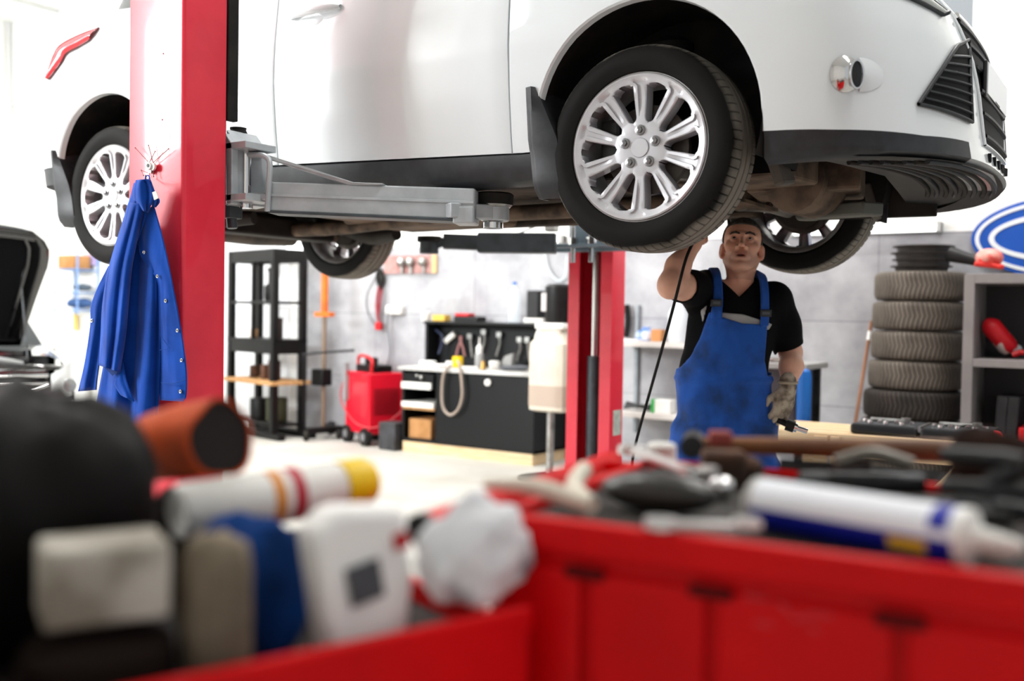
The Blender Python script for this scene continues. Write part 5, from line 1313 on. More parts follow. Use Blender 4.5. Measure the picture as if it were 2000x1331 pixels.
for k in range(4): m.lathe([(.021, 0), (.026, .004), (.021, .008)], q + [0, 0, .032 + .009 * k], n=18)
m.cyl(q + [0, 0, -.055], q + [0, 0, -.035], .038, n=20); obj('pad_screw', m, M_chrome, arm)
m = MB(); m.lathe([(.03, zp - q[2] - .03), (.062, zp - q[2] - .022), (.068, zp - q[2] - .014)], q, n=24); pd = obj('pad_cup', m, M_steel, arm)
m = MB(); m.lathe([(.0, zp - q[2] - .014), (.072, zp - q[2] - .014), (.074, zp - q[2] + .022), (.066, zp - q[2] + .028), (0, zp - q[2] + .028)], q, n=24); obj('rubber_pad', m, M_black_rubber, arm)
# foot guard: bent rod frame at the pivot end, and the stay plate
zu2, zd2 = AY(530, 303, -1.19)[2], AY(530, 408, -1.19)[2]
m = MB(); m.tube([AY(470, 303, -1.20), AY(500, 303, -1.20), AY(514, 304, -1.195), AY(525, 312, -1.19), AY(527, 330, -1.19), AY(525, 360, -1.19), AY(522, 413, -1.19)], .0105, n=10, smooth=3); m.tube([AY(466, 383, -1.2), AY(522, 385, -1.19)], .013, n=10); obj('foot_guard', m, M_lift_grey, arm)
m = MB(); P = [AY(490, 301, -1.19), AY(512, 299, -1.19), AY(690, 356, -1.06), AY(748, 358, -1.02), AY(745, 361, -1.02), AY(680, 361, -1.06), AY(510, 306, -1.19)]; m.prism(P, nA * -.07); obj('stay_plate', m, M_lift_grey, arm, smooth=0, bevel=.002)
# far arm, rear
YF = 1.30
fa = thing('lift_arm', 'dark grey telescopic lift arm reaching left from the far post under the rear', 'lift arm', onY(1000, 475, YF))
p0 = onY(1086, 478, 1.30); p1 = onY(935, 473, 1.10); p2 = onY(866, 473, .98); p3 = onY(838, 484, .92)
zc_ = (p0[2] + p1[2]) / 2; p0[2] = p1[2] = zc_; p2[2] = zc_ + .005
m = MB(); m.bar(p0, p1, .12, .115); obj('outer_arm', m, M_lift_dark, fa, smooth=0, bevel=.006)
m = MB(); m.bar(p0 + (p1 - p0) * .9, p2, .09, .085); m.bar(p2, p3, .08, .05); m.cyl(p3 - [0, 0, .035], p3 + [0, 0, .035], .055); obj('inner_arm', m, M_lift_dark, fa, smooth=40, bevel=.004)
zb2 = CAR_Z - .072
m = MB(); m.cyl(p3, (p3[0], p3[1], zb2 - .03), .024); obj('pad_screw', m, M_dark_steel, fa)
m = MB(); m.cyl((p3[0], p3[1], zb2 - .035), (p3[0], p3[1], zb2 - .004), .07, n=24); obj('rubber_pad', m, M_black_rubber, fa)
m = MB(); m.tube([onY(1000, 462, 1.28), onY(1075, 430, 1.4)], .006, n=6); obj('stay_wire', m, M_steel, fa)
# far carriage with bolts and plates
fc = thing('lift_carriage', 'grey steel lift carriage with bolts at the far post', 'lift carriage', ((PX0 + PX1) / 2, 1.5, 1.7))
z0_, z1_ = onY(1130, 492, 1.5)[2], 2.35
M_carr = mat('carriage_blue_grey', '6f7f8a', .4, .3)
m = MB(); m.box2((PX0 - .06, 1.49, z0_), (PX1 + .16, 1.555, z0_ + .05)); m.box2((PX0 - .06, 1.38, z0_ + .02), (PX1 + .16, 1.50, z0_ + .035)); m.box2((PX0 + .02, 1.53, z0_ + .05), (PX1 - .02, 1.56, z1_)); obj('plate', m, M_carr, fc, smooth=0, bevel=.003)
for px in (1120, 1155):
    q = onY(px, 480, 1.42); m = MB(); m.cyl((q[0], 1.42, z0_ - .07), (q[0], 1.42, z0_ + .20), .016, n=10); m.cyl((q[0], 1.42, z0_ + .035), (q[0], 1.42, z0_ + .075), .03, n=6); obj('bolt', m, M_chrome, fc)
m = MB(); q = onY(1090, 468, 1.42); m.box((q[0], 1.345, q[2] + .09), (.07, .06, .10)); obj('arm_lock', m, M_white_plastic, fc, bevel=.01, label='pale arm lock block')

# ================================================================== SCULPTING: signed distance fields meshed with surface nets
class SDF:
    def __init__(self, lo, hi, h):
        self.lo = np.asarray(lo, float); self.h = h
        self.n = np.ceil((np.asarray(hi, float) - self.lo) / h).astype(int) + 1
        self.D = np.full(self.n, 1.0, np.float32)
        self.ax = [self.lo[i] + h * np.arange(self.n[i]) for i in range(3)]
    def sl(self, lo, hi):
        r = []
        for i in range(3):
            a = int(max(0, math.floor((lo[i] - self.lo[i]) / self.h))); b = int(min(self.n[i], math.ceil((hi[i] - self.lo[i]) / self.h) + 1))
            if b <= a: return None
            r.append(slice(a, b))
        return tuple(r)
    def pts(self, s):
        return self.ax[0][s[0]][:, None, None], self.ax[1][s[1]][None, :, None], self.ax[2][s[2]][None, None, :]
    def put(self, lo, hi, f, k=0.0, op='u'):
        m = k + self.h * 2
        s = self.sl(np.asarray(lo) - m, np.asarray(hi) + m)
        if s is None: return self
        x, y, z = self.pts(s); d = f(x, y, z).astype(np.float32); A = self.D[s]
        if op == 's': d = -d
        if k > 0:
            if op == 'u':
                h = np.clip(.5 + .5 * (A - d) / k, 0, 1); self.D[s] = A * (1 - h) + d * h - k * h * (1 - h)
            else:
                h = np.clip(.5 - .5 * (A - d) / k, 0, 1); self.D[s] = A * (1 - h) + d * h + k * h * (1 - h)
        else: self.D[s] = np.minimum(A, d) if op == 'u' else np.maximum(A, d)
        return self
    def ell(self, c, r, k=0.0, op='u', R=None):
        c = V3(c); r = np.ones(3) * np.asarray(r, float); e = np.ones(3) * r.max() if R is not None else r
        def f(x, y, z):
            q = [x - c[0], y - c[1], z - c[2]]
            if R is not None: q = [R[0][i] * q[0] + R[1][i] * q[1] + R[2][i] * q[2] for i in range(3)]
            a = np.sqrt((q[0] / r[0]) ** 2 + (q[1] / r[1]) ** 2 + (q[2] / r[2]) ** 2)
            b = np.sqrt((q[0] / r[0] ** 2) ** 2 + (q[1] / r[1] ** 2) ** 2 + (q[2] / r[2] ** 2) ** 2) + 1e-9
            return a * (a - 1) / b
        return self.put(c - e, c + e, f, k, op)
    def cap(self, a, b, ra, rb=None, k=0.0, op='u', flat=None):
        a = V3(a); b = V3(b); rb = ra if rb is None else rb; d = b - a; L2 = d @ d; r = max(ra, rb)
        def f(x, y, z):
            px, py, pz = x - a[0], y - a[1], z - a[2]
            t = np.clip((px * d[0] + py * d[1] + pz * d[2]) / L2, 0, 1)
            return np.sqrt((px - t * d[0]) ** 2 + (py - t * d[1]) ** 2 + (pz - t * d[2]) ** 2) - (ra + (rb - ra) * t)
        return self.put(np.minimum(a, b) - r, np.maximum(a, b) + r, f, k, op)
    def chain(self, pts, rs, k=0.0, op='u'):
        for i in range(len(pts) - 1): self.cap(pts[i], pts[i + 1], rs[i], rs[i + 1], k, op)
        return self
    def mesh(self, sm=1):
        D = self.D; n = D.shape; ins = D < 0
        c = np.zeros((n[0] - 1, n[1] - 1, n[2] - 1), np.int8)
        offs = [(i, j, k) for i in (0, 1) for j in (0, 1) for k in (0, 1)]
        for o in offs: c += ins[o[0]:n[0] - 1 + o[0], o[1]:n[1] - 1 + o[1], o[2]:n[2] - 1 + o[2]]
        act = (c > 0) & (c < 8); I = np.argwhere(act); idx = np.full(c.shape, -1, np.int64); idx[act] = np.arange(len(I))
        V = np.zeros((len(I), 3)); W = np.zeros(len(I))
        val = {o: D[I[:, 0] + o[0], I[:, 1] + o[1], I[:, 2] + o[2]].astype(float) for o in offs}
        for a in offs:
            for ax in range(3):
                if a[ax]: continue
                b = list(a); b[ax] = 1; b = tuple(b); va, vb = val[a], val[b]; m = (va < 0) != (vb < 0)
                t = np.where(m, va / np.where(m, va - vb, 1), 0)
                p = np.tile(np.array(a, float), (len(I), 1)); p[:, ax] += t; V += p * m[:, None]; W += m
        V = (V / W[:, None] + I) * self.h + self.lo
        F = []
        for ax in range(3):
            u, v = (ax + 1) % 3, (ax + 2) % 3
            s0 = [slice(None)] * 3; s1 = [slice(None)] * 3; s0[ax] = slice(0, -1); s1[ax] = slice(1, None)
            A, B = ins[tuple(s0)], ins[tuple(s1)]
            for flip, mask in ((False, A & ~B), (True, ~A & B)):
                P = np.argwhere(mask); P = P[(P[:, u] > 0) & (P[:, v] > 0) & (P[:, u] < c.shape[u]) & (P[:, v] < c.shape[v])]
                if not len(P): continue
                q = []
                for du, dv in ((-1, -1), (0, -1), (0, 0), (-1, 0)):
                    Q = P.copy(); Q[:, u] += du; Q[:, v] += dv; q.append(idx[Q[:, 0], Q[:, 1], Q[:, 2]])
                q = np.stack(q, 1); F.append(q[:, ::-1] if flip else q)
        F = np.concatenate(F)
        F = F[(F >= 0).all(1)]
        for _ in range(sm):
            S = np.zeros_like(V); N = np.zeros(len(V))
            for i, j in ((0, 1), (1, 2), (2, 3), (3, 0)):
                np.add.at(S, F[:, i], V[F[:, j]]); np.add.at(S, F[:, j], V[F[:, i]]); np.add.at(N, F[:, i], 1); np.add.at(N, F[:, j], 1)
            V = V * .5 + .5 * S / np.maximum(N, 1)[:, None]
        return V, F
def poly_d(X, Z, P):
    """signed distance (negative inside) to a polygon in the x-z plane"""
    P = np.asarray(P, float); n = len(P); d = np.full(np.broadcast(X, Z).shape, 1e9); s = np.ones(d.shape)
    for i in range(n):
        a, b = P[i], P[(i + 1) % n]; e = b - a; wx, wz = X - a[0], Z - a[1]
        t = np.clip((wx * e[0] + wz * e[1]) / (e @ e), 0, 1); d = np.minimum(d, (wx - e[0] * t) ** 2 + (wz - e[1] * t) ** 2)
        c1 = Z >= a[1]; c2 = Z < b[1]; c3 = e[0] * wz > e[1] * wx
        s = np.where((c1 & c2 & c3) | (~c1 & ~c2 & ~c3), -s, s)
    return s * np.sqrt(d)
def vf_obj(name, V, F, mm, parent=None, smooth=180, **k):
    m = MB(); m.add(V, F); return obj(name, m, mm, parent, smooth=smooth, **k)

# ================================================================== THE MECHANIC
MO = np.array([-0.15, 0.33, 0.0]); EX = _r.copy(); EY = np.array([-_r[1], _r[0], 0.0]); EZ = np.array([0, 0, 1.0])
person = thing('person', 'man in black shirt and blue bib overalls reaching up under the raised car', 'person', MO, _yaw * -1)
def ML(px, py, dy=0.0):
    """pixel -> the man's own frame (x to the picture's right, y away, z up) at depth dy"""
    o = CAM - MO; d = ray(px, py); k = (dy - o @ EY) / (d @ EY); p = o + d * k
    return np.array([p @ EX, dy, p[2]])
def P2(px, py, dy=0.0): p = ML(px, py, dy); return (p[0], p[2])
# skin
m_sk, nt, b = nodes_of('skin', .5, .4)
b.inputs['Subsurface Weight'].default_value = .08; b.inputs['Subsurface Radius'].default_value = (.012, .005, .003)
at_ = nt.nodes.new('ShaderNodeVertexColor'); at_.layer_name = 'tint'; tc = nt.nodes.new('ShaderNodeTexCoord'); nz = nt.nodes.new('ShaderNodeTexNoise'); nz.inputs['Scale'].default_value = 45; nz.inputs['Detail'].default_value = 5
nt.links.new(tc.outputs['Object'], nz.inputs['Vector']); mx = nt.nodes.new('ShaderNodeMix'); mx.data_type = 'RGBA'; mx.blend_type = 'MULTIPLY'; mx.inputs['Factor'].default_value = .35
nt.links.new(at_.outputs['Color'], mx.inputs[6]); nt.links.new(nz.outputs['Color'], mx.inputs[7]); 
rp = nt.nodes.new('ShaderNodeValToRGB'); rp.color_ramp.elements[0].color = (.88, .83, .81, 1); rp.color_ramp.elements[1].color = (1, 1, 1, 1); rp.color_ramp.elements[0].position = .3; rp.color_ramp.elements[1].position = .6
nt.links.new(nz.outputs['Fac'], rp.inputs['Fac']); nt.links.new(rp.outputs['Color'], mx.inputs[7]); nt.links.new(mx.outputs[2], b.inputs['Base Color'])
bp = nt.nodes.new('ShaderNodeBump'); bp.inputs['Strength'].default_value = .15; bp.inputs['Distance'].default_value = .003; nt.links.new(nz.outputs['Fac'], bp.inputs['Height']); nt.links.new(bp.outputs['Normal'], b.inputs['Normal'])
M_skin = m_sk
# head frame
HC = ML(1449, 487, 0.0)
Hy, Hp, Hr = math.radians(-13), math.radians(17), math.radians(3)
# columns: head-right(picture right), head-back, head-up
HR = rotz(Hy) @ rotx(-Hp) @ roty(Hr)
HS = 1.0
def hd(x, y, z): return HC + HR @ (np.array([x, y, z]) * HS)     # y negative = out of the face
def hball(S, c, r, k=.01, op='u'): S.ell(hd(*c), np.asarray(r) * HS if hasattr(r, '__len__') else r * HS, k, op, R=HR.T.T if hasattr(r, '__len__') else None)
def hcap(S, a, b, ra, rb=None, k=.01, op='u'): S.cap(hd(*a), hd(*b), ra * HS, (ra if rb is None else rb) * HS, k, op)
class HE:   # ellipsoids turned with the head
    pass
def hell(S, c, r, k=.012, op='u', R=None):
    Rm = HR if R is None else HR @ R
    S.ell(hd(*c), r, k, op, R=Rm)
def head_base(S, grow=0.0, face=True):
    g = grow
    hell(S, (0, .018, .045), (.076 + g, .097 + g, .088 + g), 0)
    hell(S, (0, -.028, .035), (.068 + g, .062 + g, .07 + g), .03)
    if not face: return
    hell(S, (0, -.03, -.030), (.058 + g, .062 + g, .060 + g), .03)       # mid face
    hell(S, (0, -.048, -.082), (.036 + g, .042 + g, .032 + g), .03)      # jaw front
    for s in (-1, 1):
        hcap(S, (s * .055, .006, -.048), (s * .024, -.066, -.098), .018, .016, .025)   # jaw line
        hell(S, (s * .046, -.060, -.014), (.020, .020, .018), .02)    # cheekbone
    hell(S, (0, -.084, -.100), (.020, .018, .016), .016)                # chin
# body grid: head, neck, arms, hands
S = SDF((-.46, -.50, .62), (.42, .26, 1.80), .0036)
# torso core (under the clothes) and neck
CH = ML(1432, 632, .02); WA = ML(1410, 738, .02); HI = ML(1416, 838, .02)
SHR = ML(1374, 566, .02); SHL = ML(1512, 588, .03)
NB_ = ML(1444, 566, .05)
S.ell(CH, (.165, .095, .17), 0); S.ell(WA, (.150, .09, .17), .06); S.ell(HI, (.16, .10, .14), .06)
S.cap(SHR, SHL, .055, .055, .05)
S.cap(NB_ - [0, 0, .05], hd(0, .035, -.03), .060, .053, .025)
S.cap(ML(1446, 588, .01), hd(0, .0, -.075), .034, .026, .02)
for s in (-1, 1): S.cap(hd(s * .055, .03, -.045), ML(1444 + s * 10, 588, -.045), .014, .012, .02)
head_base(S)
# brow, nose, lips, eye sockets, ears
for s in (-1, 1): hcap(S, (s * .012, -.090, .030), (s * .050, -.072, .030), .0095, .009, .012)
hcap(S, (0, -.088, .032), (0, -.092, .022), .010, .008, .012)
for s in (-1, 1): hell(S, (s * .0315, -.101, .010), (.0195, .024, .0140), .008, 's')
hcap(S, (0, -.090, .018), (0, -.114, -.018), .0075, .0090, .007); hell(S, (0, -.117, -.024), (.0125, .0115, .0105), .006)
for s in (-1, 1):
    hell(S, (s * .0155, -.102, -.028), (.0080, .010, .0078), .005); hell(S, (s * .0065, -.110, -.0375), (.0038, .005, .003), .003, 's')
    hcap(S, (s * .020, -.093, -.026), (s * .033, -.080, -.062), .006, .005, .010, 'u')      # nasolabial fold
hell(S, (0, -.086, -.060), (.028, .016, .020), .014)                    # muzzle
hcap(S, (-.017, -.093, -.0545), (.017, -.093, -.0545), .0052, None, .005); hcap(S, (0, -.098, -.0540), (0, -.098, -.0535), .005, None, .006)
hcap(S, (-.015, -.091, -.070), (.015, -.091, -.070), .0062, None, .006); hcap(S, (-.006, -.094, -.071), (.006, -.094, -.071), .006, None, .006)
hell(S, (0, -.099, -.0625), (.0175, .016, .0050), .002, 's')            # open mouth
for s in (-1, 1):                                                        # eyelids
    hell(S, (s * .0315, -.0790, .0120), (.0155, .0155, .0140), .004)
    hell(S, (s * .0315, -.0945, .0135), (.0120, .0080, .0050), .002, 's')
    e = (s * .081, .012, -.008)                                          # ears
    Re = rotz(s * -.35)
    hell(S, e, (.011, .022, .034), .006, R=Re); hell(S, (s * .090, .006, -.002), (.007, .013, .021), .004, 's', R=Re); hell(S, (s * .079, .000, -.036), (.008, .009, .011), .006)
    hell(S, (s * .086, .012, .006), (.0045, .010, .013), .004, R=Re)
# right arm (picture left): raised; elbow towards the camera, forearm up behind the tyre
ER = ML(1311, 556, -.24); WR = ML(1358, 470, -.13)
S.chain([SHR, SHR * .45 + ER * .55 + [0, 0, .0], ER], [.058, .056, .049], .03)
S.chain([ER, ER * .6 + WR * .4 + [-.012, .0, .0], WR], [.049, .047, .030], .025)
S.ell(ER + [-.010, -.012, -.018], (.032, .034, .032), .03)
# left arm hanging: elbow back, forearm forward
EL = ML(1544, 688, .07); WL = ML(1538, 762, -.06)
S.chain([SHL, SHL * .4 + EL * .6, EL], [.060, .054, .045], .03)
S.chain([EL, EL * .62 + WL * .38 + [.005, -.01, 0], WL], [.045, .046, .029], .025)
# hands: palm, five separate bent fingers
def hand(S, wrist, fwd, side, pal, curl, r=1.0, spread=.05, thumb=(.55, .55), tr=(0, 0)):
    """fwd: along the palm, side: towards the thumb, pal: out of the palm"""
    fwd = V3(fwd) / np.linalg.norm(fwd); side = V3(side) - fwd * (V3(side) @ fwd); side /= np.linalg.norm(side); pal = V3(pal) - fwd * (V3(pal) @ fwd) - side * (V3(pal) @ side); pal /= np.linalg.norm(pal)
    Rm = np.stack([side, fwd, pal], 1)
    S.ell(wrist + fwd * .048, (.042 * r, .056 * r, .0165 * r), .014, R=Rm)
    S.cap(wrist - fwd * .02, wrist + fwd * .03, .027 * r, .026 * r, .02)
    S.ell(wrist + fwd * .034 + side * .022 + pal * .010, (.018 * r, .028 * r, .015 * r), .012, R=Rm)
    for i, (o_, L_) in enumerate(((.030, .078), (.010, .086), (-.011, .080), (-.031, .062))):
        base = wrist + fwd * (.088 - .006 * abs(i - 1)) + side * o_
        a = curl[i]; p = base; ang = a * .6; pts = [p]
        f_ = fwd + side * spread * (1 - i); f_ /= np.linalg.norm(f_)
        for j, l in enumerate((.46, .32, .24)):
            p = p + (f_ * math.cos(ang) + pal * math.sin(ang)) * L_ * l; pts.append(p); ang += a * (1.0 if j == 0 else .75)
        S.chain(pts, [.0102 * r, .0095 * r, .0086 * r, .0074 * r], .0025)
    tb_ = wrist + fwd * .022 + side * .034 + pal * .008
    d1 = side * thumb[0] + fwd * .75 + pal * thumb[1]; d1 /= np.linalg.norm(d1); t1 = tb_ + d1 * .040
    d2 = side * (thumb[0] + tr[0]) * .35 + fwd * .9 + pal * (thumb[1] + tr[1]); d2 /= np.linalg.norm(d2); t2 = t1 + d2 * .030; t3 = t2 + d2 * .024
    S.chain([wrist + fwd * .01 + side * .018, tb_, t1, t2, t3], [.016 * r, .0145 * r, .012 * r, .0105 * r, .0085 * r], .007)
# right hand up inside the wheel housing, closing on the cable lamp
hand(S, WR, ML(1366, 446, -.10) - WR, np.array([.75, .3, -.2]), np.array([-.2, .8, .3]), (.7, .8, .9, 1.0), .95)
V, F = S.mesh(1)
body = vf_obj('body', V, F, M_skin, person, local=True)
# tint: skin with stubble, lips, reddish cheeks and greasy hands
me = body.data; ca = me.color_attributes.new('tint', 'FLOAT_COLOR', 'POINT')
co = np.array([v.co for v in me.vertices]); hl_ = (co - HC) @ HR
base = np.array(lin('e3ae94')); T = np.tile(base, (len(co), 1))
def blend(mask, col, a):
    global T
    w = np.clip(mask, 0, 1)[:, None] * a; T = T * (1 - w) + np.array(lin(col)) * w
hx, hy_, hz = hl_[:, 0], hl_[:, 1], hl_[:, 2]
isH = (hz > -.13) & (np.abs(hx) < .10) & (hy_ < .12)
blend(isH * np.exp(-((np.abs(hx) - .045) / .025) ** 2 - ((hz + .025) / .03) ** 2), 'b0725a', .45)
blend(isH * np.exp(-(hx / .018) ** 2 - ((hz + .025) / .02) ** 2) * (hy_ < -.085), 'b0705a', .35)
st = isH * (hy_ < .02) * np.clip((-hz - .028) / .025, 0, 1) * (1 - np.exp(-(hx / .012) ** 2 - ((hz + .05) / .004) ** 2)); blend(st, '8a6a5c', .38)
blend(isH * (hy_ < -.084) * np.exp(-(hx / .021) ** 4) * np.exp(-((hz + .062) / .0125) ** 4), '98504a', .75)
blend(isH * (hy_ < -.07) * np.exp(-(hx / .016) ** 4) * np.exp(-((hz + .0625) / .0042) ** 4) * (hy_ > -.094), '2a1210', .95)
blend(isH * np.exp(-((np.abs(hx) - .0315) / .017) ** 2 - ((hz - .008) / .013) ** 2) * (hy_ < -.06), '7d4f3e', .6)
blend(isH * (np.abs(hx) > .074) * (np.abs(hz + .008) < .04), 'b9705a', .5)
blend(isH * (hz > -.01) * (hy_ < -.05) * np.exp(-((hz - .062) / .02) ** 2), 'b27e60', .3)
ca.data.foreach_set('color', np.concatenate([T, np.ones((len(T), 1))], 1).ravel().astype(np.float32))
# eyes
M_eyew = mat('eye_white', 'd9d2ca', .2, col2='c9beb5', nscale=40); M_iris = mat('iris_dark', '2a1c14', .15)
gaze = HR @ np.array([-.10, -1.0, .33]); gaze /= np.linalg.norm(gaze)
for s in (-1, 1):
    c = hd(s * .0315, -.0795, .0125); m = MB(); m.sphere(c, .0125, 20, 14); e = obj('eyeball', m, M_eyew, body, local=True, smooth=180)
    m = MB(); m.lathe([(.0, .0131), (.0058, .0118), (.0066, .0108)], c, axis=gaze, n=20); obj('iris', m, M_iris, person, local=True, smooth=60)
# eyebrows and short hair
SB = SDF(HC - .14, HC + .16, .0024)
for s in (-1, 1):
    pts = [(s * .013, -.1005, .0300), (s * .028, -.0985, .0360), (s * .043, -.0885, .0355), (s * .054, -.076, .029)]
    SB.chain([hd(*p) for p in pts], [.0038, .0050, .0042, .0022], .002)
V, F = SB.mesh(1); vf_obj('eyebrows', V, F, mat('brow_hair', '2b211b', .8), person, local=True)
SH = SDF(HC - .17, HC + .20, .0032); head_base(SH, .0065, False)
ca_ = HR.T
x_, y_, z_ = SH.pts((slice(None),) * 3); q = [x_ - HC[0], y_ - HC[1], z_ - HC[2]]; lx, ly, lz = [HR[0][i] * q[0] + HR[1][i] * q[1] + HR[2][i] * q[2] for i in range(3)]
hairline = .078 - .30 * np.maximum(0, np.abs(lx) - .052) - .0 * ly
lim = np.where(ly < -.030, hairline - lz, np.where(ly < .012, (.045 - 1.5 * (ly + .03) * 1.2 - lz), (-.055 - .3 * (ly - .012) - lz)))
earcut = np.sqrt(((np.abs(lx) - .082) / .9) ** 2 + (ly - .010) ** 2 + ((lz + .006) / 1.2) ** 2) - .030
SH.D = np.maximum(np.maximum(SH.D, lim * .8), -earcut).astype(np.float32)
V, F = SH.mesh(1); vf_obj('hair', V, F, mat('hair_dark', '2b2724', .75, col2='5a544e', nscale=60, nlo=.45, nhi=.7, bump=.5, bscale=300), person, local=True)

# clothes ------------------------------------------------------------
def wr_noise(x, y, z, a, f, seed):
    rg = np.random.default_rng(seed); d = 0
    for k in range(6):
        w = rg.normal(size=3) * f * np.array([1, .6, .8]); d = d + np.sin(x * w[0] + y * w[1] + z * w[2] + rg.uniform(0, 6.28))
    return d * a / 2.4
def torso(S, g):
    S.ell(CH, (.186 + g, .112 + g, .19 + g), 0); S.ell(ML(1418, 700, .02), (.168 + g, .115 + g, .16 + g), .06); S.ell(WA, (.172 + g, .118 + g, .13 + g), .06)
    S.cap(SHR + [.02, 0, -.012], SHL + [-.02, 0, -.012], .068 + g, .068 + g, .05)
    S.cap(ML(1444, 575, .03), ML(1440, 600, .02), .075 + g, .09 + g, .05)
# shirt
S = SDF((-.42, -.42, .80), (.36, .26, 1.62), .0046)
torso(S, .006)
sl1 = SHR * .34 + ER * .66
S.chain([SHR, sl1], [.078, .072], .035); S.ell(SHR * .7 + sl1 * .3 + [0, .02, -.05], (.05, .05, .05), .03)
el1 = SHL * .12 + EL * .88
S.chain([SHL, SHL * .5 + EL * .5, el1], [.076, .072, .067], .035)
x_, y_, z_ = S.pts((slice(None),) * 3)
S.D += wr_noise(x_, y_, z_, .0040, 34, 5).astype(np.float32)
# hollow sleeves and V neck
d_ = sl1 + (ER - SHR) / np.linalg.norm(ER - SHR) * .02
S.cap(sl1 + (ER - SHR) * .06, sl1 + (ER - SHR) * .5, .062, .062, .0, 's'); S.cap(sl1 - (ER - SHR) * .10, sl1 + (ER - SHR) * .5, .060, .060, .0, 's')
S.cap(el1 - (EL - SHL) * .08, el1 + (EL - SHL) * .5, .056, .056, .0, 's')
dn = (EL - SHL) / np.linalg.norm(EL - SHL); S.D = np.where((x_ > CH[0] + .19) & (z_ < 1.25), np.maximum(S.D, (x_ - el1[0]) * dn[0] + (y_ - el1[1]) * dn[1] + (z_ - el1[2]) * dn[2]), S.D).astype(np.float32)
dr_ = (ER - SHR) / np.linalg.norm(ER - SHR); S.D = np.where((y_ < -.13) & (x_ < SHR[0] + .02), np.maximum(S.D, (x_ - sl1[0]) * dr_[0] + (y_ - sl1[1]) * dr_[1] + (z_ - sl1[2]) * dr_[2]), S.D).astype(np.float32)
vn = [P2(1409, 555, -.05), P2(1449, 579, -.1), P2(1475, 556, -.05), P2(1470, 480, -.05), P2(1405, 480, -.05)]
vn = [P2(1405, 540, -.05), P2(1447, 581, -.1), P2(1480, 546, -.05), P2(1480, 470, -.05), P2(1405, 470, -.05)]
S.D = np.where(y_ < .03, np.maximum(S.D, -poly_d(x_, z_, vn)), np.maximum(S.D, z_ - (SHL[2] + .075))).astype(np.float32)
S.D = np.maximum(S.D, .86 - z_).astype(np.float32)
V, F = S.mesh(2)
M_shirt = mat('shirt_black', '070708', .85, spec=.15)
vf_obj('shirt', V, F, M_shirt, person, local=True)
# grey reflective chest band of the shirt
S = SDF((-.30, -.24, .95), (.30, .10, 1.45), .004); torso(S, .0175); x_, y_, z_ = S.pts((slice(None),) * 3)
band = np.minimum(poly_d(x_, z_, [P2(1350, 608, -.1), P2(1366, 590, -.1), P2(1384, 597, -.1), P2(1376, 632, -.1), P2(1371, 600, -.1)]), np.minimum(poly_d(x_, z_, [P2(1402, 610, -.1), P2(1450, 614, -.1), P2(1496, 628, -.1), P2(1512, 634, -.1), P2(1504, 645, -.1), P2(1440, 640, -.1), P2(1400, 630, -.1)]), 9))
S2 = SDF((-.30, -.24, .95), (.30, .10, 1.45), .004); torso(S2, .004)
S.D = np.maximum(np.maximum(np.maximum(S.D, band), -S2.D), y_ + .0).astype(np.float32); V, F = S.mesh(1); vf_obj('chest_band', V, F, mat('band_grey', '9a9a98', .6), person, local=True, label='grey reflective band')
# overalls: bib, trousers to the shoes
S = SDF((-.40, -.30, .04), (.36, .28, 1.34), .0055); torso(S, .029)
ANK = [np.array([WA[0] - .10, .03, .09]), np.array([WA[0] + .13, .03, .09])]; KN = [np.array([WA[0] - .105, -.01, .50]), np.array([WA[0] + .125, -.01, .50])]
HP = [ML(1366, 850, .02), ML(1466, 852, .02)]
S.ell(ML(1414, 765, .02), (.188, .140, .10), .05); S.ell(ML(1415, 800, .02), (.190, .142, .12), .06); S.ell(ML(1418, 845, .02), (.205, .150, .11), .06)
for h_, k_, a_ in zip(HP, KN, ANK): S.chain([h_, h_ * .5 + k_ * .5, k_, a_ + [0, 0, .05]], [.112, .108, .090, .084], .045)
x_, y_, z_ = S.pts((slice(None),) * 3)
fold = wr_noise(x_, y_, z_, .0065, 26, 9) + .006 * np.sin((z_ * 60 + x_ * 25)) * np.exp(-((z_ - .78) / .10) ** 2) + .008 * np.sin(x_ * 46 + z_ * 6 + 2 * np.sin(z_ * 9)) * np.clip((1.05 - z_) * 3, 0, 1) * .6
fold = fold + .007 * np.exp(-((z_ - ML(1416, 741, 0)[2]) / .010) ** 2)           # waistband seam stands proud
fold = fold * np.clip((1.22 - z_) * 5, .25, 1)
S.D += (.010 * np.exp(-((z_ - P2(1400, 742)[1]) / .07) ** 2) - fold).astype(np.float32)
front = [P2(1389, 609, -.12), P2(1404, 617, -.12), P2(1450, 632, -.12), P2(1486, 634, -.12), P2(1502, 626, -.12), P2(1500, 668, -.12), P2(1494, 705, -.1), P2(1500, 735, -.08), (.40, P2(1500, 740)[1]), (.40, 0), (-.42, 0), (-.42, P2(1320, 722)[1]), P2(1330, 722, -.06), P2(1352, 695, -.08), P2(1370, 660, -.1), P2(1381, 630, -.11)]
pd_ = poly_d(x_, z_, front)
back = [(-.42, P2(1320, 735)[1]), (WA[0] - .1, P2(1320, 720)[1]), (WA[0], 1.20), (WA[0] + .1, P2(1320, 720)[1]), (.40, P2(1500, 740)[1]), (.40, 0), (-.42, 0)]
S.D = np.where(y_ < .02, np.maximum(S.D, pd_), np.maximum(S.D, poly_d(x_, z_, back))).astype(np.float32)
SI = SDF((-.40, -.30, .04), (.36, .28, 1.34), .0055); torso(SI, .007)
S.D = np.where(z_ > P2(1400, 735)[1], np.maximum(S.D, -SI.D), S.D).astype(np.float32)
V, F = S.mesh(2)
m_ov, nt, b = nodes_of('overall_blue', .8, .2); b.inputs['Sheen Weight'].default_value = .1
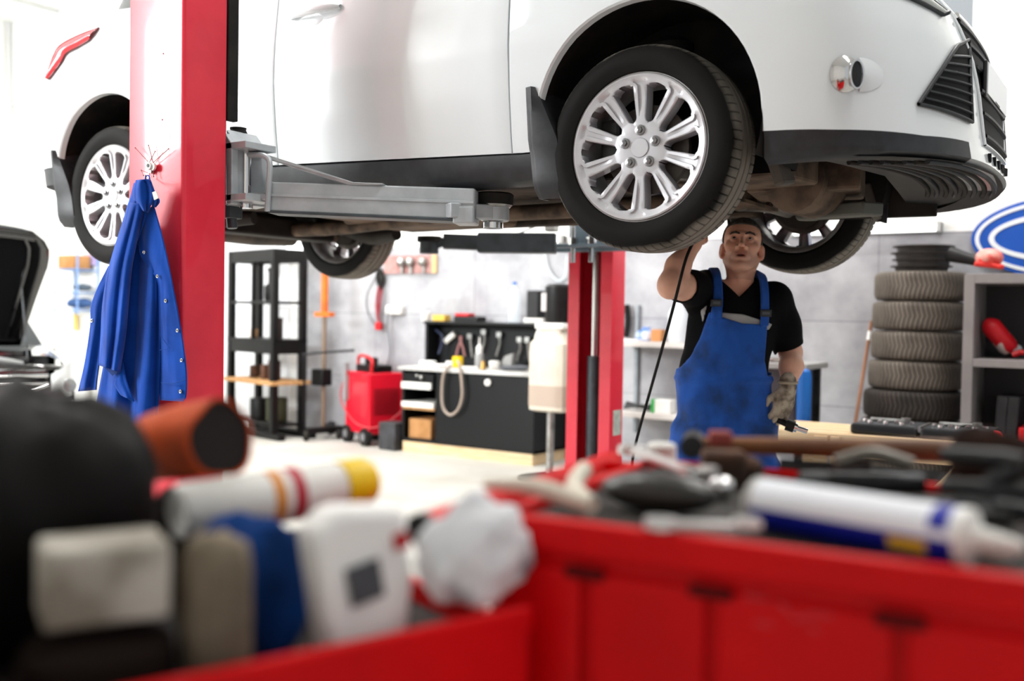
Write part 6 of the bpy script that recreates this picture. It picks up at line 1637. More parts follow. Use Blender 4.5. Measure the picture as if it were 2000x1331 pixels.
tc = nt.nodes.new('ShaderNodeTexCoord'); n1 = nt.nodes.new('ShaderNodeTexNoise'); n1.inputs['Scale'].default_value = 7.0; n1.inputs['Detail'].default_value = 7; n1.inputs['Roughness'].default_value = .62
nt.links.new(tc.outputs['Object'], n1.inputs['Vector']); rp = nt.nodes.new('ShaderNodeValToRGB'); rp.color_ramp.elements[0].position = .44; rp.color_ramp.elements[1].position = .66
rp.color_ramp.elements[0].color = (*lin('1c50a4'), 1); rp.color_ramp.elements[1].color = (*lin('1c3a6c'), 1); nt.links.new(n1.outputs['Fac'], rp.inputs['Fac']); nt.links.new(rp.outputs['Color'], b.inputs['Base Color'])
n2 = nt.nodes.new('ShaderNodeTexNoise'); n2.inputs['Scale'].default_value = 420; nt.links.new(tc.outputs['Object'], n2.inputs['Vector']); bp = nt.nodes.new('ShaderNodeBump'); bp.inputs['Strength'].default_value = .25; bp.inputs['Distance'].default_value = .002
nt.links.new(n2.outputs['Fac'], bp.inputs['Height'])
mpw = nt.nodes.new('ShaderNodeMapping'); mpw.inputs['Scale'].default_value = (7, 5, 4); mpw.inputs['Rotation'].default_value = (0, .5, 0); nt.links.new(tc.outputs['Object'], mpw.inputs['Vector']); n3 = nt.nodes.new('ShaderNodeTexNoise'); n3.inputs['Scale'].default_value = 1.5; n3.inputs['Detail'].default_value = .6; n3.inputs['Distortion'].default_value = .5; nt.links.new(mpw.outputs['Vector'], n3.inputs['Vector'])
b3 = nt.nodes.new('ShaderNodeBump'); b3.inputs['Strength'].default_value = .8; b3.inputs['Distance'].default_value = .035; nt.links.new(n3.outputs['Fac'], b3.inputs['Height']); nt.links.new(bp.outputs['Normal'], b3.inputs['Normal']); nt.links.new(b3.outputs['Normal'], b.inputs['Normal'])
M_overall = m_ov
ov = vf_obj('overalls', V, F, M_overall, person, local=True)
# shoulder straps following the shirt
S = SDF((-.30, -.26, 1.05), (.30, .26, 1.62), .004); torso(S, .034); x_, y_, z_ = S.pts((slice(None),) * 3)
st1 = poly_d(x_, z_, [P2(1388, 622, -.1), P2(1409, 624, -.1), P2(1411, 585, -.09), P2(1404, 520, 0), P2(1387, 520, 0), P2(1393, 585, -.09)])
st2 = poly_d(x_, z_, [P2(1484, 640, -.1), P2(1502, 637, -.1), P2(1501, 585, -.08), P2(1496, 520, 0), P2(1479, 520, 0), P2(1484, 585, -.08)])
S2 = SDF((-.30, -.26, 1.05), (.30, .26, 1.62), .004); torso(S2, .016)
for d_ in (st1, st2):
    T_ = SDF((-.30, -.26, 1.05), (.30, .26, 1.62), .004); T_.D = np.maximum(np.maximum(S.D, d_), np.maximum(-S2.D, y_ - .16)).astype(np.float32)
    V, F = T_.mesh(1); vf_obj('strap', V, F, M_overall, person, local=True)
def surf_y(x, z, g):
    yy = np.linspace(-.26, .02, 120); T_ = SDF((x - .004, -.26, z - .004), (x + .004, .02, z + .004), .004); torso(T_, g); c = T_.D[1, :, 1]; k = np.argmax(c < 0); return T_.ax[1][k]
for px, py in ((1398, 592), (1494, 612)):
    x, z = P2(px, py, -.1); y = surf_y(x, z, .036); m = MB(); m.box((x, y - .004, z), (.046, .010, .030)); bk = obj('buckle', m, mat('buckle_black', '1b1c1f', .35), person, local=True, bevel=.003)
    m = MB(); m.box((x, y - .0095, z), (.030, .004, .012)); obj('buckle_bar', m, mat('buckle_grey', '4a4d52', .4), bk, local=True, bevel=.001)
# gloved left hand holding the ratchet
S = SDF(WL - [.09, .12, .20], WL + [.09, .12, .08], .0028)
fw = ML(1519, 826, -.08) - WL
hand(S, WL + [-.002, 0, -.006], fw, np.array([-.85, -.25, 0]), np.array([-.45, .8, 0]), (.42, .5, .55, .62), 1.14, .12, thumb=(.55, .25), tr=(-.2, .1))
S.cap(WL + [0.002, .006, .038], WL, .034, .034, .01)
x_, y_, z_ = S.pts((slice(None),) * 3); S.D += wr_noise(x_, y_, z_, .0010, 150, 4).astype(np.float32)
V, F = S.mesh(1)
glove = vf_obj('glove', V, F, mat('glove_cotton', 'b5aa98', .9, spec=.1, col2='5f5144', nscale=22, nlo=.42, nhi=.66, bump=.3, bscale=300), person, local=True)
m = MB(); m.tube([WL + [.002 + .037 * math.cos(a), .006 + .037 * math.sin(a), .030] for a in np.linspace(0, 2 * PI, 25)], .006, n=8, cap=False); obj('glove_cuff', m, mat('cuff_cotton', 'a89c88', .9), glove, local=True, smooth=60)
# shoes
for a_ in ANK:
    S = SDF(a_ - [.09, .24, .10], a_ + [.09, .12, .08], .005)
    S.ell(a_ + [0, .02, -.03], (.05, .07, .06), 0); S.ell(a_ + [0, -.10, -.055], (.052, .10, .042), .03); S.cap(a_ + [0, 0, .06], a_ + [0, 0, -.02], .05, .05, .02); x_, y_, z_ = S.pts((slice(None),) * 3); S.D = np.maximum(S.D, .004 - z_).astype(np.float32)
    V, F = S.mesh(1); vf_obj('shoe', V, F, mat('shoe_black', '17171a', .5), person, local=True)
# ratchet in the gloved hand (a thing of its own) and the lamp cable
def mw(p): return MO + EX * p[0] + EY * p[1] + EZ * p[2]
rt = thing('ratchet', 'black-handled ratchet with chrome extension in the gloved hand', 'ratchet', mw(ML(1540, 838, -.08)))
h0 = mw(ML(1506, 815, -.04)); h1 = mw(ML(1541, 832, -.09)); e1_ = mw(ML(1577, 844, -.11))
m = MB(); m.tube([h0 + [-.02, 0, .01], h0, h1], [.012, .0135, .0125], n=12); obj('handle', m, M_black_plastic, rt)
ax_ = (e1_ - h1) / np.linalg.norm(e1_ - h1); m = MB(); m.cyl(h1 - ax_ * .012, h1 + ax_ * .022, .024, n=20); obj('ratchet_head', m, M_dark_steel, rt)
m = MB(); m.cyl(h1 + ax_ * .02, h1 + ax_ * .034, .02, n=16); m.cyl(h1 + ax_ * .03, e1_, .0105, .012, n=14); obj('extension', m, M_chrome, rt)
m = MB(); c0 = mw(ML(1363, 448, -.10)); pts = [at(1363, 455, 3.90), at(1352, 478, 3.80), at(1338, 512, 3.74), at(1318, 590, 3.72), at(1297, 668, 3.8), at(1274, 750, 3.95), at(1250, 835, 4.05), at(1237, 890, 4.1), at(1228, 960, 4.2)]
q = pts[-1]; pts += [np.array([q[0] - .05, q[1] + .05, .45]), np.array([q[0] - .12, q[1] + .1, .03]), np.array([q[0] - .3, q[1] + .3, .012]), np.array([q[0] - .5, q[1] + .4, .012])]
m.tube(pts, .0062, n=8, smooth=6); single('lamp_cable', m, M_black_rubber, 'thin black cable hanging from the raised hand of the man down to the floor', 'cable')

# ================================================================== JACKET ON THE NEAR POST
JY = -1.515
M_jacket = mat('jacket_blue', '0c48a8', .85, spec=.12, col2='093a8e', nscale=7, bump=.12, bscale=500, sheen=.1)
_nt = M_jacket.node_tree; _b = _nt.nodes['Principled BSDF']; _old = _b.inputs['Normal'].links[0].from_socket; _tc = _nt.nodes.new('ShaderNodeTexCoord'); _mp = _nt.nodes.new('ShaderNodeMapping'); _mp.inputs['Scale'].default_value = (14, 8, 4); _mp.inputs['Rotation'].default_value = (0, -.25, 0)
_n = _nt.nodes.new('ShaderNodeTexNoise'); _n.inputs['Scale'].default_value = 1.3; _n.inputs['Detail'].default_value = .6; _n.inputs['Distortion'].default_value = .4; _bp = _nt.nodes.new('ShaderNodeBump'); _bp.inputs['Strength'].default_value = .7; _bp.inputs['Distance'].default_value = .02
_nt.links.new(_tc.outputs['Object'], _mp.inputs['Vector']); _nt.links.new(_mp.outputs['Vector'], _n.inputs['Vector']); _nt.links.new(_n.outputs['Fac'], _bp.inputs['Height']); _nt.links.new(_old, _bp.inputs['Normal']); _nt.links.new(_bp.outputs['Normal'], _b.inputs['Normal'])
jk_o = onY(288, 560, JY)
jacket = thing('work_jacket', 'royal blue work jacket with silver snaps hanging on the near red post', 'jacket', (jk_o[0], JY, onY(288, 835, JY)[2]))
def cloth(name, L, R, off, folds, n=36, k=22, parent=jacket, mm=M_jacket, bulge=.0, top=None):
    """L, R: lists of (px, py) from top to bottom; off: metres in front of the plane (from v); folds: [(u0, width, depth, v-exponent)]"""
    def samp(P, t):
        P = np.array(P, float); s = np.r_[0, np.cumsum(np.hypot(*np.diff(P, axis=0).T))]; s /= s[-1]
        return np.stack([np.interp(t, s, P[:, 0]), np.interp(t, s, P[:, 1])], 1)
    tv = np.linspace(0, 1, n)
    A = np.array([p[:2] for p in catmull([(*p, 0) for p in L], 8)]); B = np.array([p[:2] for p in catmull([(*p, 0) for p in R], 8)])
    A = samp(A, tv); B = samp(B, tv); G = []
    for i, v in enumerate(tv):
        row = []
        for u in np.linspace(0, 1, k):
            px, py = A[i] * (1 - u) + B[i] * u
            d = off(v) if callable(off) else off
            for u0, w, dep, e in folds: d += dep * math.exp(-((u - u0 - .03 * math.sin(4 * v + u0 * 9)) / w) ** 2) * v ** e
            d += bulge * math.sin(PI * min(1, max(0, u)))
            row.append(onY(px, py, JY - d))
        G.append(row)
    m = MB(); m.grid(np.array(G)); o = obj(name, m, mm, parent, smooth=180)
    s = o.modifiers.new('thickness', 'SOLIDIFY'); s.thickness = .003; s.offset = 0
    return o
cloth('front_panel', [(212, 520), (190, 565), (178, 600), (177, 635), (166, 708), (153, 765)], [(238, 520), (222, 570), (205, 640), (197, 690), (190, 740), (188, 762)], .008, [(.3, .2, .012, .4), (.8, .2, -.01, .5)])
cloth('back_panel', [(252, 430), (240, 500), (222, 600), (205, 700), (187, 800), (183, 842)], [(304, 430), (310, 520), (313, 600), (313, 700), (309, 800), (306, 842)], lambda v: .018 + .012 * v, [(.30, .10, .024, .5), (.52, .08, -.02, .6), (.75, .12, .020, .6), (.98, .06, -.022, .4)], n=48, k=30)
fp = cloth('front_panel', [(272, 430), (273, 494), (292, 525), (308, 552), (311, 610), (311, 700), (312, 782)], [(300, 400), (314, 450), (328, 510), (340, 570), (353, 640), (364, 720), (364, 772), (358, 785)], lambda v: .034 - .016 * v, [(.55, .25, .006, .2), (.1, .15, -.012, .8)], n=48)
cloth('sleeve', [(252, 395), (238, 440), (223, 487), (209, 540), (200, 600), (197, 660), (194, 714)], [(284, 400), (272, 450), (258, 520), (252, 580), (246, 650), (238, 704), (234, 728)], lambda v: .040 + .018 * v, [(.25, .14, .014, .3), (.55, .10, -.014, .4), (.8, .15, .014, .3)], bulge=.030, n=44, k=26)
m = MB(); P = [onY(px, py, JY - .066) for px, py in ((195, 711), (206, 706), (219, 709), (231, 706), (234, 716), (229, 728), (220, 735), (208, 722))]; m.add(P, [list(range(len(P)))]); obj('cuff_opening_shade', m, mat('cuff_shade_navy', '0a2f6e', .9), jacket, smooth=0)  # flat navy patch: the sleeve's inner shadow put into the colour
cloth('sleeve_facing', [(220, 735), (226, 742), (224, 752), (236, 772)], [(240, 706), (244, 730), (250, 752), (262, 785)], .05, [(.5, .2, .01, .3)], n=12, k=8)
# collar bunched at the hanging loop
for L, R, off in (([(262, 358), (255, 385), (247, 410), (240, 440), (238, 470)], [(292, 352), (296, 375), (290, 400), (284, 430), (270, 470)], .040), ([(280, 352), (286, 372), (294, 390), (298, 405)], [(294, 352), (304, 378), (312, 393), (304, 405)], .030), ([(266, 352), (260, 372), (263, 395), (280, 412)], [(290, 350), (300, 372), (298, 395), (288, 415)], .056)):
    cloth('collar', L, R, off, [(.35, .15, .012, .1), (.7, .12, -.01, .1)], n=16, k=12, bulge=.012)
m = MB(); P = [onY(px, py, JY - .066) for px, py in ((297, 376), (304, 373), (309, 387), (301, 391))]; m.prism(P, (0, .003, 0)); obj('neck_label', m, mat('label_cream', 'e8ded8', .8), jacket, smooth=0, label='pale sewn neck label')
m = MB(); m.tube([onY(284, 356, JY - .04), onY(285, 345, JY - .03), onY(291, 344, JY - .03), onY(293, 356, JY - .04)], .0022, n=6, smooth=3); obj('hanging_loop', m, M_jacket, jacket)
for px, py, off in ((282, 493, .040), (308, 540, .037), (324, 588, .034), (347, 646, .031), (355, 704, .028), (353, 765, .026), (180, 627, .016)):
    c = onY(px, py, JY - off); m = MB(); m.lathe([(.0022, .0), (.0058, .0), (.0066, .0022), (.0050, .0038), (.0030, .0030), (.0022, .0012)], c, axis=(0, -1, 0), n=18, closed=True); sn = obj('snap_button', m, M_chrome, jacket, smooth=60)
    m = MB(); m.lathe([(.0, .0014), (.0028, .0014)], c, axis=(0, -1, 0), n=12); obj('snap_core', m, M_dark_steel, sn)
# stitched pocket edges
for pts in (((252, 478), (268, 476), (272, 480)), ((313, 655), (332, 682), (312, 684)), ((314, 748), (338, 750), (362, 742))):
    m = MB(); m.tube([onY(x, y, JY - .038) for x, y in pts], .0012, n=5); obj('seam', m, mat('seam_navy', '0d3f8c', .9), jacket)
# novelty hook the jacket hangs from
hk = thing('wire_hook', 'little wire figure hook with two googly eyes on the near post', 'hook', onY(292, 345, NB - .01))
for px, py, off, in ((291, 325, .020), (299, 326, .014)):
    c = onY(px, py, NB - off); m = MB(); m.lathe([(0, -.004), (.0125, -.004), (.0135, 0), (.0125, .004), (0, .005)], c, axis=(0, -1, 0), n=24); e_ = obj('eye', m, M_white_plastic, hk)
    m = MB(); m.cyl(c + [.001 if px < 295 else -.002, -.0052, .002], c + [.001 if px < 295 else -.002, -.0062, .002], .0062 if px < 295 else .002, n=16); obj('pupil', m, M_black_plastic, e_)
for a, b_ in (((289, 316), (264, 289)), ((299, 317), (290, 284)), ((292, 317), (303, 296)), ((299, 318), (329, 291)), ((292, 330), (292, 347)), ((299, 330), (300, 345)), ((289, 338), (276, 333)), ((276, 333), (280, 343))):
    m = MB(); p = onY(*a, NB - .012); q = onY(*b_, NB - .016); m.tube([p, q], .0012, n=6); m.sphere(q, .0024, 8, 6); obj('wire', m, mat('wire_rust', '8d5a5a', .5, .5), hk)
m = MB(); m.tube([onY(292, 346, NB - .014), onY(290, 352, NB - .03), onY(284, 348, JY - .03), onY(284, 342, JY - .03)], .0018, n=6, smooth=3); m.box(onY(295, 330, NB - .0075), (.016, .012, .03)); obj('hook', m, M_steel, hk)

# ================================================================== BLACK CAR WITH ITS HOOD UP (far left)
g0 = gnd(138, 7.4)
Fh_ = np.array([math.sin(_yaw), math.cos(_yaw), 0])
bx = _r * .86 + Fh_ * .50; bx = bx / np.linalg.norm(bx); by = np.array([-bx[1], bx[0], 0])      # bx: picture right, by: towards its cabin
ang_b = math.atan2(bx[1], bx[0])
bc = thing('car', 'black car with open hood and chrome grille bars at the left edge', 'car', g0, ang_b)
M_bcar = mat('black_car_paint', '0a0a0c', .12, spec=.6, coat=1.0)
def bobj(name, m, mm, parent=bc, **k): return obj(name, m, mm, parent, local=True, **k)
def rbox_front(m, z0, z1, y0, y1, bulge=.06, x0=-1.72, x1=.05):
    P = []
    for z in np.linspace(z0, z1, 7):
        row = []
        for t in np.linspace(-1, 1, 41):
            x = (x0 + x1) / 2 + (x1 - x0) / 2 * t; e = abs(t) ** 6
            row.append((x, y0 + .30 * e + bulge * (1 - math.cos((z - (z0 + z1) / 2) / (z1 - z0) * PI)) * .5, z))
        P.append(row)
    m.grid(np.array(P))
m = MB(); rbox_front(m, .20, .52, -.04, 0); bobj('bumper', m, M_bcar, smooth=60)
m = MB(); rbox_front(m, .51, .60, -.05, 0, .03); bobj('bumper_top', m, M_bcar, smooth=60)
m = MB(); rbox_front(m, .14, .21, .0, 0, .02); bobj('lower_lip', m, M_black_plastic, smooth=60)
m = MB(); rbox_front(m, .58, .82, .05, 0, .02, -1.5, -.14); bobj('grille', m, M_black_plastic, smooth=60)
for z0, z1, dz in ((.785, .80, .0), (.72, .74, .0), (.635, .66, .0)):
    m = MB(); pts = [(x, -.0 + .03 * abs((x + .86) / .7) ** 4, (z0 + z1) / 2 + (.07 * (max(0, (x + .45) / .3)) ** 2 if z0 < .65 else 0) + (.07 * (max(0, (-1.27 - x) / .3)) ** 2 if z0 < .65 else 0)) for x in np.linspace(-1.52, -.15, 24)]
    m.tube(pts, .014 if z0 > .65 else .019, n=8); bobj('chrome_bar', m, M_chrome, smooth=60)
m = MB(); m.tube([(-.24, -.06, .545), (-.10, -.03, .565), (.02, .06, .585)], .012, n=8, smooth=4); bobj('bumper_chrome', m, M_chrome)
m = MB(); P = []
for v in np.linspace(0, 1, 8):
    row = []
    for u in np.linspace(0, 1, 12):
        x = -.13 + .20 * u; y = .03 + .34 * u ** 2.2 - .03 * math.sin(PI * v); z = .60 + .02 * u + (.25 + .05 * u) * v - .05 * (1 - u) * v; row.append((x, y, z))
    P.append(row)
m.grid(np.array(P)); hl2 = bobj('headlight', m, mat('headlamp_pale', 'd3d6d6', .12, spec=.7), smooth=60)
m = MB(); m.lathe([(.0, .0), (.05, .004), (.055, .0)], (-.01, -.02, .72), axis=(.25, -1, 0), n=20); obj('headlight_reflector', m, mat('reflector', '9fa4a6', .2, .6), hl2, local=True)
# fender with wheel opening, slam panel, inner bay
m = MB()
P = []
for x_, z_ in ((.06, .28), (.075, .5), (.07, .7), (.03, .86), (-.10, .93), (-.22, .935)):
    P.append([(x_ - .02 * (1 - min(1, (y - .25) / .3)) * (y < .55), y, z_ + .05 * min(1, (y - .25) / .8)) for y in np.linspace(.25, 1.25, 12)])
m.grid(np.array(P)); bobj('fender', m, M_bcar, smooth=60)
m = MB(); P2_ = np.array(P); P2_[:, :, 0] = -1.70 - P2_[:, :, 0]; m.grid(P2_); bobj('fender', m, M_bcar, smooth=60)
m = MB(); m.box2((-1.55, .06, .79), (-.15, .22, .83)); m.tube([(-1.6, .03, .85), (-.86, .0, .875), (-.2, .03, .855), (-.02, .22, .84)], .022, n=8, smooth=5); bobj('slam_panel', m, M_bcar, bevel=.006)
m = MB(); m.box2((-1.5, .2, .30), (-.2, 1.1, .70)); bobj('engine_bay', m, mat('bay_dark', '131314', .6), smooth=0)
for i, (c, s_, mm) in enumerate((((-.55, .45, .79), (.32, .22, .16), M_black_plastic), ((-.95, .55, .80), (.4, .35, .2), mat('engine_grey', '7a7b7c', .5, .4)), ((-.33, .62, .80), (.2, .26, .2), M_black_plastic), ((-.42, .35, .76), (.14, .1, .1), M_white_plastic), ((-1.25, .5, .78), (.25, .3, .18), M_dark_steel))):
    m = MB(); m.box(c, s_); bobj('engine_part', m, mm, smooth=0, bevel=.02)
m = MB(); m.tube([(-.7, .35, .86), (-.5, .3, .90), (-.3, .4, .86)], .025, n=8, smooth=4); m.tube([(-.9, .3, .80), (-.6, .26, .83), (-.25, .3, .80)], .018, n=8, smooth=4); bobj('engine_hose', m, mat('hose_pale', '9a9c9c', .4))
# hood: hinged at the windscreen, leaning up and back
hin = np.array([0, 1.15, .98]); up_ = np.array([0, -.52, .86]); up_ /= np.linalg.norm(up_); nrm = np.array([0, -.86, -.52])
m = MB(); P = []
for v in np.linspace(0, 1, 14):
    row = []
    for u in np.linspace(-1, 1, 21):
        hw = .60 + .18 * min(1, v * 1.4) - (.13 * max(0, (v - .82) / .18) ** 2); x = -.86 + hw * u
        row.append(hin + up_ * (v * (1.12 - .05 * u ** 4)) + np.array([x, 0, 0]) - nrm * .05 * math.sin(PI * v) * (1 - .4 * u * u))
    P.append(row)
P = np.array(P); m.grid(P); hd_ = bobj('hood', m, M_bcar, smooth=60); s_ = hd_.modifiers.new('thickness', 'SOLIDIFY'); s_.thickness = .012
Q = P[1:-1, 1:-1] + nrm * .018; m = MB(); m.grid(Q); obj('hood_insulation', m, mat('insulation', '0d0d0e', .9, spec=.1), hd_, local=True, smooth=60)
m = MB()
for u in (2, 10, 18): m.tube([P[i, u] + nrm * .03 for i in range(1, 13)], .018, n=6)
m.tube([P[12, j] + nrm * .03 for j in range(1, 20)], .018, n=6); obj('hood_rib', m, M_bcar, hd_, local=True)
m = MB(); m.tube([(-.25, .5, .88), (-.28, .72, 1.44)], .008, n=6); bobj('hood_prop', m, M_dark_steel)
m = MB(); P = []
for y, w, z in ((1.2, .82, .95), (1.9, .62, 1.38), (3.0, .62, 1.40), (3.7, .80, .98)): P.append([(-.86 + w * u, y + .0 * abs(u), z - .05 * u * u) for u in np.linspace(-1, 1, 9)])
m.grid(np.array(P)); bobj('cabin', m, mat('car_glass', '20262a', .08, spec=.6), smooth=60)
m = MB(); m.box2((-1.72, 1.2, .25), (.02, 4.2, .95)); bobj('body', m, M_bcar, smooth=0, bevel=.06, seg=3)
for x in (-.02, -1.70):
    for y in (.85, 3.4):
        m = MB(); m.lathe([(.18, -.1), (.30, -.1), (.325, -.06), (.325, .06), (.30, .1), (.18, .1)], (x, y, .325), axis=(1, 0, 0), n=32); w_ = bobj('wheel', m, M_black_rubber)
        m = MB(); m.lathe([(0, -.09), (.19, -.09), (.2, -.06), (.2, .06), (.19, .09), (0, .09)], (x, y, .325), axis=(1, 0, 0), n=24); obj('rim', m, M_rim_in, w_, local=True)

# ================================================================== FOREGROUND TOOL CARTS
def cp(lat, d, z): p = CAM + _r * lat + Fh_ * d; return np.array([p[0], p[1], z])
def cpx(px, d, z): return cp((px - 1000) / FPX * d, d, z)
def onT(px, py, z): return onZ(px, py, z)
TA = 1.082
M_cart = mat('cart_red', 'dc0009', .45, spec=.22, col2='cc0008', nscale=6)
M_mat = mat('rubber_mat', '35322e', .8, col2='231f1c', nscale=12)
A1 = cp(-.0226, 1.1, 0); A2 = cp(.437, .85, 0); ea = A2 - A1; ea /= np.linalg.norm(ea); eb = np.array([-ea[1], ea[0], 0])
LA_, LB_ = 1.0, .50
cartA = thing('tool_cart', 'tall red steel tool cart with a tray of greasy tools on top', 'tool cart', A1 + ea * LA_ / 2 + eb * LB_ / 2)
def abox(m, a0, a1, b0_, b1_, z0, z1): frame_box(m, A1, ea, eb, (a0, b0_, z0), (a1, b1_, z1))
m = MB(); abox(m, .004, LA_ - .004, .006, LB_, .14, TA - .034); obj('cabinet', m, M_cart, cartA, smooth=0, bevel=.004)
m = MB(); abox(m, .02, LA_ - .02, .02, LB_ - .02, TA - .033, TA - .012); obj('rubber_mat', m, M_mat, cartA, smooth=0)
m = MB(); abox(m, 0, LA_, -.004, .014, TA - .036, TA); abox(m, 0, LA_, LB_ - .016, LB_, TA - .034, TA); abox(m, 0, .016, 0, LB_, TA - .034, TA); abox(m, LA_ - .016, LA_, 0, LB_, TA - .034, TA); obj('tray_rim', m, M_cart, cartA, smooth=0, bevel=.004)
cuts = [.0]
for px in (1150, 1392, 1762):
    # where the seam meets the front face
    k = np.linspace(0, LA_, 400); P = [A1 + ea * t for t in k]; best = min(range(400), key=lambda i: abs((lambda d: W_PX / 2 + FPX * ((d @ _R) / (d @ _F)))(P[i] + np.array([0, 0, TA]) - CAM) - px)); cuts.append(k[best])
cuts.append(LA_)
for i in range(len(cuts) - 1):
    m = MB(); abox(m, cuts[i] + .006, cuts[i + 1] - .006, -.006, .006, .18, TA - .052); p_ = obj('front_panel', m, M_cart, cartA, smooth=0, bevel=.005)
    if i == 2:
        mr = mat('scratch_pink', 'd8424a', .6); m = MB(); f0 = A1 - eb * .0065
        for (x0, y0), (x1, y1) in (((1455, 1165), (1500, 1172)), ((1520, 1175), (1545, 1200)), ((1475, 1218), (1510, 1222)), ((1550, 1212), (1590, 1200)), ((1590, 1200), (1625, 1205)), ((1600, 1235), (1580, 1228))):
            pp = []
            for x, y in ((x0, y0), (x1, y1)):
                d = ray(x, y); kk = ((f0 - CAM) @ eb) / (d @ eb); pp.append(CAM + d * kk)
            m.tube(pp, .0012, n=5)
        obj('paint_scratch', m, mr, p_, smooth=0)
for i in (1, 2, 3):
    m = MB(); abox(m, cuts[i] - .022, cuts[i] + .022, -.010, -.002, TA - .058, TA - .046); obj('panel_catch', m, mat('cart_dark_red', '5a0508', .6, spec=.15), cartA, smooth=0, bevel=.002)
hA = onT(828, 1030, TA - .006); hB = onT(1195, 900, TA - .006)
m = MB(); m.tube([hA, hA + (hB - hA) * 1.0], .0145, n=16); obj('push_handle', m, M_cart, cartA)
m = MB(); hd2 = (hB - hA) / np.linalg.norm(hB - hA); m.cyl(hA - hd2 * .012, hA + hd2 * .002, .0155, n=20); obj('handle_cap', m, M_black_plastic, cartA, label='black plastic handle end cap')
m = MB()
for t in (.12, .9):
    m = MB(); q = hA + (hB - hA) * t; m.bar(q, q + ea * .055, .014, .014)
    obj('handle_bracket', m, M_cart, cartA)
for a in (.06, LA_ - .06):
    for b_ in (.06, LB_ - .06):
        q = A1 + ea * a + eb * b_; m = MB(); m.cyl(q - ea * .016 + [0, 0, .06], q + ea * .016 + [0, 0, .06], .06, n=24); m.box(q + [0, 0, .125], (.05, .05, .03)); obj('caster', m, M_black_rubber, cartA)

# second cart, lower, turned towards us
TB = 1.0
B1 = cp(.0264, 1.018, 0); B2 = cp(-.268, .797, 0); fa_ = B2 - B1; fa_ /= np.linalg.norm(fa_); fb = np.array([fa_[1], -fa_[0], 0])
LBa, LBb = .62, .42
cartB = thing('tool_trolley', 'low red tool trolley with a dark tray full of rags and cans', 'tool trolley', B1 + fa_ * LBa / 2 + fb * LBb / 2)
def bbox(m, a0, a1, b0_, b1_, z0, z1): frame_box(m, B1, fa_, fb, (a0, b0_, z0), (a1, b1_, z1))
m = MB(); bbox(m, 0, LBa, 0, .012, TB - .11, TB); bbox(m, 0, .012, 0, LBb, TB - .11, TB - .02); bbox(m, LBa - .012, LBa, 0, LBb, TB - .11, TB); bbox(m, 0, LBa, LBb - .012, LBb, TB - .11, TB - .03); obj('tray_rim', m, M_cart, cartB, smooth=0, bevel=.004)
m = MB(); bbox(m, .012, LBa - .012, .012, LBb - .012, TB - .055, TB - .045); obj('tray_floor', m, mat('tray_dirty', '2b241f', .75, col2='161210', nscale=8), cartB, smooth=0)
m = MB(); bbox(m, .02, LBa - .02, .012, LBb - .02, .14, TB - .11); obj('cabinet', m, M_cart, cartB, smooth=0, bevel=.004)
for a in (.05, LBa - .05):
    for b_ in (.05, LBb - .05):
        q = B1 + fa_ * a + fb * b_; m = MB(); m.cyl(q - fa_ * .016 + [0, 0, .06], q + fa_ * .016 + [0, 0, .06], .06, n=24); m.box(q + [0, 0, .125], (.05, .05, .03)); obj('caster', m, M_black_rubber, cartB)
TF = TB - .045
# ---- things in the trolley tray, placed along (a) and behind (b) its front rim
def tb(a, b_, z): p = B1 + fa_ * a + fb * b_; return np.array([p[0], p[1], z])
Rb = np.stack([fa_, fb, [0, 0, 1]], 1)
lump('black_leather_bag', tb(.42, .27, TF + .135), (.125, .10, .14), mat('leather_black', '060606', .55, spec=.15, col2='100c0a', nscale=6), 'large black leather bag heaped at the left of the trolley tray', 'bag', amp=.13, f=3.0, seed=21, n=40, flat=.134, R=Rb)
lump('leather_glove', tb(.545, .08, TF + .046), (.05, .045, .048), mat('leather_brown', '1f110b', .6, col2='120c0a', nscale=14), 'dark brown leather glove in front of the black bag', 'glove', amp=.15, f=3.5, seed=5, n=32, flat=.044)
lump('dark_rag', tb(.235, .365, TF + .064), (.042, .038, .070), mat('rag_dark', '1d1512', .9, spec=.1), 'dark brown rag bundled under the orange cuff', 'rag', amp=.08, f=3.5, seed=8, n=32, flat=.060, R=Rb, boxy=.72)
oc = thing('orange_cuff', 'orange leather cuff with a dark open end beside the black bag', 'cuff', tb(.232, .352, TF + .124)); c0 = at(300, 874, 1.20); c1 = at(432, 860, 1.12)
m = MB(); ax = (c1 - c0) / np.linalg.norm(c1 - c0); Lx = np.linalg.norm(c1 - c0)
def wob(r, h, a, k): return r * (1 + .05 * np.sin(3 * a + h * 30) + .03 * np.sin(5 * a))
m.lathe([(.0, -.012), (.028, -.008), (.041, .01), (.043, Lx * .5), (.044, Lx), (.041, Lx + .001), (.041, Lx * .6), (.0, Lx * .55)], c0, axis=ax, n=36, fn=wob); obj('cuff', m, mat('orange_leather', 'd2500a', .75, spec=.2, col2='8f320a', nscale=9), oc, smooth=60)
m = MB(); m.lathe([(.0, Lx * .60), (.0400, Lx * .62), (.0400, Lx - .002)], c0, axis=ax, n=36, fn=wob); obj('cuff_inside', m, mat('cuff_inside_dark', '120c0a', .9), oc, smooth=60)  # inner wall of the open end, coloured near black
lump('cloth_bundle', tb(.165, .272, TF + .042), (.09, .048, .046), mat('cloth_grey_brown', '6a6258', .9, spec=.1, col2='4a4238', nscale=10), 'grey-brown cloth bundle below the white spray can', 'rag', amp=.08, f=3.5, seed=31, n=36, flat=.040, R=Rb, boxy=.72)
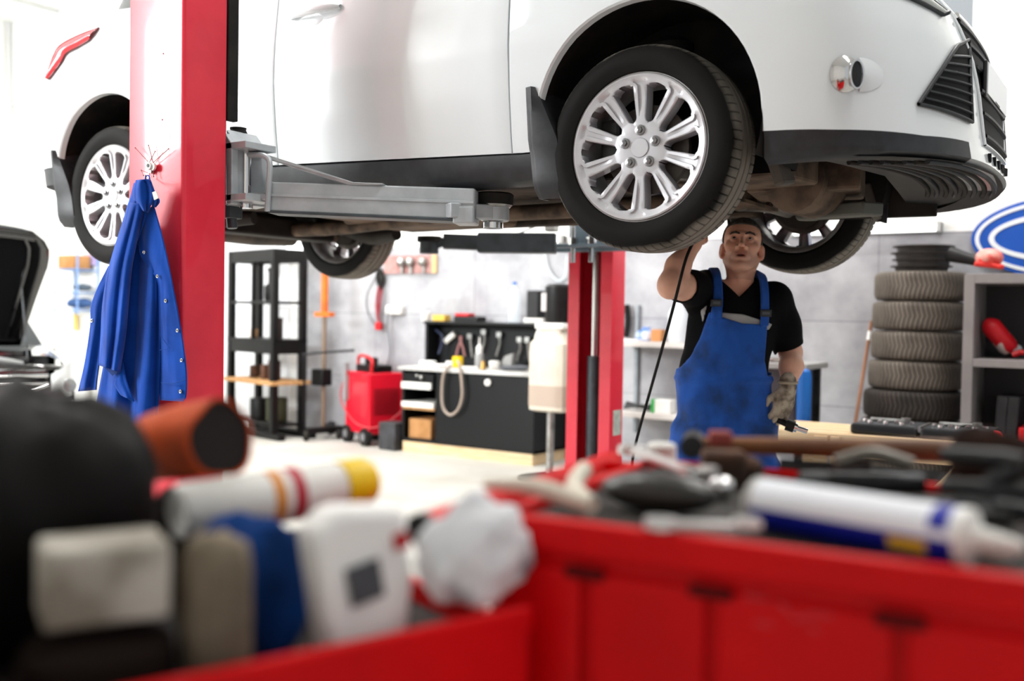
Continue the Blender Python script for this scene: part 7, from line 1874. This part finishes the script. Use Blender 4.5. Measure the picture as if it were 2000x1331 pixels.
s0 = at(345, 1006, 1.06); s1 = at(662, 952, 1.20); cn = thing('spray_can', 'white spray can with yellow cap lying across the rags', 'spray can', (s0 + s1) / 2 - [0, 0, .031]); ax = (s1 - s0) / np.linalg.norm(s1 - s0); Lx = np.linalg.norm(s1 - s0); RC = .031
m = MB(); m.lathe([(.0, .004), (RC * .85, .0), (RC, .006), (RC, Lx - .01), (RC * .85, Lx)], s0, axis=ax, n=32); obj('can_body', m, M_white_plastic, cn, smooth=40)
m = MB(); m.lathe([(RC + .0004, Lx * .50), (RC + .0004, Lx * .57)], s0, axis=ax, n=32); obj('orange_band', m, mat('band_orange', 'd8892c', .5), cn)
m = MB(); m.lathe([(RC + .0004, Lx * .62), (RC + .0004, Lx * .70)], s0, axis=ax, n=32); obj('red_band', m, mat('band_red', 'b52a3a', .5), cn)
m = MB(); m.lathe([(RC * .97, Lx - .002), (RC * .97, Lx + .034), (RC * .8, Lx + .044), (.0, Lx + .045)], s0, axis=ax, n=32); obj('cap', m, M_yellow, cn, label='yellow cap')
lump('oily_rag', tb(.405, .085, TF + .034), (.068, .045, .038), mat('rag_dark', '1d1512', .9, spec=.1), 'black oily rag under the light grey carton', 'rag', amp=.06, f=3.5, seed=77, n=32, flat=.034, R=Rb, boxy=.72)
m = MB(); m.box(tb(.402, .085, TF + .080 + .034), (.100, .07, .066), Rb @ rotz(.12)); single('grey_carton', m, mat('carton_grey', 'bdb8ae', .8, spec=.1, col2='857e72', nscale=12, nlo=.4, nhi=.6), 'crumpled light grey carton at the front of the trolley tray', 'box', bevel=.006, seg=3)
lump('beige_rag', tb(.310, .062, TF + .070), (.028, .036, .078), mat('cloth_beige', '7d7262', .9, spec=.1, col2='5c5347', nscale=10), 'beige rag draped beside the grey carton', 'rag', amp=.10, f=3.5, seed=41, n=32, flat=.068, R=Rb, boxy=.72)
lump('blue_rag', tb(.245, .148, TF + .058), (.052, .040, .074), mat('cloth_blue_dark', '123a78', .9, spec=.1, col2='0a1d3c', nscale=9), 'dark blue rag between the beige rag and the white carton', 'rag', amp=.10, f=4, seed=51, n=36, flat=.056, R=Rb, boxy=.72)
c = tb(.170, .062, TF + .001); wc = thing('white_carton', 'white carton with dark print standing at the tray front', 'box', c)
m = MB(); P = [c + Rb @ np.array(p) for p in ((-.042, -.025, 0), (.038, -.025, 0), (.058, -.022, .136), (.03, -.018, .157), (-.044, -.02, .150), (-.052, -.022, .08))]; m.prism(P, fb * .045); obj('carton', m, M_paper, wc, bevel=.010, seg=3, smooth=40)
m = MB(); m.box(c + Rb @ np.array([.006, -.0262, .085]), (.036, .002, .038), Rb @ roty(.2)); obj('printed_patch', m, mat('print_dark', '4a4d52', .8), wc, smooth=0, label='dark printed patch')
m = MB(); m.box(c + Rb @ np.array([-.034, -.0245, .12]), (.016, .002, .016), Rb @ roty(.2)); obj('printed_dot', m, mat('print_red', 'b5121c', .8), wc, smooth=0)
lump('plastic_bag', tb(.050, .034, TB + .052), (.064, .028, .056), mat('bag_white', 'e4e5e8', .35, spec=.4, col2='8f939c', nscale=14, nlo=.55, nhi=.68), 'crumpled white plastic bag resting on the end rim of the trolley tray', 'bag', amp=.13, f=4.2, seed=63, n=44, flat=.049, R=Rb @ roty(.0))

# ---- things on top of the tall cart
ZA = TA - .012
def onA(px, py): return onT(px, py, ZA)
ch = thing('cable_clip', 'cream plastic clip tool at the near corner of the tall cart', 'tool', onA(1060, 1000))
m = MB(); a, b_ = at(948, 948, 1.165), onA(1150, 1022) + [0, 0, .018]; m.tube([a, (a + b_) / 2 + [0, 0, .008], b_], [.006, .011, .010], n=10, smooth=3); obj('long_jaw', m, mat('cream_plastic', 'd6cfbe', .5), ch)
m = MB(); m.tube([b_, onA(1120, 985) + [0, 0, .020], onA(1140, 965) + [0, 0, .03]], .011, n=10, smooth=3); obj('short_jaw', m, mat('cream_plastic', 'd6cfbe', .5), ch)
m = MB(); c = onA(1268, 1012) + eb * .03; Ra = np.stack([ea, eb, [0, 0, 1]], 1); m.sphere(c + [0, 0, .024], (.072, .036, .024), 28, 14, Ra); single('rubber_block', m, mat('rubber_gloss', '2a2825', .28, spec=.5), 'glossy dark oval rubber block on the tall cart', 'block', smooth=180)
def wrench(name, p0, p1, w, lab, z=.0):
    t = thing(name, lab, 'wrench', (p0 + p1) / 2); d = (p1 - p0); L_ = np.linalg.norm(d); d /= L_; s_ = np.cross([0, 0, 1], d)
    m = MB(); m.bar(p0 + d * w * 1.2, p1 - d * w * 1.2, w, w * .45); obj('shank', m, M_satin, t, bevel=w * .12)
    m = MB(); m.lathe([(w * .55, -w * .3), (w * 1.15, -w * .3), (w * 1.15, w * .3), (w * .55, w * .3)], p0 + d * w, n=20, closed=True); obj('ring_end', m, M_satin, t)
    m = MB(); q = p1 - d * w
    for sg in (-1, 1): m.add(np.array([q + s_ * sg * w * .3 - d * w * .5, q + s_ * sg * w * 1.1, q + s_ * sg * w * 1.0 + d * w * 1.3, q + s_ * sg * w * .5 + d * w * 1.3, q + s_ * sg * w * .45 + d * w * .2])[:, :].tolist() + (np.array([q + s_ * sg * w * .3 - d * w * .5, q + s_ * sg * w * 1.1, q + s_ * sg * w * 1.0 + d * w * 1.3, q + s_ * sg * w * .5 + d * w * 1.3, q + s_ * sg * w * .45 + d * w * .2]) + [0, 0, w * .5]).tolist(), [(0, 1, 2, 3, 4), (9, 8, 7, 6, 5), (0, 1, 6, 5), (1, 2, 7, 6), (2, 3, 8, 7), (3, 4, 9, 8), (4, 0, 5, 9)])
    obj('open_end', m, M_satin, t, smooth=0); return t
wrench('large_wrench', onA(1228, 893) + [0, 0, .012], onA(1368, 985) + [0, 0, .034], .020, 'large chrome wrench slanting across the dark rubber block')
wrench('small_wrench', onT(1262, 1036, TA) + [0, 0, .006], onT(1475, 1044, TA) + [0, 0, .006], .015, 'small chrome wrench lying along the front rim of the tall cart')
m = MB(); q = onA(1292, 905); m.lathe([(.020, 0), (.023, .003), (.023, .026), (.019, .03), (0, .03)], q, n=24); single('plastic_disc', m, M_white_plastic, 'white plastic disc at the back of the tall cart', 'disc')
pl_ = thing('pipe_wrench', 'greasy pipe wrench with red jaw behind the dark rubber block', 'wrench', onA(1395, 940))
m = MB(); m.box(onA(1412, 950) + [0, 0, .024], (.06, .05, .048), Ra @ rotz(.4)); m.sphere(onA(1450, 945) + [0, 0, .02], (.03, .025, .019)); obj('body', m, M_rust, pl_, bevel=.008)
m = MB(); m.box(onA(1405, 938) + [0, 0, .058], (.032, .03, .02), Ra @ rotz(.4)); obj('jaw', m, mat('jaw_red', '8e3a34', .6), pl_, bevel=.004)
m = MB(); m.sphere(onA(1408, 975) + [0, 0, .014], (.018, .018, .014)); single('chrome_nut', m, M_chrome, 'chrome nut beside the cartridge on the tall cart', 'nut', smooth=180)
# sealant cartridge
ct = thing('sealant_cartridge', 'white and blue sealant cartridge lying on the tall cart', 'cartridge', onA(1680, 1090))
r_ = .0275; t0 = onA(1478, 1034); t1 = onA(1888, 1112); t0[2] = t1[2] = ZA + r_; ax = (t1 - t0) / np.linalg.norm(t1 - t0); Lx = np.linalg.norm(t1 - t0)
n = 40; sx = np.cross(ax, [0, 0, 1]); sx /= np.linalg.norm(sx); a_ = np.arange(n + 1) * 2 * PI / n
m = MB()
def ang_in(a, lo, hi): a = a % (2 * PI); return lo <= a < hi
hs = np.linspace(0, Lx, 25); G = np.array([[t0 + ax * h + r_ * (math.cos(t) * -sx + math.sin(t) * np.array([0, 0, 1])) for t in a_] for h in hs])
cam_side = 1 if (-sx) @ (CAM - t0) > 0 else -1
for i in range(24):
    for j in range(n):
        t = (a_[j] + PI / n); s_ = math.sin(t); c_ = math.cos(t) * cam_side
        m.m = 1 if (s_ < .06) else 0
        if 17 <= i <= 20 and -.62 < s_ < -.1 and c_ > 0: m.m = 2
        if 21 <= i <= 22 and s_ > .3: m.m = 1
        q = [G[i, j], G[i, j + 1], G[i + 1, j + 1], G[i + 1, j]]; m.add(q, [(0, 1, 2, 3)])
m.m = 0; obj('tube', m, [mat('cart_white', 'e4e7ee', .4), mat('cart_blue', '0a1c96', .4), M_yellow], ct, weld=.0002, smooth=40)
m = MB(); m.lathe([(0, -.004), (.024, -.004), (.0282, 0), (.0282, .006)], t0, axis=ax, n=32); obj('plunger_end', m, mat('plunger_grey', 'b5b2ac', .5), ct)
m = MB(); m.lathe([(.0282, Lx - .004), (.0282, Lx + .003), (.012, Lx + .010), (.011, Lx + .02), (.005, Lx + .05)], t0, axis=ax, n=28); obj('nozzle', m, M_white_plastic, ct)
# hammer with a long brown handle
hm = thing('hammer', 'hammer with a long brown wooden handle at the back of the tall cart', 'hammer', onA(1620, 900)); h0 = onA(1352, 922) + [0, 0, .040]; h1 = at(1895, 886, 1.40)
m = MB(); m.tube([h0, h0 * .5 + h1 * .5, h1], [.011, .015, .018], n=14); obj('handle', m, mat('handle_brown', '7a4a22', .55, col2='5a3418', nscale=8), hm)
m = MB(); dh = (h1 - h0) / np.linalg.norm(h1 - h0); sh_ = np.cross(dh, [0, 0, 1]); m.cyl(h0 - sh_ * .04, h0 + sh_ * .04, .017, n=18); obj('head', m, M_dark_steel, hm)
# gear puller and greasy odds at the right
gpz = thing('gear_puller', 'grey steel gear puller beside the cartridge nozzle', 'puller', onA(1935, 1060)); q = onA(1930, 1060) + [0, 0, .03]
m = MB(); m.cyl(q - ax * .05 + [0, 0, .02], q + ax * .07 + [0, 0, .03], .009, n=14); obj('screw', m, M_dark_steel, gpz)
for k, (dx, dz) in enumerate(((.0, .045), (.03, -.012), (-.035, -.012))):
    m = MB(); m.tube([q + sx * dx * .4 + [0, 0, dz * .5 + .01], q + sx * dx + ax * .03 + [0, 0, dz + .012], q + sx * dx * 1.1 - ax * .05 + [0, 0, dz + .01]], .009, n=8, smooth=3); obj('arm', m, M_dark_steel, gpz)
m = MB(); q = onA(1942, 1100) - eb * -.004; m.lathe([(.012, 0), (.018, .004), (.019, .018), (.012, .024), (0, .025)], q, n=20); single('plastic_puck', m, mat('knob_pale', 'd8d0c8', .5), 'pale round puck at the front right of the tall cart', 'puck')
lump('greasy_rag', onA(1950, 1000) + [0, 0, .045], (.065, .04, .05), mat('rag_brown', '2a1a14', .9, spec=.1, col2='160e0b', nscale=9), 'dark brown greasy rag at the right back of the tall cart', 'rag', amp=.2, f=4, seed=71, n=32, flat=.044)
for i, (pa, pb, r, lab) in enumerate((((1560, 966), (1800, 970), .014, 'dark steel bar lying behind the cartridge'), ((1520, 930), (1700, 940), .012, 'short dark steel bar behind the cartridge, nearer the hammer'))):
    m = MB(); m.cyl(onA(*pa) + [0, 0, r + .001], onA(*pb) + [0, 0, r + .001], r, n=12); single('steel_bar', m, M_dark_steel, lab, 'bar')
m = MB(); m.tube([onA(1630, 968) + [0, 0, .042], onA(1700, 970) + [0, 0, .054], onA(1780, 975) + [0, 0, .042]], .010, n=8, smooth=4); single('bent_tube', m, mat('tube_pale', '6f6a62', .4, .5), 'bent pale metal tube resting on the dark bars', 'tube')

# ------------------------------------------------------------------ resting things sit a hair above what carries them
_fixed = ('car', 'lift_post', 'lift_carriage', 'wall_light', 'wall_shelf', 'wall_socket', 'ceiling_light_fixture', 'ceiling_conduit', 'conduit_pipe', 'junction_box', 'oval_sign', 'hook_board', 'person', 'lift_arm', 'work_jacket', 'wire_hook', 'workbench', 'tool_rack', 'wire_rack', 'shelf_unit', 'pine_bench', 'tool_cart', 'tool_trolley', 'side_table', 'white_table')
for o in list(COL.objects):
    if o.parent is None and 'category' in o and o.name.split('.')[0] not in _fixed:
        o.location.z += .0016
